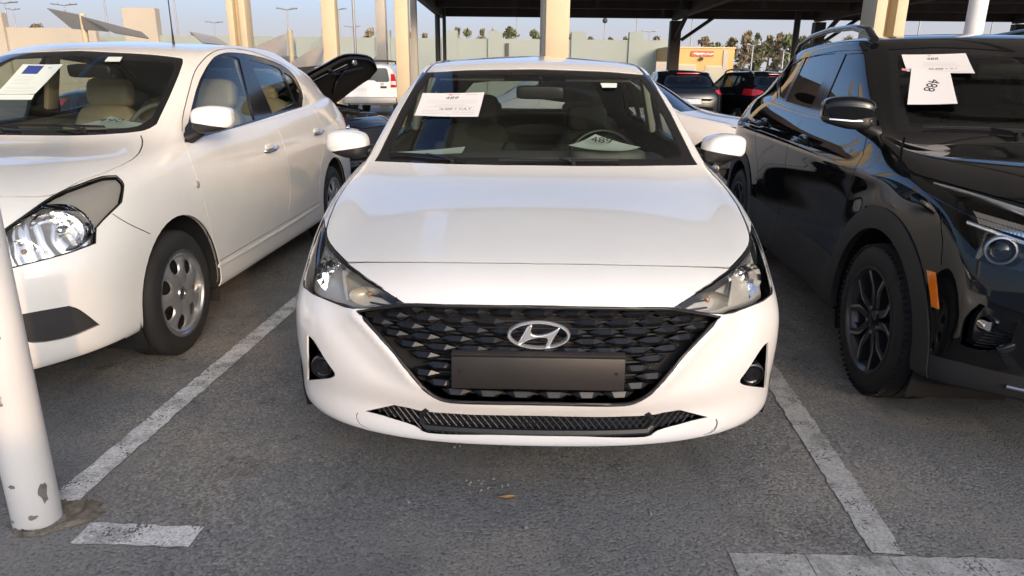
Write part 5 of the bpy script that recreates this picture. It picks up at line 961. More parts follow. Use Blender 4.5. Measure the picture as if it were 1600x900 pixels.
def build_accent():
    M = car_matrix(.0911, 2.6635, -.0161)
    car = thing('parked_saloon', 'white saloon with dark faceted grille and blank plate, facing the camera in the middle bay', 'car', M.translation, -.0161)
    S = body_grid(ACCENT, [8,8,8,10,12,12,10,10,9,9,7,6], [12,12,12,12,12,10,10,8,7,7,6,6,6,6,6])
    # raised lip round the grille and the hollow of the cheek beside it
    gl = [(p[0], p[2]) for p in half_loop('A_grille')]; gl2 = gl+[(-x, z) for x, z in reversed(gl)]; seg = list(zip(gl, gl[1:]))
    for r in range(S.shape[0]):
        for c in range(S.shape[1]):
            x, y, z = S[r, c]
            if y > .75 or z > .69 or z < .33: continue
            d = min(math.hypot(x-(a[0]+(b[0]-a[0])*t), z-(a[1]+(b[1]-a[1])*t)) for a, b in seg for t in [max(0, min(1, ((x-a[0])*(b[0]-a[0])+(z-a[1])*(b[1]-a[1]))/max(1e-9, (b[0]-a[0])**2+(b[1]-a[1])**2)))])
            if Shell.inside(x, z, gl2): continue
            w = min(1, max(0, (.665-z)/.05))*min(1, max(0, (z-.415)/.05)); S[r, c, 1] -= w*(.011*math.exp(-((d-.014)/.016)**2)-.010*math.exp(-((d-.095)/.045)**2)*min(1, max(0, (x-.18)/.2)))
    bvh = bvh_of(S); sh = Shell(S)
    for y in (.84, 3.44): sh.cut(circle(y, .31, .352, 44), SIDE, 'hole', where=lambda c: c.x > .3)
    sh.cut(L3('A_glass'), LD('A_glass'), 'frit', ['body']); sh.cut(L3('A_clear'), LD('A_clear'), 'windscreen', ['frit'])
    dlo = [(0,y,z) for y, z in ((1.50,1.00),(1.72,1.135),(1.90,1.27),(2.04,1.345),(2.22,1.372),(2.5,1.378),(2.8,1.37),(3.02,1.33),(3.2,1.25),(3.33,1.13),(3.34,1.085),(3.2,1.06),(2.6,1.028),(2.0,1.005))]
    sh.cut(dlo, SIDE, 'window_frame', ['body'])
    sh.cut([(0,y,z) for y, z in ((1.66,1.03),(1.80,1.14),(1.95,1.25),(2.08,1.325),(2.22,1.348),(2.30,1.35),(2.32,1.045),(2.0,1.028))], SIDE, 'glass_front', ['window_frame'])
    sh.cut([(0,y,z) for y, z in ((2.40,1.352),(2.62,1.352),(2.8,1.345),(2.93,1.32),(2.99,1.09),(2.7,1.066),(2.41,1.052))], SIDE, 'glass_rear', ['window_frame'])
    sh.cut([(0,y,z) for y, z in ((3.0,1.30),(3.15,1.235),(3.27,1.13),(3.2,1.105),(3.04,1.095))], SIDE, 'glass_quarter', ['window_frame'])
    sh.cut([(x,0,z) for x, z in ((-.1,1.335),(.30,1.33),(.43,1.315),(.50,1.25),(.55,1.16),(.53,1.12),(.3,1.105),(-.1,1.10))], BACK, 'rear_glass', ['body'], where=lambda c: c.y > 3.0)
    sh.cut(L3('A_headlight'), LD('A_headlight'), 'headlight', ['body'])
    sh.cut(L3('A_grille'), LD('A_grille'), 'grille', ['body'], face=-.2)
    sh.cut(L3('A_fog'), (-.42,.88,-.2), 'fog', ['body'])
    sh.cut(L3('A_lower'), LD('A_lower'), 'lower', ['body'], face=-.2)
    sh.cut([(0,y,z) for y, z in ((3.92,.955),(4.06,.965),(4.5,.95),(4.5,.80),(4.1,.80),(3.98,.87))], SIDE, 'tail', ['body'], where=lambda c: c.x > .3)
    hood = [(-.03,.2185,.79)] + [p for p in reversed(L3('A_shut')) if p[0] > 0] + L3('A_hoodside')[1:] + [(.784,.86,0),(.789,1.02,0),(.785,1.16,0),(.774,1.28,0),(.76,1.36,0)]
    sh.strip(hood, TOP, .0085, 'gap', ['body'], where=lambda c: c.z > .6 and c.y < 1.6)
    sh.assign(hood + [(.6,1.30,0),(.3,1.2,0),(-.05,1.18,0)], TOP, 'hood', ['body'], where=lambda c: c.z > .6 and c.y < 1.6)
    sh.strip(L3('A_lipseam'), LD('A_lipseam'), .0045, 'gap', ['body'])
    sh.strip([(.596,1.98,0),(.572,2.06,0),(.556,2.16,0),(.548,2.3,0),(.545,2.6,0),(.535,2.9,0),(.50,3.1,0),(.46,3.2,0)], TOP, .026, 'ditch', ['body'], where=lambda c: c.z > 1.25)
    for ln in ([(1.41,.97),(1.37,.78),(1.36,.45),(1.44,.27)], [(2.345,1.02),(2.355,.75),(2.33,.27)], [(3.10,1.07),(3.17,.90),(3.08,.72),(2.98,.60),(2.93,.45),(2.92,.27)], [(1.44,.27),(2.92,.27)], [(.53,.64),(.505,.58),(.50,.42)]):
        sh.strip([(0,y,z) for y, z in ln], SIDE, .005, 'gap', ['body'])
    sh.assign([(0,y,z) for y, z in ((1.41,1.02),(1.36,.45),(1.44,.27),(2.335,.27),(2.35,1.03))], SIDE, 'door_front', ['body'])
    sh.assign([(0,y,z) for y, z in ((2.35,1.03),(2.335,.27),(2.92,.27),(2.93,.45),(3.08,.72),(3.17,.9),(3.10,1.08))], SIDE, 'door_rear', ['body'])
    sh.done()
    W = MT['white']
    body = sh.emit('body', 'body', W, car, 0, 0, .006); sh.emit('hood', 'hood', W, car, 0, 0, .006)
    for sd in (1, -1):
        for nm in ('door_front', 'door_rear'):
            d = sh.emit(nm, 'door', W, car, sd)
            y = 2.20 if nm == 'door_front' else 3.02
            MB().tube([(sd*.868,y-.10,.865),(sd*.895,y-.08,.868),(sd*.897,y+.06,.872),(sd*.868,y+.08,.872)], .011, 8).build('door_handle', W, d, 60)
    sh.emit('gap', 'gap_shade_strip', MT['void'], car, 0, -.0045, 0); sh.emit('underside', 'underside', MT['void'], car, 0, 0, 0)  # dark strips put the shade into the panel gaps; underside darkened likewise
    sh.emit('ditch', 'roof_strip', MT['seal'], car, 0, -.005)
    sh.emit('frit', 'windscreen_surround', MT['gloss'], car, 0, -.003, .01)
    sh.emit('windscreen', 'windscreen', MT['glass'], car, 0, -.003, 0)
    sh.pair('window_frame', 'window_frame', MT['gloss'], car, -.002, .02)
    for g in ('glass_front', 'glass_rear', 'glass_quarter'): sh.pair(g, 'side_window', MT['glass'], car, -.006, 0)
    sh.emit('rear_glass', 'rear_window', MT['glass'], car, 0, -.004, 0)
    sh.emit(['body','hood','door_front','door_rear','ditch'], 'inner_panel', MT['lining'], car, 0, -.024, 0)
    # ---- grille: recessed tray, faceted scales, plate, emblem
    gr = sh.emit('grille', 'grille', MT['void'], car, 0, -.052, -.0455)
    fr = half_loop('A_grille'); fr = fr + [(-p[0], p[1], p[2]) for p in reversed(fr)]
    pts = []
    for p in fr:
        q, n = on_front(bvh, p[0], p[2]); q = q if q is not None else Vector(p)
        if not pts or (q-pts[-1]).length > .004: pts.append(q+Vector((0,-.002,0)))
    MB().tube([p+Vector((0,.004,0)) for p in pts], .0062, 6, True).build('grille_frame', MT['plastic'], gr, 60)
    me = None; gp = [(p[0], p[2]) for p in fr]; k = 0
    for r in range(11):
        z = .668-.0275*r
        for c_ in range(-7, 8):
            x = c_*.098+(.049 if r % 2 else 0)
            q = (abs(x)+.018, z)
            if not Shell.inside(x, z, gp) or not Shell.inside(math.copysign(abs(x)+.014, x), z, gp): continue
            if abs(x) < .27 and .442 < z < .556: continue
            if (x/.10)**2+((z-.613)/.05)**2 < .8: continue
            p, n = on_front(bvh, x, z)
            if p is None: continue
            if me is None:
                a, b = .0215, .0115
                vs = [(-a,-.001,b),(a,-.001,b),(.047,.010,.002),(.025,.002,-.013),(-.025,.002,-.013),(-.047,.010,.002),(-.015,-.010,-.003),(.015,-.010,-.003)]
                bk = [(v[0]*.96, .034, v[2]*.9) for v in vs[:6]]
                fs = [(0,1,7,6),(4,6,7,3),(1,2,7),(2,3,7),(0,6,5),(5,6,4)]+[(i,(i+1)%6,8+(i+1)%6,8+i) for i in range(6)]
                o = MB().add(vs+bk, fs).build('grille_scale', MT['grille'], gr, 12); me = o.data
            else: o = link(bpy.data.objects.new('grille_scale', me), gr)
            o.matrix_local = frame_at(p-n*.013, n)
    bars = MB()                                       # horizontal louvres that show between the scales
    for i in range(14):
        z = .415+.02*i; path = []
        w = .52 if z > .6 else .52*(1-.55*((.62-z)/.2))
        for j in range(13):
            x = -w+2*w*j/12; p, n = on_front(bvh, x, z)
            if p is not None: path.append(p+Vector((0,.032,0)))
        if len(path) > 3: bars.tube(path, .0032, 5)
    bars.build('louvre', MT['plastic'], gr, 60)
    p, n = on_front(bvh, 0, .502)
    pl = MB().box((0,p.y-.016,.502), (.505,.010,.098), (-.06,0,0), .003).build('number_plate', MT['plate'], car, 40)
    MB().box((0,p.y-.006,.556), (.505,.020,.014), (.5,0,0), .002).build('plate_flange', MT['plate'], pl, 40)
    for sx in (-.228, .228): MB().cyl((sx,p.y-.0235,.506), (sx,p.y-.019,.506), .005, .0055, 10).build('plate_screw', MT['plastic'], pl, 40)
    p, n = on_front(bvh, 0, .613); ex, ez, yy = .092, .0428, p.y-.020
    prof = []
    em = MB(); N = 64; G = []
    for kk in range(N+1):
        a = 2*math.pi*kk/N; ca, sa = math.cos(a), math.sin(a); row = []
        for (dr, dy) in ((0,.012),(0,.002),(-.003,-.004),(-.0072,-.0045),(-.0105,.001),(-.0105,.012)):
            row.append(((ex+dr*1.05)*ca, yy+dy, .613+(ez+dr*.72)*sa))
        G.append(row)
    em.grid(G); e_ob = em.build('emblem', MT['badge'], car, 50)
    hp = [(535,186),(549,193),(533,255),(546,287),(590,297),(640,293),(700,276),(752,247),(806,207),(790,250),(760,300),(735,350),(712,405),(664,428),(690,362),(694,336),(680,318),(640,317),(590,321),(545,332),(490,357),(452,385),(424,398),(410,386),(440,335),(470,275),(500,212)]
    H = [((u-608)*.092/295, -(v-298)*.0428/142) for u, v in hp]
    hb = MB().prism(H, .013, Matrix(((1,0,0,0),(0,0,-1,yy+.010),(0,1,0,.613),(0,0,0,1))))
    ho = hb.build('emblem_letter', MT['badge'], e_ob, 30)
    bv = ho.modifiers.new('edge', 'BEVEL'); bv.width = .0035; bv.segments = 2; bv.limit_method = 'ANGLE'
    # ---- lower intake with diamond mesh
    lw = sh.emit('lower', 'lower_intake', MT['void'], car, 0, -.045, -.0385)
    lp = half_loop('A_lower'); lp2 = [(p[0], p[2]) for p in lp]; lp2 = lp2+[(-x, z) for x, z in reversed(lp2)]
    ms = MB(); st = .0215
    def clip_bar(x0, z0, x1, z1):
        seg = []; K = 14
        for i in range(K+1):
            t = i/K; x, z = x0+(x1-x0)*t, z0+(z1-z0)*t
            if Shell.inside(x, z, lp2):
                p, n = on_front(bvh, x, z)
                if p is not None: seg.append(p-n*.012)
        if len(seg) > 1: ms.tube([seg[0], seg[-1]], .0021, 4)
    x = -.62
    while x < .62:
        clip_bar(x, .375, x+.095, .280); clip_bar(x+.095, .375, x, .280); x += st
    ms.build('mesh_insert', MT['grille'], lw, 30)
    for sx in (1, -1):                                # uprights that frame the middle of the intake
        q = []
        for (xx, zz) in ((.335,.352),(.353,.330),(.355,.308),(.335,.290)):
            p, n = on_front(bvh, sx*xx, zz); q.append(p-n*.004)
        MB().tube(q, .010, 6).build('intake_divider', MT['plastic'], lw, 50)
    q = [on_front(bvh, -.34+.68*i/16, .289)[0] for i in range(17)]
    MB().tube([p+Vector((0,.004,.004)) for p in q], .012, 6, flat=.9).build('intake_sill', MT['plastic'], lw, 50)
    # ---- lamps
    for sd in (1, -1):
        hl = sh.emit('headlight', 'headlight', MT['lens'], car, sd, -.001, 0)
        sh.emit('headlight', 'lamp_housing', MT['bezel'], hl, sd, -.040, -.0335)
        def at(x, z, back):
            p, n = on_front(bvh, x, z); return Vector((sd*(p.x-n.x*back), p.y-n.y*back, p.z-n.z*back)), Vector((sd*n.x, n.y, n.z))
        out = [Vector((sd*p[0], p[1], p[2])) for p in L3('A_headlight')]
        MB().tube([p+Vector((0,.003,0)) for p in out], .0030, 6, True).build('lamp_seal', MT['seal'], hl, 60)
        # outer reflector: fluted bowl
        p, n = at(.700, .712, .032); dirv = Vector((sd*.30,-.95,.0)).normalized(); q = dirv.to_track_quat('Z','Y').to_matrix().to_4x4()
        bowl = facet_bowl(.056, .040, 4, 18, .0022, 7); bowl.v = [tuple(Matrix.Translation(p) @ q @ Matrix.Diagonal((1,1.15,1,1)) @ Vector(v)) for v in bowl.v]
        rf = bowl.build('reflector', MT['reflector'], hl, None)
        bl = MB().lathe([(-.015,.012),(.012,.011),(.022,.006),(.024,0)], 16, 'z'); bl.v = [tuple(Matrix.Translation(p) @ q @ Vector(v)) for v in bl.v]; bl.build('bulb', MT['lens'], hl, 40)
        # fluted panel above it, towards the fender
        fl = MB(); G = []
        for i in range(11):
            t = i/10; row = []
            for k in range(25):
                s_ = k/24; xx = .655+.085*s_+.035*t; zz = .735+.075*t-.01*s_
                pp, nn = on_front(bvh, min(xx, .80), zz)
                if pp is None: pp = Vector((min(xx,.80), .6, zz)); nn = Vector((.7,-.6,.3))
                g = pp-nn*(.026+.003*(k % 2)); row.append((sd*g.x, g.y, g.z))
            G.append(row)
        fl.grid(G); fl.build('fluted_panel', MT['lampchrome'], hl, 40)
        # inner low-beam pocket
        p, n = at(.545, .692, .036)
        pk = MB().lathe([(.026,.050),(.010,.046),(-.008,.034),(-.016,.012)], 28, 'z'); q2 = Vector((sd*.15,-.98,.0)).normalized().to_track_quat('Z','Y').to_matrix().to_4x4()
        pk.v = [tuple(Matrix.Translation(p) @ q2 @ Matrix.Diagonal((1.15,.62,1,1)) @ Vector(v)) for v in pk.v]; pk.build('reflector', MT['bezel'], hl, 40)
        bb = MB().blob(p-n*.004, (.011,.011,.011), 1, 1, 8, 12); bb.build('bulb', MT['amber_dim'], hl, 60)
        # grey divider and bright strip along the upper edge
        G = []
        for i in range(9):
            t = i/8; xx = .60+.03*t; zz = .655+.075*t; pp, nn = on_front(bvh, xx, zz)
            a = pp-nn*.012; b = pp-nn*.045; G.append([(sd*a.x,a.y,a.z),(sd*(a.x+.012),a.y+.004,a.z),(sd*(b.x+.012),b.y,b.z)])
        MB().grid(G).build('divider', MT['bezel'], hl, 40)
        G = []
        for (u0, u1) in zip(L3('A_headlight')[1:17], L3('A_headlight')[2:18]):
            pp = Vector(u0); pp2, nn = on_front(bvh, pp.x+.006, pp.z-.004)
            if pp2 is None: continue
            a = pp2-nn*.010; b = pp2+Vector((.006,0,-.020))-nn*.020; G.append([(sd*a.x,a.y,a.z),(sd*b.x,b.y,b.z)])
        MB().grid(G).build('bright_strip', MT['satin'], hl, 60)
        # fog lamp pocket
        fg = sh.emit('fog', 'fog_lamp_bezel', MT['plastic'], car, sd, -.040, -.0335)
        p, n = on_front(bvh, .700, .412); p = Vector((sd*p.x, p.y, p.z))+Vector((0,.020,0)); q3 = Vector((sd*.12,-.99,0)).to_track_quat('Z','Y').to_matrix().to_4x4()
        lm = MB().lathe([(-.04,.046),(.004,.040),(.012,.037),(.014,.033),(.008,.030),(.006,.025),(.009,.022),(.004,.0)], 36, 'z')
        lm.v = [tuple(Matrix.Translation(p) @ q3 @ Vector(v)) for v in lm.v]; lm.build('fog_lamp', MT['gloss'], fg, 25)
        # tail lamps
        sh.emit('tail', 'tail_light', MT['red'], car, sd, .003, .01)
        door_mirror(car, (sd*.888,1.500,1.022), (.098,.082,.066), sd, W, -.34, (sd*.775,1.545,.985), sd*.06)
        wiper_y = 1.2
    MB().box((0,4.42,.52), (1.0,.03,.12), (0,0,0), .01).build('rear_number_plate', MT['plate'], car, 40)
    # ---- wheels and underside
    for y in (.84, 3.44):
        for sd in (1, -1): add_wheel(car, (sd*.755, y, .308), sd, 'cover', .308, .205, .185)
    wheel_wells(car, (.84, 3.44), .31, .37, .50, .845)
    MB().box((0,2.3,.235), (1.50,3.9,.05), bevel=.02).build('floor_pan', MT['void'], car, 40)
    MB().box((0,.62,.45), (1.05,.75,.34), bevel=.05).build('engine_bulkhead', MT['void'], car, 40)
    # ---- wipers
    bp = lambda x, t: None
    def ws(x, z):                                     # a point on the windscreen at height z
        p, n, i, d = bvh.ray_cast(Vector((abs(x), .9, z)), Vector((0,1,0))); p = Vector((math.copysign(p.x, x), p.y, p.z)); n = Vector((math.copysign(n.x, x) if x else 0, n.y, n.z)); return p+n*.008
    wiper(car, ws(-.66,.990), ws(-.30,.981), ws(-.36,.976))
    wiper(car, ws(-.16,.980), ws(.36,.983), ws(.16,.976))
    # ---- cabin
    MB().box((0,1.68,.835), (1.40,.62,.235), (.03,0,0), .07, 3).build('dashboard', MT['dash'], car, 50)
    MB().blob((.37,1.72,.955), (.19,.14,.045), .6, .6).build('instrument_hood', MT['dash'], car, 60)
    add_steering(car, (.37,1.93,.895), -.42, .182)
    add_seat(car, -.37, 2.46, MT['seat'], .52, .37, .30, .70, True, True); add_seat(car, .36, 2.52, MT['seat'], .50, .34, .30, .66)
    MB().blob((0,3.0,.52), (.64,.28,.12), .35, .35).blob((0,3.30,.80), (.64,.10,.30), .35, .35, rot=(-.35,0,0)).build('rear_bench', MT['seat'], car, 60)
    for x in (-.34, .34): MB().blob((x,3.42,1.10), (.12,.05,.07), .5, .5).build('rear_headrest', MT['seat'], car, 60)
    MB().box((0,3.62,1.035), (1.22,.36,.03), bevel=.01).build('parcel_shelf', MT['trim'], car, 40)
    MB().box((0,2.3,.27), (1.46,2.6,.04)).build('cabin_floor', MT['seat'], car, 40)
    add_mirror_cabin(car, (.028,1.935,1.258), .25, .068, .12)
    for sx in (-1, 1): MB().box((sx*.33,2.00,1.335), (.34,.10,.012), (.35,0,0), .004).build('sun_visor', MT['trim'], car, 40)
    for sd in (1,-1): MB().box((sd*.655,2.33,1.20), (.035,.11,.34), (0,sd*-.22,0), .012).build('pillar_trim', MT['liner'], car, 40)
    return car, M, bvh
car_mid, M_MID, BVH_MID = build_accent()

# ================================================================ pearl white saloon on the left
def build_sunny():
    M = car_matrix(-2.4335, 3.2564, -.0359)
    car = thing('parked_saloon', 'pearl white saloon with black fog-lamp trim and beige seats, on the left', 'car', M.translation, -.0359, None)
    S = body_grid(SUNNY, [7,7,8,9,9,9,9,9,9,9,7,6], [8,8,9,10,10,10,9,9,8,8,8,7,6,6,6])
    bvh = bvh_of(S); sh = Shell(S)
    for y in (.84, 3.44): sh.cut(circle(y, .315, .372, 44), SIDE, 'hole', where=lambda c: c.x > .3)
    sh.cut(L3('S_glass'), LD('S_glass'), 'frit', ['body']); sh.cut(L3('S_clear'), LD('S_clear'), 'windscreen', ['frit'])
    sh.cut(L3('S_dlo'), LD('S_dlo'), 'window_frame', ['body'], where=lambda c: c.z > .9)
    sh.cut(L3('S_gfront'), LD('S_gfront'), 'glass_front', ['window_frame']); sh.cut(L3('S_grear'), LD('S_grear'), 'glass_rear', ['window_frame']); sh.cut(L3('S_gquarter'), LD('S_gquarter'), 'glass_quarter', ['window_frame'])
    sh.cut([(x,0,z) for x, z in ((-.1,1.415),(.30,1.41),(.42,1.39),(.50,1.31),(.55,1.21),(.53,1.18),(.3,1.17),(-.1,1.165))], BACK, 'rear_glass', ['body'], where=lambda c: c.y > 3.2)
    sh.cut(L3('S_headlight'), LD('S_headlight'), 'headlight', ['body'])
    sh.cut(L3('S_hlupper'), LD('S_headlight'), 'headlight_upper', ['headlight'])
    sh.cut(L3('S_fog'), LD('S_fog'), 'fog', ['body'])
    sh.cut([(x,0,z) for x, z in ((-.1,.74),(.36,.735),(.42,.70),(.36,.60),(.28,.555),(-.1,.55))], FRONT, 'grille', ['body'], where=lambda c: c.y < .5)
    sh.cut([(x,0,z) for x, z in ((-.1,.45),(.40,.45),(.46,.40),(.44,.30),(-.1,.29))], FRONT, 'lower', ['body'], where=lambda c: c.y < .5)
    sh.cut([(0,y,z) for y, z in ((4.02,1.00),(4.16,1.01),(4.5,.99),(4.5,.80),(4.2,.82),(4.06,.92))], SIDE, 'tail', ['body'], where=lambda c: c.x > .3)
    hood = [(-.03,.10,0),(.2,.115,0)] + L3('S_hood')
    sh.strip(hood, TOP, .006, 'gap', ['body'], where=lambda c: c.z > .6 and c.y < 1.6)
    sh.assign(hood+[(.5,1.06,0),(-.05,.97,0)], TOP, 'hood', ['body'], where=lambda c: c.z > .6 and c.y < 1.5)
    d1, d2, db = L3('S_door1'), L3('S_door2'), L3('S_doorbot')
    rear = [(0,3.23,1.10),(0,3.27,.95),(0,3.18,.80),(0,3.06,.66),(0,3.0,.5),(0,2.98,.39)]
    for ln in (d1, d2, rear): sh.strip(ln, SIDE, .0042, 'gap', ['body'])
    sh.strip([(0,1.17,.372),(0,2.3,.382),(0,2.98,.39)], SIDE, .0042, 'gap', ['body'])
    sh.strip(L3('S_frame'), LD('S_frame'), .005, 'gap', ['body'])
    sh.strip(L3('S_bumpseam'), LD('S_bumpseam'), .0045, 'gap', ['body'])
    sh.assign([(0,p[1],p[2]) for p in d1]+[(0,2.31,.38)]+[(0,p[1],p[2]) for p in reversed(d2)]+[(0,2.3,1.2),(0,1.5,1.2)], SIDE, 'door_front', ['body'], where=lambda c: c.z < 1.12 and c.x > .5)
    sh.assign([(0,p[1],p[2]) for p in d2]+[(0,2.31,.38),(0,2.98,.39)]+rear[::-1], SIDE, 'door_rear', ['body'], where=lambda c: c.z < 1.13 and c.x > .5)
    sh.done()
    W = MT['pearl']
    sh.emit('body', 'body', W, car, 0, 0, .005); sh.emit('hood', 'hood', W, car, 0, 0, .005)
    for sd in (1, -1):
        for nm, (y, z) in (('door_front', (2.08,.880)), ('door_rear', (3.08,.912))):
            d = sh.emit(nm, 'door', W, car, sd, 0, .005)
            p, n, i, dd = bvh.ray_cast(Vector((2,y,z)), Vector((-1,0,0)))
            x = sd*p.x
            cup = MB().blob((x-sd*.006, y+.01, z), (.012,.075,.034), .7, .7, 10, 20); cup.build('handle_cup', MT['satin'] if False else W, d, 60)
            MB().tube([(x,y-.085,z-.006),(x+sd*.026,y-.070,z-.003),(x+sd*.032,y,z+.002),(x+sd*.026,y+.075,z+.006),(x,y+.09,z+.008)], [.008,.011,.013,.011,.008], 10, flat=1.15).build('door_handle', MT['chrome'], d, 60)
    sh.emit('gap', 'gap_shade_strip', MT['void'], car, 0, -.005, 0); sh.emit('underside', 'underside', MT['void'], car, 0, 0, 0)  # shade coloured into the gaps and the underside
    sh.emit('frit', 'windscreen_surround', MT['gloss'], car, 0, -.003, .01)
    sh.emit('windscreen', 'windscreen', MT['glass'], car, 0, -.003, 0)
    sh.pair('window_frame', 'window_frame', MT['gloss'], car, -.004, .02)
    for g in ('glass_front', 'glass_rear', 'glass_quarter'): sh.pair(g, 'side_window', MT['glass'], car, -.010, 0)
    sh.emit('rear_glass', 'rear_window', MT['glass'], car, 0, -.004, 0)
    sh.emit(['body','hood','door_front','door_rear'], 'inner_panel', MT['liner'], car, 0, -.024, 0)
    gr = sh.emit('grille', 'grille', MT['void'], car, 0, -.04, -.04)
    for i in range(4):
        z = .59+.04*i; MB().tube([on_front(bvh, -.33+.66*k/12, z)[0]+Vector((0,.014,0)) for k in range(13)], .008, 6, flat=.7).build('grille_bar', MT['chrome'] if i == 3 else MT['plastic'], gr, 60)
    p, n = on_front(bvh, 0, .65); MB().lathe([(.0,.052),(-.012,.050),(-.012,.040),(0,.038)], 40, 'y', (0,p.y-.004,.65)).box((0,p.y-.012,.65), (.12,.010,.020), bevel=.003).build('emblem', MT['chrome'], car, 40)
    lw = sh.emit('lower', 'lower_intake', MT['void'], car, 0, -.05, -.05)
    for i in range(3): MB().tube([on_front(bvh, -.38+.76*k/12, .33+.045*i)[0]+Vector((0,.02,0)) for k in range(13)], .006, 6).build('intake_bar', MT['plastic'], lw, 60)
    p, n = on_front(bvh, 0, .48); MB().box((0,p.y-.012,.495), (.50,.010,.11), bevel=.003).build('number_plate', MT['plate'], car, 40)
    for sd in (1, -1):
        hl = sh.emit(['headlight','headlight_upper'], 'headlight', MT['lens'], car, sd, -.001, 0)
        sh.emit('headlight', 'lamp_housing', MT['lampchrome'], hl, sd, -.036, -.030); sh.emit('headlight_upper', 'smoked_tail', MT['smoke'], hl, sd, -.022, -.016)
        out = [Vector((sd*p[0], p[1], p[2])) for p in L3('S_headlight')]
        MB().tube(out, .0030, 6, True).build('lamp_seal', MT['seal'], hl, 60)
        def place(mb, p, dv, sc_=(1,1,1)):
            q = Matrix.Translation((sd*p[0],p[1],p[2])) @ Vector((sd*dv[0],dv[1],dv[2])).normalized().to_track_quat('Z','Y').to_matrix().to_4x4() @ Matrix.Diagonal((*sc_,1))
            mb.v = [tuple(q @ Vector(v)) for v in mb.v]; return mb
        # large bowl with flutes, the bulb shield, turn lamp in the lower inner corner, smoked upper tail
        place(facet_bowl(.088, .080, 5, 22, .003, 3), (.682,.262,.738), (.30,-.94,.06), (1.05,.86,1)).build('reflector', MT['reflector'], hl, None)
        place(MB().lathe([(.024,.088),(.030,.091),(.024,.096),(-.02,.098)], 48, 'z'), (.682,.262,.738), (.30,-.94,.06), (1.05,.86,1)).build('bowl_rim', MT['chrome'], hl, 30)
        place(MB().lathe([(-.03,.016),(.03,.016),(.045,.010),(.048,0)], 20, 'z'), (.690,.268,.740), (.30,-.94,.06)).build('bulb', MT['satin'], hl, 40)
        place(facet_bowl(.062, .05, 4, 16, .0025, 4), (.600,.170,.675), (.2,-.97,.0), (1,.8,1)).build('reflector', MT['reflector'], hl, None)
        place(MB().blob((0,0,0), (.012,.012,.018), 1, 1, 8, 12), (.600,.160,.675), (.2,-.97,0)).build('bulb', MT['amber_dim'], hl, 60)
        fg = sh.emit('fog', 'fog_lamp_trim', MT['cladding'], car, sd, -.014, 0)
        p, n, i, dd = bvh.ray_cast(Vector((2,1.082,.80)), Vector((-1,0,0)))
        MB().lathe([(.006,0),(.005,.012),(.002,.019),(-.004,.021)], 24, 'x', (p.x,1.082,.80)).build('side_repeater', MT['smoke'], car, 50) if sd > 0 else None
        # tail lamp
        sh.emit('tail', 'tail_light', MT['red'], car, sd, .003, .01)
        door_mirror(car, (sd*.905,1.20,1.115), (.100,.075,.068), sd, W, -.40, (sd*.77,1.19,1.02), sd*.15, False, (.45,.5))
        sail = [(sd*.778,1.13,1.005),(sd*.765,1.34,1.03),(sd*.742,1.33,1.13),(sd*.752,1.20,1.07)]
        MB().add(sail+[(q[0]+sd*.010,q[1],q[2]) for q in sail], [(0,1,2,3),(4,5,6,7)]+[(i,(i+1)%4,4+(i+1)%4,4+i) for i in range(4)]).build('mirror_sail', MT['plastic'], car, 40)
    # bright sill moulding below the doors
        MB().tube([(sd*.845,1.20,.345),(sd*.851,1.7,.345),(sd*.851,2.4,.352),(sd*.846,2.98,.365)], .007, 6, flat=1.6).build('sill_moulding', W, car, 60)
    for y in (.84, 3.44):
        for sd in (1, -1): add_wheel(car, (sd*.738, y, .306), sd, 'cover', .306, .203, .185)
    wheel_wells(car, (.84, 3.44), .315, .39, .48, .83)
    MB().box((0,2.3,.245), (1.50,3.9,.05), bevel=.02).build('floor_pan', MT['void'], car, 40)
    MB().box((0,.62,.48), (1.05,.70,.36), bevel=.05).build('engine_bulkhead', MT['void'], car, 40)
    def ws(x, z):
        p, n, i, d = bvh.ray_cast(Vector((abs(x), .5, z)), Vector((0,1,0))); p = Vector((math.copysign(p.x, x), p.y, p.z)); n = Vector((math.copysign(n.x, x) if x else 0, n.y, n.z)); return p+n*.008
    wiper(car, ws(-.52,1.085), ws(.02,1.065), ws(-.05,1.052)); wiper(car, ws(-.06,1.075), ws(.42,1.072), ws(.34,1.058))
    MB().tube([(.33,2.02,1.505),(.335,2.01,1.60),(.345,1.99,1.80)], [.008,.004,.003], 8).build('aerial', MT['plastic'], car, 60)
    # cabin
    MB().box((0,1.44,.900), (1.36,.62,.23), (.02,0,0), .07, 3).build('dashboard', MT['dash2'], car, 50)
    MB().blob((.36,1.56,1.030), (.20,.12,.05), .6, .6).build('instrument_hood', MT['dash2'], car, 60)
    add_steering(car, (.36,1.66,.995), -.45, .185, MT['dash'])
    for x in (-.36, .36): add_seat(car, x, 2.02, MT['beige'], .50, .44, .30, .72, True, True)
    MB().blob((0,2.85,.56), (.62,.28,.12), .35, .35).blob((0,3.18,.86), (.62,.10,.32), .35, .35, rot=(-.35,0,0)).build('rear_bench', MT['beige'], car, 60)
    for x in (-.34, .34): MB().blob((x,3.32,1.18), (.12,.05,.08), .5, .5).build('rear_headrest', MT['beige'], car, 60)
    MB().box((0,3.65,1.10), (1.2,.45,.03), bevel=.01).build('parcel_shelf', MT['liner'], car, 40)
    MB().box((0,2.3,.29), (1.46,2.6,.04)).build('cabin_floor', MT['seat'], car, 40)
    add_mirror_cabin(car, (0.03,1.64,1.345), .25, .072, .12)
    for sd in (1,-1): MB().box((sd*.645,2.28,1.28), (.035,.11,.36), (0,sd*-.22,0), .012).build('pillar_trim', MT['beige'], car, 40)
    return car, M, bvh
car_left, M_LEFT, BVH_LEFT = build_sunny()

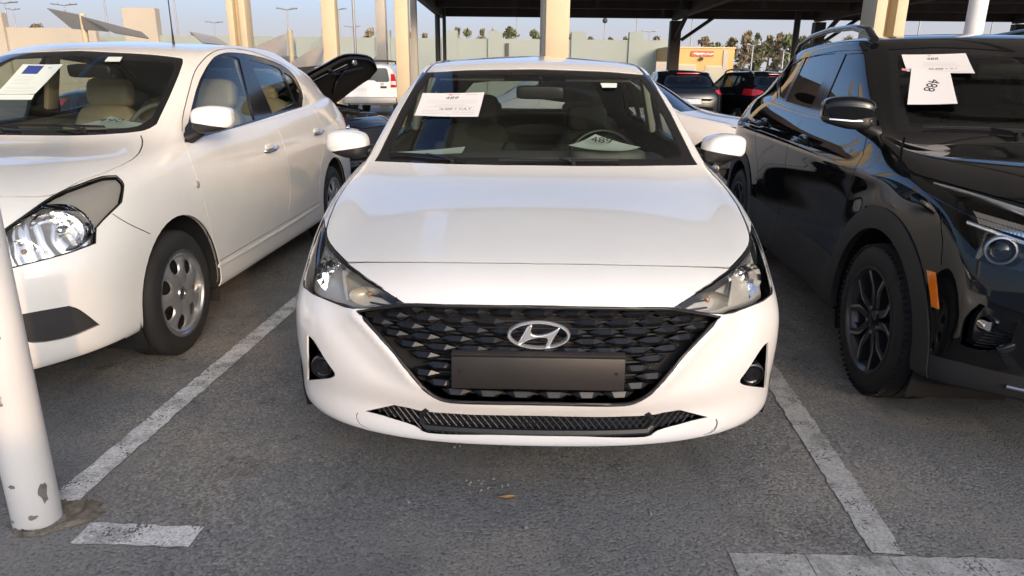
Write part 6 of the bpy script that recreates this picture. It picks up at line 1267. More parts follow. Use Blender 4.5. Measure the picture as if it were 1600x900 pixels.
# ================================================================ black compact SUV on the right
def build_seltos():
    M = car_matrix(2.4332, 2.7677, -.09)
    car = thing('parked_suv', 'glossy black compact SUV with roof rails and orange side marker, on the right', 'car', M.translation, -.09)
    S = body_grid(SELTOS, [7,8,9,9,9,9,9,9,9,9,7,6], [8,9,10,11,11,11,9,9,8,8,8,8,7,6,6])
    # shoulder crease and flared arches
    for r in range(S.shape[0]):
        for a in range(S.shape[1]):
            x, y, z = S[r, a]
            if x > .70 and y < 4.0 and z < 1.0:
                for cy in (.84, 3.45):
                    d = math.hypot(y-cy, z-.334); k = max(0, 1-abs(d-.46)/.14); S[r, a, 0] += .010*k*k*(3-2*k)
                dz = z-(.93+.02*(y-1.2)); S[r, a, 0] += .006*math.exp(-(dz/.04)**2)*min(1, max(0, (y-.75)/.3))
                dz = z-.70; S[r, a, 0] -= .005*math.exp(-(dz/.10)**2)*min(1, max(0, (y-1.25)/.2))*min(1, max(0, (2.95-y)/.2))
    bvh = bvh_of(S); sh = Shell(S)
    for y in (.84, 3.45): sh.cut(circle(y, .336, .398, 48), SIDE, 'hole', where=lambda c: c.x > .3)
    sh.cut(L3('K_glass'), LD('K_glass'), 'frit', ['body']); sh.cut(L3('K_clear'), LD('K_clear'), 'windscreen', ['frit'])
    sh.cut(L3('K_dlo'), LD('K_dlo'), 'window_frame', ['body'], where=lambda c: c.z > 1.0)
    sh.cut(L3('K_gfront'), LD('K_gfront'), 'glass_front', ['window_frame']); sh.cut(L3('K_grear'), LD('K_grear'), 'glass_rear', ['window_frame']); sh.cut(L3('K_gquarter'), LD('K_gquarter'), 'glass_quarter', ['window_frame'])
    sh.cut([(x,0,z) for x, z in ((-.1,1.46),(.36,1.455),(.46,1.43),(.54,1.33),(.57,1.28),(.5,1.25),(-.1,1.24))], BACK, 'rear_glass', ['body'], where=lambda c: c.y > 3.4)
    sh.cut(L3('K_headlight'), LD('K_headlight'), 'headlight', ['body'], face=-.1); sh.cut(L3('K_fog'), LD('K_fog'), 'fog', ['body']); sh.cut(L3('K_marker'), LD('K_marker'), 'marker', ['body'])
    sh.cut([(x,0,z) for x, z in ((-.1,.86),(.40,.855),(.52,.83),(.50,.72),(.42,.69),(-.1,.68))], FRONT, 'grille', ['body'], where=lambda c: c.y < .5)
    sh.cut([(x,0,z) for x, z in ((-.1,.60),(.50,.60),(.56,.55),(.50,.42),(-.1,.41))], FRONT, 'lower', ['body'], where=lambda c: c.y < .5)
    for y in (.84, 3.45):
        f = y < 2
        arc = circle(y, .336, .490 if f else .480, 30, -12, 195)
        sh.cut(arc+[(0,y-.45,.10),(0,y+.45,.10)], SIDE, 'cladding', ['body'], where=lambda c: c.x > .5 and .2 < c.y < 4.1)
    sh.cut([(0,y,z) for y, z in ((1.20,.10),(1.20,.475),(1.35,.50),(2.0,.505),(2.9,.53),(3.1,.53),(3.1,.10))], SIDE, 'cladding', ['body'], where=lambda c: c.x > .5)
    sh.cut([(x,0,z) for x, z in ((-.1,.10),(-.1,.40),(.55,.40),(.80,.385),(.95,.36),(.95,.10))], FRONT, 'skirt', ['body'], where=lambda c: c.y < .45)
    sh.cut([(0,y,z) for y, z in ((3.74,1.13),(3.95,1.14),(4.4,1.12),(4.4,.99),(3.88,1.0))], SIDE, 'tail', ['body'], where=lambda c: c.x > .3)
    hood = [(-.03,.165,0),(.2,.175,0)] + [p for p in reversed(L3('K_hood')) if p[0] > .25]
    sh.strip(hood, TOP, .010, 'gap', ['body'], where=lambda c: c.z > .7 and c.y < 1.6)
    sh.assign(hood+[(.5,1.14,0),(-.05,1.1,0)], TOP, 'hood', ['body'], where=lambda c: c.z > .7 and c.y < 1.45)
    d1 = [(0,1.33,1.10),(0,1.23,1.0),(0,1.25,.85),(0,1.28,.76),(0,1.29,.62),(0,1.25,.50)]; d2 = [(0,2.29,1.17),(0,2.33,.95),(0,2.34,.75),(0,2.32,.515)]; d3 = [(0,3.12,1.21),(0,3.17,1.05),(0,3.12,.90),(0,2.98,.74),(0,2.93,.62),(0,2.92,.53)]
    for ln in (d1, d2, d3): sh.strip(ln, SIDE, .0055, 'gap', ['body'])
    sh.strip([(0,2.32,.30),(0,2.32,.515)], SIDE, .005, 'gap', ['cladding'])
    sh.strip([(0,.395,.70),(0,.42,.78),(0,.47,.86),(0,.50,.88)], SIDE, .004, 'gap', ['body'])
    sh.assign(d1+[(0,2.32,.51)]+d2[::-1], SIDE, 'door_front', ['body'], where=lambda c: c.x > .5)
    sh.assign(d2+d3[::-1], SIDE, 'door_rear', ['body'], where=lambda c: c.x > .5)
    sh.done()
    K = MT['black']
    sh.emit('body', 'body', K, car); sh.emit('hood', 'hood', K, car)
    for sd in (1, -1):
        for nm, (y, z) in (('door_front', (2.10,.995)), ('door_rear', (3.05,1.040))):
            d = sh.emit(nm, 'door', K, car, sd); p, n, i, dd = bvh.ray_cast(Vector((2,y,z)), Vector((-1,0,0))); x = sd*p.x
            MB().blob((x-sd*.008, y+.01, z), (.012,.085,.036), .7, .7, 10, 20).build('handle_cup', K, d, 60)
            MB().tube([(x,y-.10,z-.004),(x+sd*.028,y-.080,z),(x+sd*.034,y,z+.004),(x+sd*.028,y+.085,z+.006),(x,y+.10,z+.008)], [.009,.013,.015,.013,.009], 10, flat=1.1).build('door_handle', K, d, 60)
        sh.emit('cladding', 'arch_cladding', MT['cladding'], car, sd, .006, .03)
        sh.emit('marker', 'side_marker', MT['amber'], car, sd, .003, .008)
        rail = [(sd*.600,1.98,1.545),(sd*.606,2.06,1.595),(sd*.603,2.3,1.628),(sd*.595,2.7,1.640),(sd*.585,3.1,1.625),(sd*.565,3.4,1.588),(sd*.550,3.52,1.535)]
        MB().tube(rail, [.024,.026,.021,.020,.020,.021,.022], 10, flat=.85).build('roof_rail', MT['nearblack'], car, 60)
    sh.emit('gap', 'gap_shade_strip', MT['void'], car, 0, -.006, 0); sh.emit('underside', 'underside', MT['void'], car, 0, 0, 0)  # gaps and underside near-black in place of their shade
    sh.emit('skirt', 'bumper_skirt', MT['cladding'], car, 0, .0, .02)
    sh.emit('frit', 'windscreen_surround', MT['gloss'], car, 0, -.003, .01)
    sh.emit('windscreen', 'windscreen', MT['midglass'], car, 0, -.003, 0)
    sh.pair('window_frame', 'window_frame', MT['gloss'], car, -.004, .02)
    for g in ('glass_front', 'glass_rear', 'glass_quarter'): sh.pair(g, 'side_window', MT['dark_glass'], car, -.009, 0)
    sh.emit('rear_glass', 'rear_window', MT['dark_glass'], car, 0, -.004, 0)
    sh.emit(['body','hood','door_front','door_rear','cladding','skirt'], 'inner_panel', MT['lining'], car, 0, -.026, 0)
    gr = sh.emit('grille', 'grille', MT['void'], car, 0, -.04, -.04)
    for i in range(5): MB().tube([on_front(bvh, -.44+.88*k/14, .70+.035*i)[0]+Vector((0,.012,0)) for k in range(15)], .007, 6).build('grille_bar', MT['gloss'], gr, 60)
    lw = sh.emit('lower', 'lower_intake', MT['void'], car, 0, -.05, -.05)
    for i in range(3): MB().tube([on_front(bvh, -.46+.92*k/14, .45+.05*i)[0]+Vector((0,.02,0)) for k in range(15)], .007, 6).build('intake_bar', MT['plastic'], lw, 60)
    q = [on_front(bvh, .70-1.4*k/20, .345)[0]+Vector((0,-.004,0)) for k in range(21)]
    MB().tube(q, .010, 8, flat=.8).build('skid_trim', MT['satin'], car, 60)
    def fr(x, z, back=0):
        p, n = on_front(bvh, x, z); return p-n*back, n
    for sd in (1, -1):
        hl = sh.emit('headlight', 'headlight', MT['lens'], car, sd, -.001, 0)
        sh.emit('headlight', 'lamp_housing', MT['gloss'], hl, sd, -.070, -.0575)
        def F(p): return (sd*p[0], p[1], p[2])
        # two bright bars: under the bonnet edge and across the middle of the lamp
        hp = L3('K_headlight'); top = hp[1:12]
        G = []
        for p in top:
            w = Vector(p); G.append([F(w+Vector((0,-.004,-.002))), F(w+Vector((.002,-.006,-.020))), F(w+Vector((0,.010,-.026)))])
        MB().grid(G).build('upper_trim', MT['satin'], hl, 60)
        G = []
        for k in range(13):
            t = k/12; x = .815-.30*t; z = .862-.090*t-.004*math.sin(t*3.1)
            p, n = fr(x, z, .004); G.append([F(p+Vector((0,0,.007))), F(p-n*-.004), F(p+Vector((0,0,-.007)))])
        MB().grid(G).build('light_bar', MT['chrome'], hl, 60)
        # upper row: faceted reflector
        for i in range(2):
            c4 = [fr(x, z, .016)[0] for x, z in ((.795,.908-.021*i),(.56,.848-.022*i),(.56,.829-.022*i),(.795,.889-.021*i))]
            fluted_strip(*[F(v) for v in c4], 56, .006, (0,-1,0)).build('reflector', MT['reflector'], hl, 10)
        # projector with ring
        p, n = fr(.759, .793, .020); dv = Vector((sd*.42,-.90,.05)).normalized(); q = Matrix.Translation(F(p)) @ dv.to_track_quat('Z','Y').to_matrix().to_4x4()
        pr = MB().lathe([(-.05,.052),(.004,.050),(.012,.047),(.013,.041),(.004,.038),(-.01,.036)], 40, 'z'); pr.v = [tuple(q @ Vector(v)) for v in pr.v]; pr.build('projector_ring', MT['satin'], hl, 30)
        ln = MB().lathe([(-.01,.036),(.004,.033),(.013,.022),(.017,.010),(.018,0)], 32, 'z'); ln.v = [tuple(q @ Vector(v)) for v in ln.v]; ln.build('projector_lens', MT['gloss'], hl, 60)
        mb = MB()
        for k in range(7): 
            x = .79+.004*k; mb.box(F(fr(min(.812,x), .800-.008*k, .032)[0]), (.006,.02,.05), (0,.2,.4*sd))
        mb.build('cooling_fin', MT['bezel'], hl, 20)
        fg = sh.emit('fog', 'fog_lamp_bezel', MT['gloss'], car, sd, -.045, -.0325)
        p, n = fr(.775, .535, .020); MB().lathe([(-.012,0),(-.012,.016),(-.006,.020),(.02,.026)], 24, 'y', F(p)).build('fog_lamp', MT['reflector'], fg, 40)
        p, n = fr(.715, .49, .018); MB().blob(F(p), (.055,.02,.016), .6, .7, 10, 20, (0,.5*sd,0)).build('fog_fin', MT['gloss'], fg, 60)
        mb = MB()
        for k in range(6): mb.box(F(fr(.77-.004*k, .455+.012*k, .028)[0]), (.07,.004,.003), (0,0,.4*sd))
        mb.build('fog_mesh', MT['plastic'], fg, 20)
        sh.emit('tail', 'tail_light', MT['red'], car, sd, .003, .01)
        door_mirror(car, (sd*.955,1.235,1.192), (.112,.078,.074), sd, MT['black'], -.42, (sd*.80,1.29,1.10), sd*.12, False, (.45,.5))
        G = [[(sd*.870,1.164,1.164),(sd*.870,1.162,1.158)],[(sd*.955,1.150,1.162),(sd*.955,1.148,1.156)],[(sd*1.050,1.175,1.168),(sd*1.050,1.173,1.162)]]
        MB().grid(G).build('mirror_trim', MT['satin'], car, 60)
        sail = [(sd*.806,1.27,1.10),(sd*.788,1.42,1.125),(sd*.768,1.40,1.20),(sd*.780,1.33,1.14)]
        MB().add(sail+[(v[0]+sd*.012,v[1],v[2]) for v in sail], [(0,1,2,3),(4,5,6,7)]+[(i,(i+1)%4,4+(i+1)%4,4+i) for i in range(4)]).build('mirror_sail', MT['plastic'], car, 40)
    for y in (.84, 3.45):
        for sd in (1, -1): add_wheel(car, (sd*.785, y, .334), sd, 'suv', .334, .226, .215)
    wheel_wells(car, (.84, 3.45), .336, .425, .50, .87)
    MB().box((0,2.3,.285), (1.58,3.9,.05), bevel=.02).build('floor_pan', MT['void'], car, 40)
    MB().box((0,.65,.52), (1.10,.70,.40), bevel=.05).build('engine_bulkhead', MT['void'], car, 40)
    def ws(x, z):
        p, n, i, d = bvh.ray_cast(Vector((abs(x), .7, z)), Vector((0,1,0))); p = Vector((math.copysign(p.x, x), p.y, p.z)); n = Vector((math.copysign(n.x, x) if x else 0, n.y, n.z)); return p+n*.008
    wiper(car, ws(-.62,1.125), ws(-.10,1.115), ws(-.28,1.108)); wiper(car, ws(-.08,1.117), ws(.5,1.122), ws(.30,1.108))
    MB().box((0,1.62,.99), (1.44,.62,.25), (.02,0,0), .07, 3).build('dashboard', MT['dash'], car, 50)
    add_steering(car, (.38,1.88,1.05), -.42, .185)
    for x in (-.38, .38): add_seat(car, x, 2.35, MT['seat'], .52, .50, .28, .70)
    MB().blob((0,3.2,.95), (.65,.10,.36), .35, .35, rot=(-.3,0,0)).build('rear_bench', MT['seat'], car, 60)
    MB().box((0,2.4,.33), (1.5,2.8,.04)).build('cabin_floor', MT['seat'], car, 40)
    add_mirror_cabin(car, (0,1.86,1.40), .24, .066, .12)
    return car, M, bvh
car_right, M_RIGHT, BVH_RIGHT = build_seltos()

# ================================================================ cars in the row behind
def car_at(x, y, rz): return Matrix.Translation((x,y,0)) @ Matrix.Rotation(rz,4,'Z')
DLO = [(0,y,z) for y, z in ((1.50,1.00),(1.72,1.135),(1.90,1.27),(2.04,1.345),(2.22,1.372),(2.5,1.378),(2.8,1.37),(3.02,1.33),(3.2,1.25),(3.33,1.13),(3.34,1.085),(3.2,1.06),(2.6,1.028),(2.0,1.005))]
def far_saloon(label, pos, rz, mat, open_hood=False):
    car = thing('parked_saloon', label, 'car', (pos[0],pos[1],0), rz)
    S = body_grid(ACCENT, [5,5,6,6,7,7,7,7,6,6,5,4], [6,6,7,7,7,7,7,6,6,6,6,6,6,6,5]); bvh = bvh_of(S); sh = Shell(S)
    for y in (.84, 3.44): sh.cut(circle(y, .31, .372, 36), SIDE, 'hole', where=lambda c: c.x > .3)
    sh.cut(L3('A_glass'), LD('A_glass'), 'frit', ['body']); sh.cut(L3('A_clear'), LD('A_clear'), 'windscreen', ['frit'])
    sh.cut(DLO[:9]+[(0,3.28,1.12),(0,3.2,1.09)]+DLO[12:], SIDE, 'window_frame', ['body'])
    sh.cut([(0,y,z) for y, z in ((1.66,1.03),(1.80,1.14),(1.95,1.25),(2.08,1.325),(2.22,1.348),(2.30,1.35),(2.32,1.045),(2.0,1.028))], SIDE, 'glass_front', ['window_frame'])
    sh.cut([(0,y,z) for y, z in ((2.40,1.352),(2.62,1.352),(2.8,1.345),(2.95,1.31),(3.10,1.20),(3.13,1.10),(2.7,1.066),(2.41,1.052))], SIDE, 'glass_rear', ['window_frame'])
    sh.cut([(x,0,z) for x, z in ((-.1,1.335),(.30,1.33),(.43,1.315),(.50,1.25),(.55,1.16),(.53,1.12),(.3,1.105),(-.1,1.10))], BACK, 'rear_glass', ['body'], where=lambda c: c.y > 3.0)
    sh.cut(L3('A_headlight'), LD('A_headlight'), 'headlight', ['body']); sh.cut(L3('A_grille'), LD('A_grille'), 'grille', ['body'], face=-.2)
    hood = [(-.03,.2185,.79)] + [p for p in reversed(L3('A_shut')) if p[0] > 0] + L3('A_hoodside')[1:] + [(.784,.86,0),(.789,1.02,0),(.785,1.16,0),(.774,1.28,0),(.76,1.36,0)]
    sh.strip(hood, TOP, .008, 'gap', ['body'], where=lambda c: c.z > .6 and c.y < 1.6)
    sh.assign(hood+[(.6,1.30,0),(.3,1.2,0),(-.05,1.18,0)], TOP, 'hood', ['body'], where=lambda c: c.z > .6 and c.y < 1.6)
    sh.strip([(-.02,4.02,0),(.30,4.0,0),(.52,3.92,0),(.62,3.78,0),(.64,3.64,0)], TOP, .008, 'gap', ['body'], where=lambda c: c.z > .95 and c.y > 3.4) if False else None
    sh.strip([(0,3.42,1.10),(0,3.62,1.035),(0,3.85,.985),(0,4.05,.965),(0,4.3,.95)], SIDE, .009, 'gap', ['body'], where=lambda c: c.x > .35)
    sh.cut([(0,y,z) for y, z in ((3.88,.945),(4.02,.955),(4.4,.94),(4.4,.80),(4.1,.80),(3.95,.87))], SIDE, 'tail', ['body'], where=lambda c: c.x > .25)
    for ln in ([(1.41,.97),(1.37,.78),(1.36,.45),(1.44,.27)], [(2.345,1.02),(2.355,.75),(2.33,.27)], [(3.10,1.07),(3.17,.90),(3.08,.72),(2.98,.60),(2.93,.45),(2.92,.27)], [(1.44,.27),(2.92,.27)]): sh.strip([(0,y,z) for y, z in ln], SIDE, .007, 'gap', ['body'])
    sh.done()
    sh.emit('body', 'body', mat, car); sh.emit('gap', 'gap_shade_strip', MT['void'], car, 0, -.006, 0); sh.emit('underside', 'underside', MT['void'], car, 0, 0, 0)  # gap strips and underside carry their shade as colour
    ho = sh.emit('hood', 'hood', mat, car)
    sh.emit('frit', 'windscreen_surround', MT['gloss'], car, 0, -.003, .01); sh.emit('windscreen', 'windscreen', MT['midglass'], car, 0, -.003, 0)
    sh.pair('window_frame', 'window_frame', MT['gloss'], car, -.003, .02)
    for gname in ('glass_front', 'glass_rear'): sh.pair(gname, 'side_window', MT['tint'], car, -.008, 0)
    sh.emit('rear_glass', 'rear_window', MT['tint'], car, 0, -.004, 0)
    inner = ['body'] if open_hood else ['body','hood']
    sh.emit(inner, 'inner_panel', MT['lining'], car, 0, -.026, 0)
    sh.emit('grille', 'grille', MT['plastic'], car, 0, -.02, -.02); sh.pair('tail', 'tail_light', MT['red'], car, .004, .03)
    for sd in (1, -1):
        hl = sh.emit('headlight', 'headlight', MT['lens'], car, sd, -.001, 0); sh.emit('headlight', 'lamp_housing', MT['bezel'], hl, sd, -.04, -.038)
        for (x, z, r, mt) in ((.70,.712,.055,'reflector'),(.55,.69,.042,'reflector'),(.775,.735,.035,'amber')):
            p, n = on_front(bvh, x, z)
            if p is None: continue
            MB().blob((sd*(p.x-.012), p.y+.02, p.z), (r,.022,r*.8), 1, 1, 8, 16).build('lamp_bowl', MT[mt], hl, 60)
        door_mirror(car, (sd*.888,1.500,1.022), (.098,.082,.066), sd, mat, -.34, (sd*.775,1.545,.985), sd*.06, False)
    for y in (.84, 3.44):
        for sd in (1, -1): add_wheel(car, (sd*.755,y,.312), sd, 'alloy', .312, .222, .195)
    wheel_wells(car, (.84,3.44), .31, .385, .50, .845)
    MB().box((0,2.3,.235), (1.5,3.9,.05)).build('floor_pan', MT['void'], car, None)
    for x in (-.36,.36): add_seat(car, x, 2.46, MT['seat'], .5, .36, .3, .68)
    MB().box((0,1.68,.835), (1.38,.6,.2), bevel=.06).build('dashboard', MT['dash'], car, 50)
    if open_hood:
        # turn the bonnet up about its rear edge
        piv = Vector((0,1.20,.985)); R = Matrix.Translation(piv) @ Matrix.Rotation(-math.radians(42),4,'X') @ Matrix.Translation(-piv); ho.data.transform(R)
        in_ = sh.mesh(['hood'], 0, -.035, .03, 'hood_underside'); in_.transform(R); in_.materials.append(MT['void']); link(bpy.data.objects.new('hood_underside', in_), ho)
        ribs = MB()
        for pth in ([(-.45,.45,.80),(0,.62,.85),(.45,.45,.80)], [(-.5,1.0,.89),(-.2,.7,.86),(0,.42,.80)], [(.5,1.0,.89),(.2,.7,.86),(0,.42,.80)]): ribs.tube([tuple(R @ Vector(p)) for p in pth], .028, 8)
        ribs.build('hood_rib', MT['nearblack'], ho, 60)
        latch = MB().blob(tuple(R @ Vector((0,.33,.76))), (.05,.03,.04), .6, .6); latch.build('hood_latch', MT['satin'], ho, 60)
        MB().tube([(-.55,.55,.78), tuple(R @ Vector((-.52,.75,.855)))], .006, 8).build('prop_rod', MT['satin'], car, 60)
        MB().box((0,.72,.47), (1.3,.86,.36), bevel=.04).build('engine_bay_floor', MT['void'], car, 40)
        eng = thing_part('engine', car); rr = random.Random(8)
        MB().box((.05,.70,.68), (.50,.34,.20), bevel=.03).build('engine_cover', MT['plastic'], car, 40)
        MB().box((-.45,.78,.70), (.24,.30,.20), bevel=.02).build('battery', MT['nearblack'], car, 40); MB().box((-.45,.78,.81), (.22,.28,.02), bevel=.005).build('battery_lid', MT['plastic'], car, 40)
        MB().box((.48,.55,.72), (.28,.26,.18), bevel=.03).build('air_box', MT['plastic'], car, 40)
        MB().tube([(.45,.60,.80),(.30,.72,.84),(.10,.80,.82)], .04, 10).build('intake_hose', MT['seal'], car, 60)
        MB().blob((.56,.95,.80), (.07,.07,.06), .8, .8).build('coolant_bottle', MT['white_lens'], car, 60); MB().blob((-.58,1.0,.84), (.07,.09,.08), .7, .7).build('washer_bottle', MT['satin'], car, 60)
        MB().box((0,.36,.72), (1.20,.05,.10), bevel=.015).build('radiator_support', MT['nearblack'], car, 40)
        for k in range(5):
            a = Vector((rr.uniform(-.6,.6),rr.uniform(.4,1.05),rr.uniform(.72,.80))); b = Vector((rr.uniform(-.6,.6),rr.uniform(.4,1.05),rr.uniform(.72,.82))); m_ = (a+b)/2+Vector((0,0,rr.uniform(.03,.09)))
            MB().tube([a,m_,b], rr.uniform(.010,.018), 8).build('engine_hose', MT['seal'] if k % 2 else MT['amber_dim'] if k == 4 else MT['plastic'], car, 60)
    return car
def thing_part(name, parent): return None
far_saloon('white saloon standing crosswise behind, between the middle saloon and the SUV', (3.50,8.88), math.radians(70), MT['farwhite'])
bc = far_saloon('black saloon with its bonnet propped open, behind the left saloon', (-1.60,9.0), math.radians(75), MT['nearblack'], True); bc.scale = (1.06,1.06,1.08)

def far_suv(label, pos, rz, roof=True, glass='dark_glass'):
    car = thing('parked_suv', label, 'car', (pos[0],pos[1],0), rz)
    S = body_grid(SELTOS, [4,4,5,5,5,5,5,5,5,5,4,4], [5,5,5,5,5,5,5,5,5,5,5,5,6,6,6]); sh = Shell(S)
    for y in (.84, 3.45): sh.cut(circle(y, .336, .41, 30), SIDE, 'hole', where=lambda c: c.x > .3)
    sh.cut(L3('K_glass'), LD('K_glass'), 'windscreen', ['body'])
    sh.cut(L3('K_dlo'), LD('K_dlo'), 'window_frame', ['body'], where=lambda c: c.z > 1.0)
    for a, n_ in (('K_gfront','glass_front'),('K_grear','glass_rear'),('K_gquarter','glass_quarter')): sh.cut(L3(a), LD(a), n_, ['window_frame'])
    sh.cut([(x,0,z) for x, z in ((-.1,1.47),(.38,1.465),(.48,1.44),(.57,1.33),(.62,1.24),(.58,1.17),(.3,1.14),(-.1,1.135))], BACK, 'rear_glass', ['body'], where=lambda c: c.y > 3.4)
    sh.cut([(x,0,z) for x, z in ((.60,1.09),(.70,1.13),(.82,1.15),(.95,1.14),(.95,1.0),(.80,.98),(.68,1.02))], BACK, 'tail', ['body'], where=lambda c: c.y > 3.6)
    sh.cut([(x,0,z) for x, z in ((-.1,.62),(.62,.62),(.80,.55),(.80,.30),(-.1,.30))], BACK, 'bumper', ['body'], where=lambda c: c.y > 3.6)
    sh.strip([(-.05,0,1.05),(.55,0,1.05)], BACK, .008, 'gap', ['body'], where=lambda c: c.y > 3.6)
    sh.done(); K = MT['black']
    sh.emit('body', 'body', K, car); sh.emit('windscreen', 'windscreen', MT['midglass'], car, 0, -.003, 0); sh.pair('window_frame', 'window_frame', MT['gloss'], car, -.003, .02)
    for g_ in ('glass_front','glass_rear','glass_quarter'): sh.pair(g_, 'side_window', MT['midglass'], car, -.008, 0)
    sh.emit('rear_glass', 'rear_window', MT[glass], car, 0, -.004, .01); sh.pair('tail', 'tail_light', MT['red'], car, .008, .03); sh.emit('bumper', 'rear_bumper', MT['cladding'], car, 0, .01, .03)
    sh.emit('body', 'inner_panel', MT['lining'], car, 0, -.026, 0)
    MB().box((0,3.80,1.505), (.55,.03,.025), bevel=.006).build('high_brake_light', MT['red'], car, 40)
    MB().box((0,4.385,.84), (.52,.02,.12), bevel=.006).build('number_plate', MT['paper'], car, 40)
    MB().tube([(0,3.98,1.22),(.25,3.93,1.27),(.42,3.9,1.30)], .008, 6).build('rear_wiper', MT['plastic'], car, 60)
    for sd in (1,-1):
        if roof: MB().tube([(sd*.600,1.98,1.545),(sd*.606,2.06,1.595),(sd*.603,2.3,1.628),(sd*.595,2.7,1.640),(sd*.585,3.1,1.625),(sd*.565,3.4,1.588),(sd*.550,3.52,1.535)], .022, 8).build('roof_rail', MT['greysteel'], car, 60)
        door_mirror(car, (sd*.955,1.235,1.192), (.112,.078,.074), sd, MT['nearblack'], -.42, (sd*.80,1.29,1.10), sd*.12, False, (.45,.5))
        for y in (.84,3.45): add_wheel(car, (sd*.785,y,.334), sd, 'alloy', .334, .226, .215)
    for x in (-.38,.38): add_seat(car, x, 2.35, MT['seat'], .52, .50, .28, .70)
    MB().blob((0,3.2,.95), (.65,.10,.36), .35, .35, rot=(-.3,0,0)).build('rear_bench', MT['seat'], car, 60)
    wheel_wells(car, (.84,3.45), .336, .43, .5, .87); MB().box((0,2.3,.285), (1.58,3.9,.05)).build('floor_pan', MT['void'], car, None)
    return car
far_suv('black SUV seen from behind, right of the middle saloon windscreen', (4.55,21.9), math.radians(180-3), False)
far_suv('black SUV with grey roof rails seen from behind, beside the near black SUV', (6.15,22.2), math.radians(180+9))
# ---------------------------------------------------------------- white boxy SUV seen from behind
def boxy_suv():
    car = thing('parked_suv', 'white boxy SUV with a roof rack, seen from behind left of the middle saloon', 'car', (-4.98,25.0,0), .03); Wm = MT['farwhite']
    def sec(y, zb, zs, zt, wb, ws, wt): return [(0,y,zb),(wb*.8,y,zb),(wb,y,zb+.12),(wb,y,(zb+zs)/2),(ws,y,zs),(ws-.05,y,zs+.10),((ws+wt)/2-.01,y,(zs+zt)/2+.05),(wt,y,zt-.12),(wt-.10,y,zt-.02),(wt*.5,y,zt+.015),(0,y,zt+.02)]
    S = [sec(.0,.50,1.10,1.70,.90,.89,.74), sec(.05,.42,1.12,1.74,.92,.91,.76), sec(.5,.38,1.13,1.78,.93,.92,.77), sec(1.6,.36,1.12,1.80,.93,.92,.77), sec(2.6,.36,1.10,1.78,.93,.92,.75), sec(3.0,.36,1.08,1.45,.93,.90,.72), sec(3.4,.36,1.06,1.16,.93,.89,.70), sec(4.4,.40,.95,1.02,.92,.86,.68)]
    m = MB(); m.grid(S, True); m.grid([[(-p[0],p[1],p[2]) for p in r] for r in S])
    for sx in (1,-1): m.add([(sx*p[0],p[1],p[2]) for p in S[0]], [tuple(range(11))]); m.add([(sx*p[0],p[1],p[2]) for p in S[-1]], [tuple(range(11))])
    m.build('body', Wm, car, 50)
    gl = [(-.66,1.24),(-.60,1.60),(-.54,1.65),(.54,1.65),(.60,1.60),(.66,1.24),(.60,1.19),(.22,1.19),(.12,1.24),(-.60,1.24)]
    def plate(poly, y, th, name, mat, par): return MB().prism(poly, th, Matrix(((1,0,0,0),(0,0,-1,y),(0,1,0,0),(0,0,0,1)))).build(name, mat, par, 40)
    plate(gl, .02, .035, 'rear_window', MT['tint2'], car)
    tg = plate([(-.68,.62),(-.68,1.19),(-.60,1.21),(.12,1.21),(.22,1.16),(.62,1.16),(.68,1.12),(.68,.62)], .0, .02, 'tailgate', Wm, car)
    plate([(-.60,.86),(-.60,1.10),(-.02,1.10),(.06,1.02),(.02,.86)], -.02, .012, 'plate_recess', Wm, tg)
    plate([(.34,.98),(.34,1.05),(.56,1.05),(.56,.98)], -.02, .02, 'gate_handle', MT['plastic'], tg)
    MB().lathe([(0,.050),(-.012,.048),(-.012,.038),(0,.036)], 24, 'y', (.40,-.02,1.12)).box((.40,-.03,1.12), (.12,.01,.018)).build('emblem', MT['chrome'], tg, 40)
    plate([(-.52,.89),(-.52,.99),(-.10,.99),(-.10,.89)], -.035, .008, 'number_plate', MT['paper'], tg)
    for sx in (-1, 1):
        tl = plate([(sx*.70,1.02),(sx*.72,1.46),(sx*.84,1.46),(sx*.90,1.20),(sx*.90,1.02)][::sx], .0, .05, 'tail_light', MT['red'], car)
        plate([(sx*.71,1.10),(sx*.72,1.22),(sx*.88,1.22),(sx*.89,1.10)][::sx], -.045, .012, 'reversing_lens', MT['white_lens'], tl)
        for y in (.85,3.55): add_wheel(car, (sx*.80,y,.37), sx, 'alloy', .37, .23, .24)
    MB().box((0,-.10,.58), (1.80,.24,.22), bevel=.04).build('rear_bumper', MT['greysteel'], car, 40)
    rk = MB()
    for sx in (-1, 1): rk.tube([(sx*.58,.25,1.80),(sx*.60,.30,1.90),(sx*.60,2.2,1.92),(sx*.58,2.3,1.82)], .025, 8)
    for y in (.35,1.2,2.1): rk.cyl((-.60,y,1.91), (.60,y,1.91), .022, n=8)
    rk.build('roof_rack', MT['steel'], car, 60)
MT['tint2'] = pmat('dark_grey_glass', (.10,.115,.12), .06, coat=1)
boxy_suv()

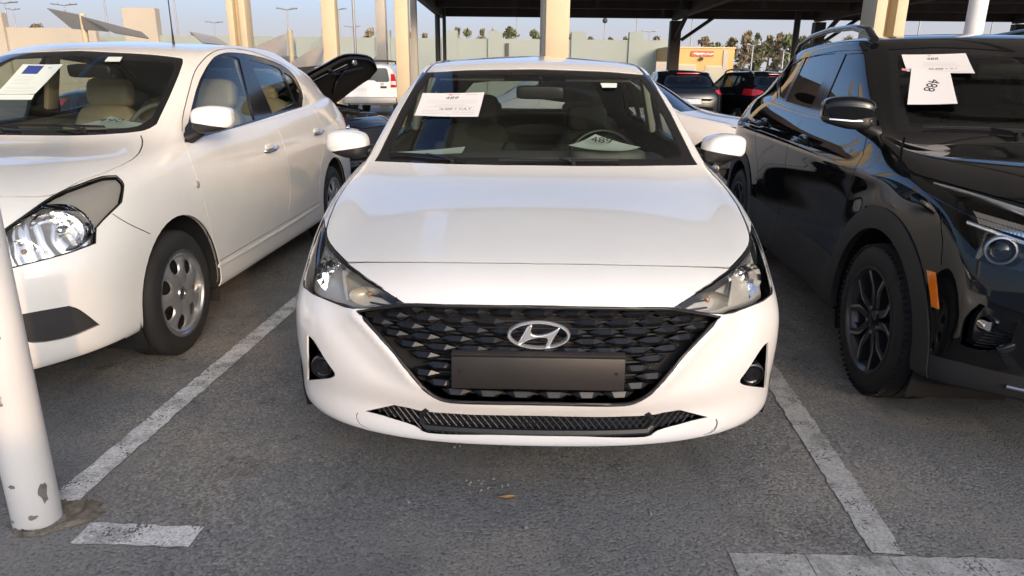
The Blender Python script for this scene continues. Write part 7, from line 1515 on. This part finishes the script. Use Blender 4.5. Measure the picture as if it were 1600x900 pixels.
# ================================================================ papers and litter
def put_paper(M, quad, label, mat, sag=0.0, name='paper_sheet'):
    o, S = paper(name, label, 'paper', quad, mat, 8, sag); o.matrix_world = M; return o, S
def lift(q, n): return [tuple(Vector(p)+Vector(n)) for p in q]
o, S = put_paper(M_MID, lift([(-.560,1.751,1.241),(-.247,1.657,1.249),(-.267,1.481,1.143),(-.578,1.575,1.141)], (0,-.006,.011)), 'white price sheet 489 on the windscreen of the middle saloon', MT['paper'], .004)
write_on(S, '489', .50, .21, .034, MT['ink'], o, .1, sx=1.35); write_on(S, 'AED 26,500 + V.A.T', .50, .68, .022, MT['ink'], o, .1, sx=1.25)
for v, u0, u1 in ((.34,.12,.92),(.42,.12,.92),(.50,.30,.74),(.55,.25,.80),(.60,.12,.92),(.76,.10,.92),(.83,.10,.50),(.83,.58,.92),(.90,.10,.92)): rule_on(S, u0, u1, v, .0016, MT['grey_ink'], o)
rule_on(S, .44, .50, .075, .007, MT['red_ink'], o); rule_on(S, .52, .62, .075, .003, MT['grey_ink'], o); rule_on(S, .72, .88, .075, .003, MT['grey_ink'], o)
o, S = put_paper(M_MID, [(.165,1.62,1.016),(.306,1.74,1.061),(.519,1.62,1.010),(.357,1.52,1.000)], 'bowed white card with 489 on the dashboard of the middle saloon', MT['paper2'], .012)
write_on(S, '489', .50, .52, .046, MT['ink'], o, .0, rot=.0, sx=1.2) if False else None
def card_text(o, p, ex, ey, txt, size, sx=1.0, shear=0.0):
    ex = Vector(ex).normalized(); ez = ex.cross(Vector(ey)).normalized(); ey = ez.cross(ex); me = text_mesh(txt, size, .0003, shear); p = Vector(p)+ez*.004
    me.transform(Matrix(((ex.x,ey.x,ez.x,p.x),(ex.y,ey.y,ez.y,p.y),(ex.z,ey.z,ez.z,p.z),(0,0,0,1))) @ Matrix.Diagonal((sx,1,1,1))); me.materials.append(MT['ink']); return link(bpy.data.objects.new('printed_text', me), o)
card_text(o, (.322,1.628,1.037), (1,.05,-.10), (0,.75,.30), '489', .085, .85, .2)
o, S = put_paper(M_MID, [(-.648,1.45,.990),(-.34,1.62,1.003),(-.348,1.50,.984),(-.583,1.42,.982)], 'blank white sheet lying on the dashboard of the middle saloon, at the corner', MT['paper2'], .004)
o, S = put_paper(M_MID, lift([(.324,1.775,1.302),(.41,1.804,1.302),(.403,1.758,1.281),(.33,1.735,1.281)], (0,-.003,.006)), 'small pale sticker in the upper right of the middle windscreen', MT['paper2'], 0, 'windscreen_sticker'); o['category'] = 'sticker'
o, S = put_paper(M_LEFT, lift([(-.212,1.456,1.364),(.015,1.445,1.366),(-.023,1.244,1.218),(-.234,1.252,1.215)], (0,-.008,.010)), 'pale sheet with a blue box on the left saloon windscreen', MT['paper2'], .004)
for k in range(7): rule_on(S, .16, .56, .06+.04*k, .0098, MT['blue_ink'], o, 'blue_box')
for v in (.42,.50,.56,.64,.80,.90): rule_on(S, .12, .88 if v > .7 else .55, v, .0016, MT['grey_ink'], o)
rule_on(S, .70, .80, .12, .004, MT['ink'], o)
o, S = put_paper(M_LEFT, lift([(-.238,1.240,1.214),(-.020,1.232,1.216),(-.016,1.200,1.192),(-.245,1.206,1.190)], (0,-.006,.008)), 'second pale sheet showing below the one with the blue box', MT['paper2'], .001)
o, S = put_paper(M_LEFT, [(.147,1.22,1.074),(.244,1.42,1.110),(.465,1.32,1.082),(.483,1.20,1.064)], 'bowed white card with 490 on the dashboard of the left saloon', MT['paper2'], .012)
card_text(o, (.325,1.28,1.094), (1,.10,-.02), (-.1,.85,.15), '490', .095, .9)
o, S = put_paper(M_LEFT, lift([(.207,1.538,1.411),(.275,1.555,1.412),(.284,1.511,1.387),(.209,1.494,1.386)], (0,-.003,.006)), 'small pale sticker at the top of the left saloon windscreen', MT['paper2'], 0, 'windscreen_sticker'); o['category'] = 'sticker'
o, S = put_paper(M_RIGHT, lift([(-.534,1.781,1.450),(-.257,1.712,1.456),(-.283,1.542,1.359),(-.555,1.636,1.366)], (0,-.008,.012)), 'white price sheet 488 taped high on the black SUV windscreen', MT['paper'], .004)
write_on(S, '488', .46, .24, .030, MT['ink'], o, .1, sx=1.2); write_on(S, '36,500 + V.A.T', .60, .78, .020, MT['ink'], o, .1, sx=1.2)
for v, u0, u1 in ((.46,.30,.80),(.54,.28,.80),(.62,.28,.86),(.90,.10,.92)): rule_on(S, u0, u1, v, .0013, MT['grey_ink'], o)
rule_on(S, .40, .46, .08, .006, MT['red_ink'], o)
o, S = put_paper(M_RIGHT, lift([(-.532,1.650,1.381),(-.388,1.562,1.358),(-.433,1.351,1.218),(-.630,1.405,1.210)], (0,-.011,.016)), 'white card with 488 printed sideways, hanging below the sheet on the black SUV', MT['paper'], .003)
write_on(S, '488', .50, .45, .070, MT['ink'], o, 0, -math.pi/2-.05, 1.0)
o, S = put_paper(M_RIGHT, lift([(-.570,1.668,1.378),(-.548,1.655,1.375),(-.552,1.640,1.366),(-.576,1.650,1.368)], (0,-.010,.015)), 'scrap of pink tape at the left of the black SUV price sheet', MT['tape'], 0, 'tape_scrap'); o['category'] = 'tape'
# dry leaf, chips, cigarette end
lf = MB(); S = []
for i in range(9):
    t = i/8; w = .0075*math.sin(math.pi*(.06+.88*t))**.7; x = -.034+.068*t; S.append([(x, .010*math.sin(math.pi*t)*-1+w, .010-.012*math.cos(t*5)*.3), (x, .010*math.sin(math.pi*t)*-1, .006), (x, .010*math.sin(math.pi*t)*-1-w, .012)])
lf.grid(S); lo = lf.build('dry_leaf', pmat('dry_leaf', (.42,.24,.09), .7), None, 60, (-.013,1.975,.004)); tag(lo, 'small curled dry leaf on the asphalt before the middle saloon', 'leaf')
rr = random.Random(11); ch = MB()
for i in range(14):
    x, y = (-.10+rr.gauss(0,.028), 2.055+rr.gauss(0,.035)); s_ = rr.uniform(.002,.006); ch.box((x,y,.004), (s_*1.6,s_,.005), (0,0,rr.uniform(0,3)))
for x, y in ((-.60,1.98),(.05,1.82),(-.72,2.2),(-.33,1.95),(-.2,2.33),(-.19,2.31),(-.21,2.30),(.45,1.9),(-1.05,2.5),(.9,2.2)):
    s_ = rr.uniform(.004,.007); ch.box((x,y,.004), (s_*1.5,s_,.006), (0,0,rr.uniform(0,3)))
tag(ch.build('stone_chips', pmat('pale_chips', (.36,.345,.32), .9), None, None), 'scatter of pale stone chips on the asphalt', kind='stuff')
tag(MB().cyl((-1.565,1.758,.006), (-1.530,1.762,.006), .0045, n=10).build('cigarette_end', MT['paper'], None, 40), 'cigarette end near the foot of the white post', 'cigarette end')
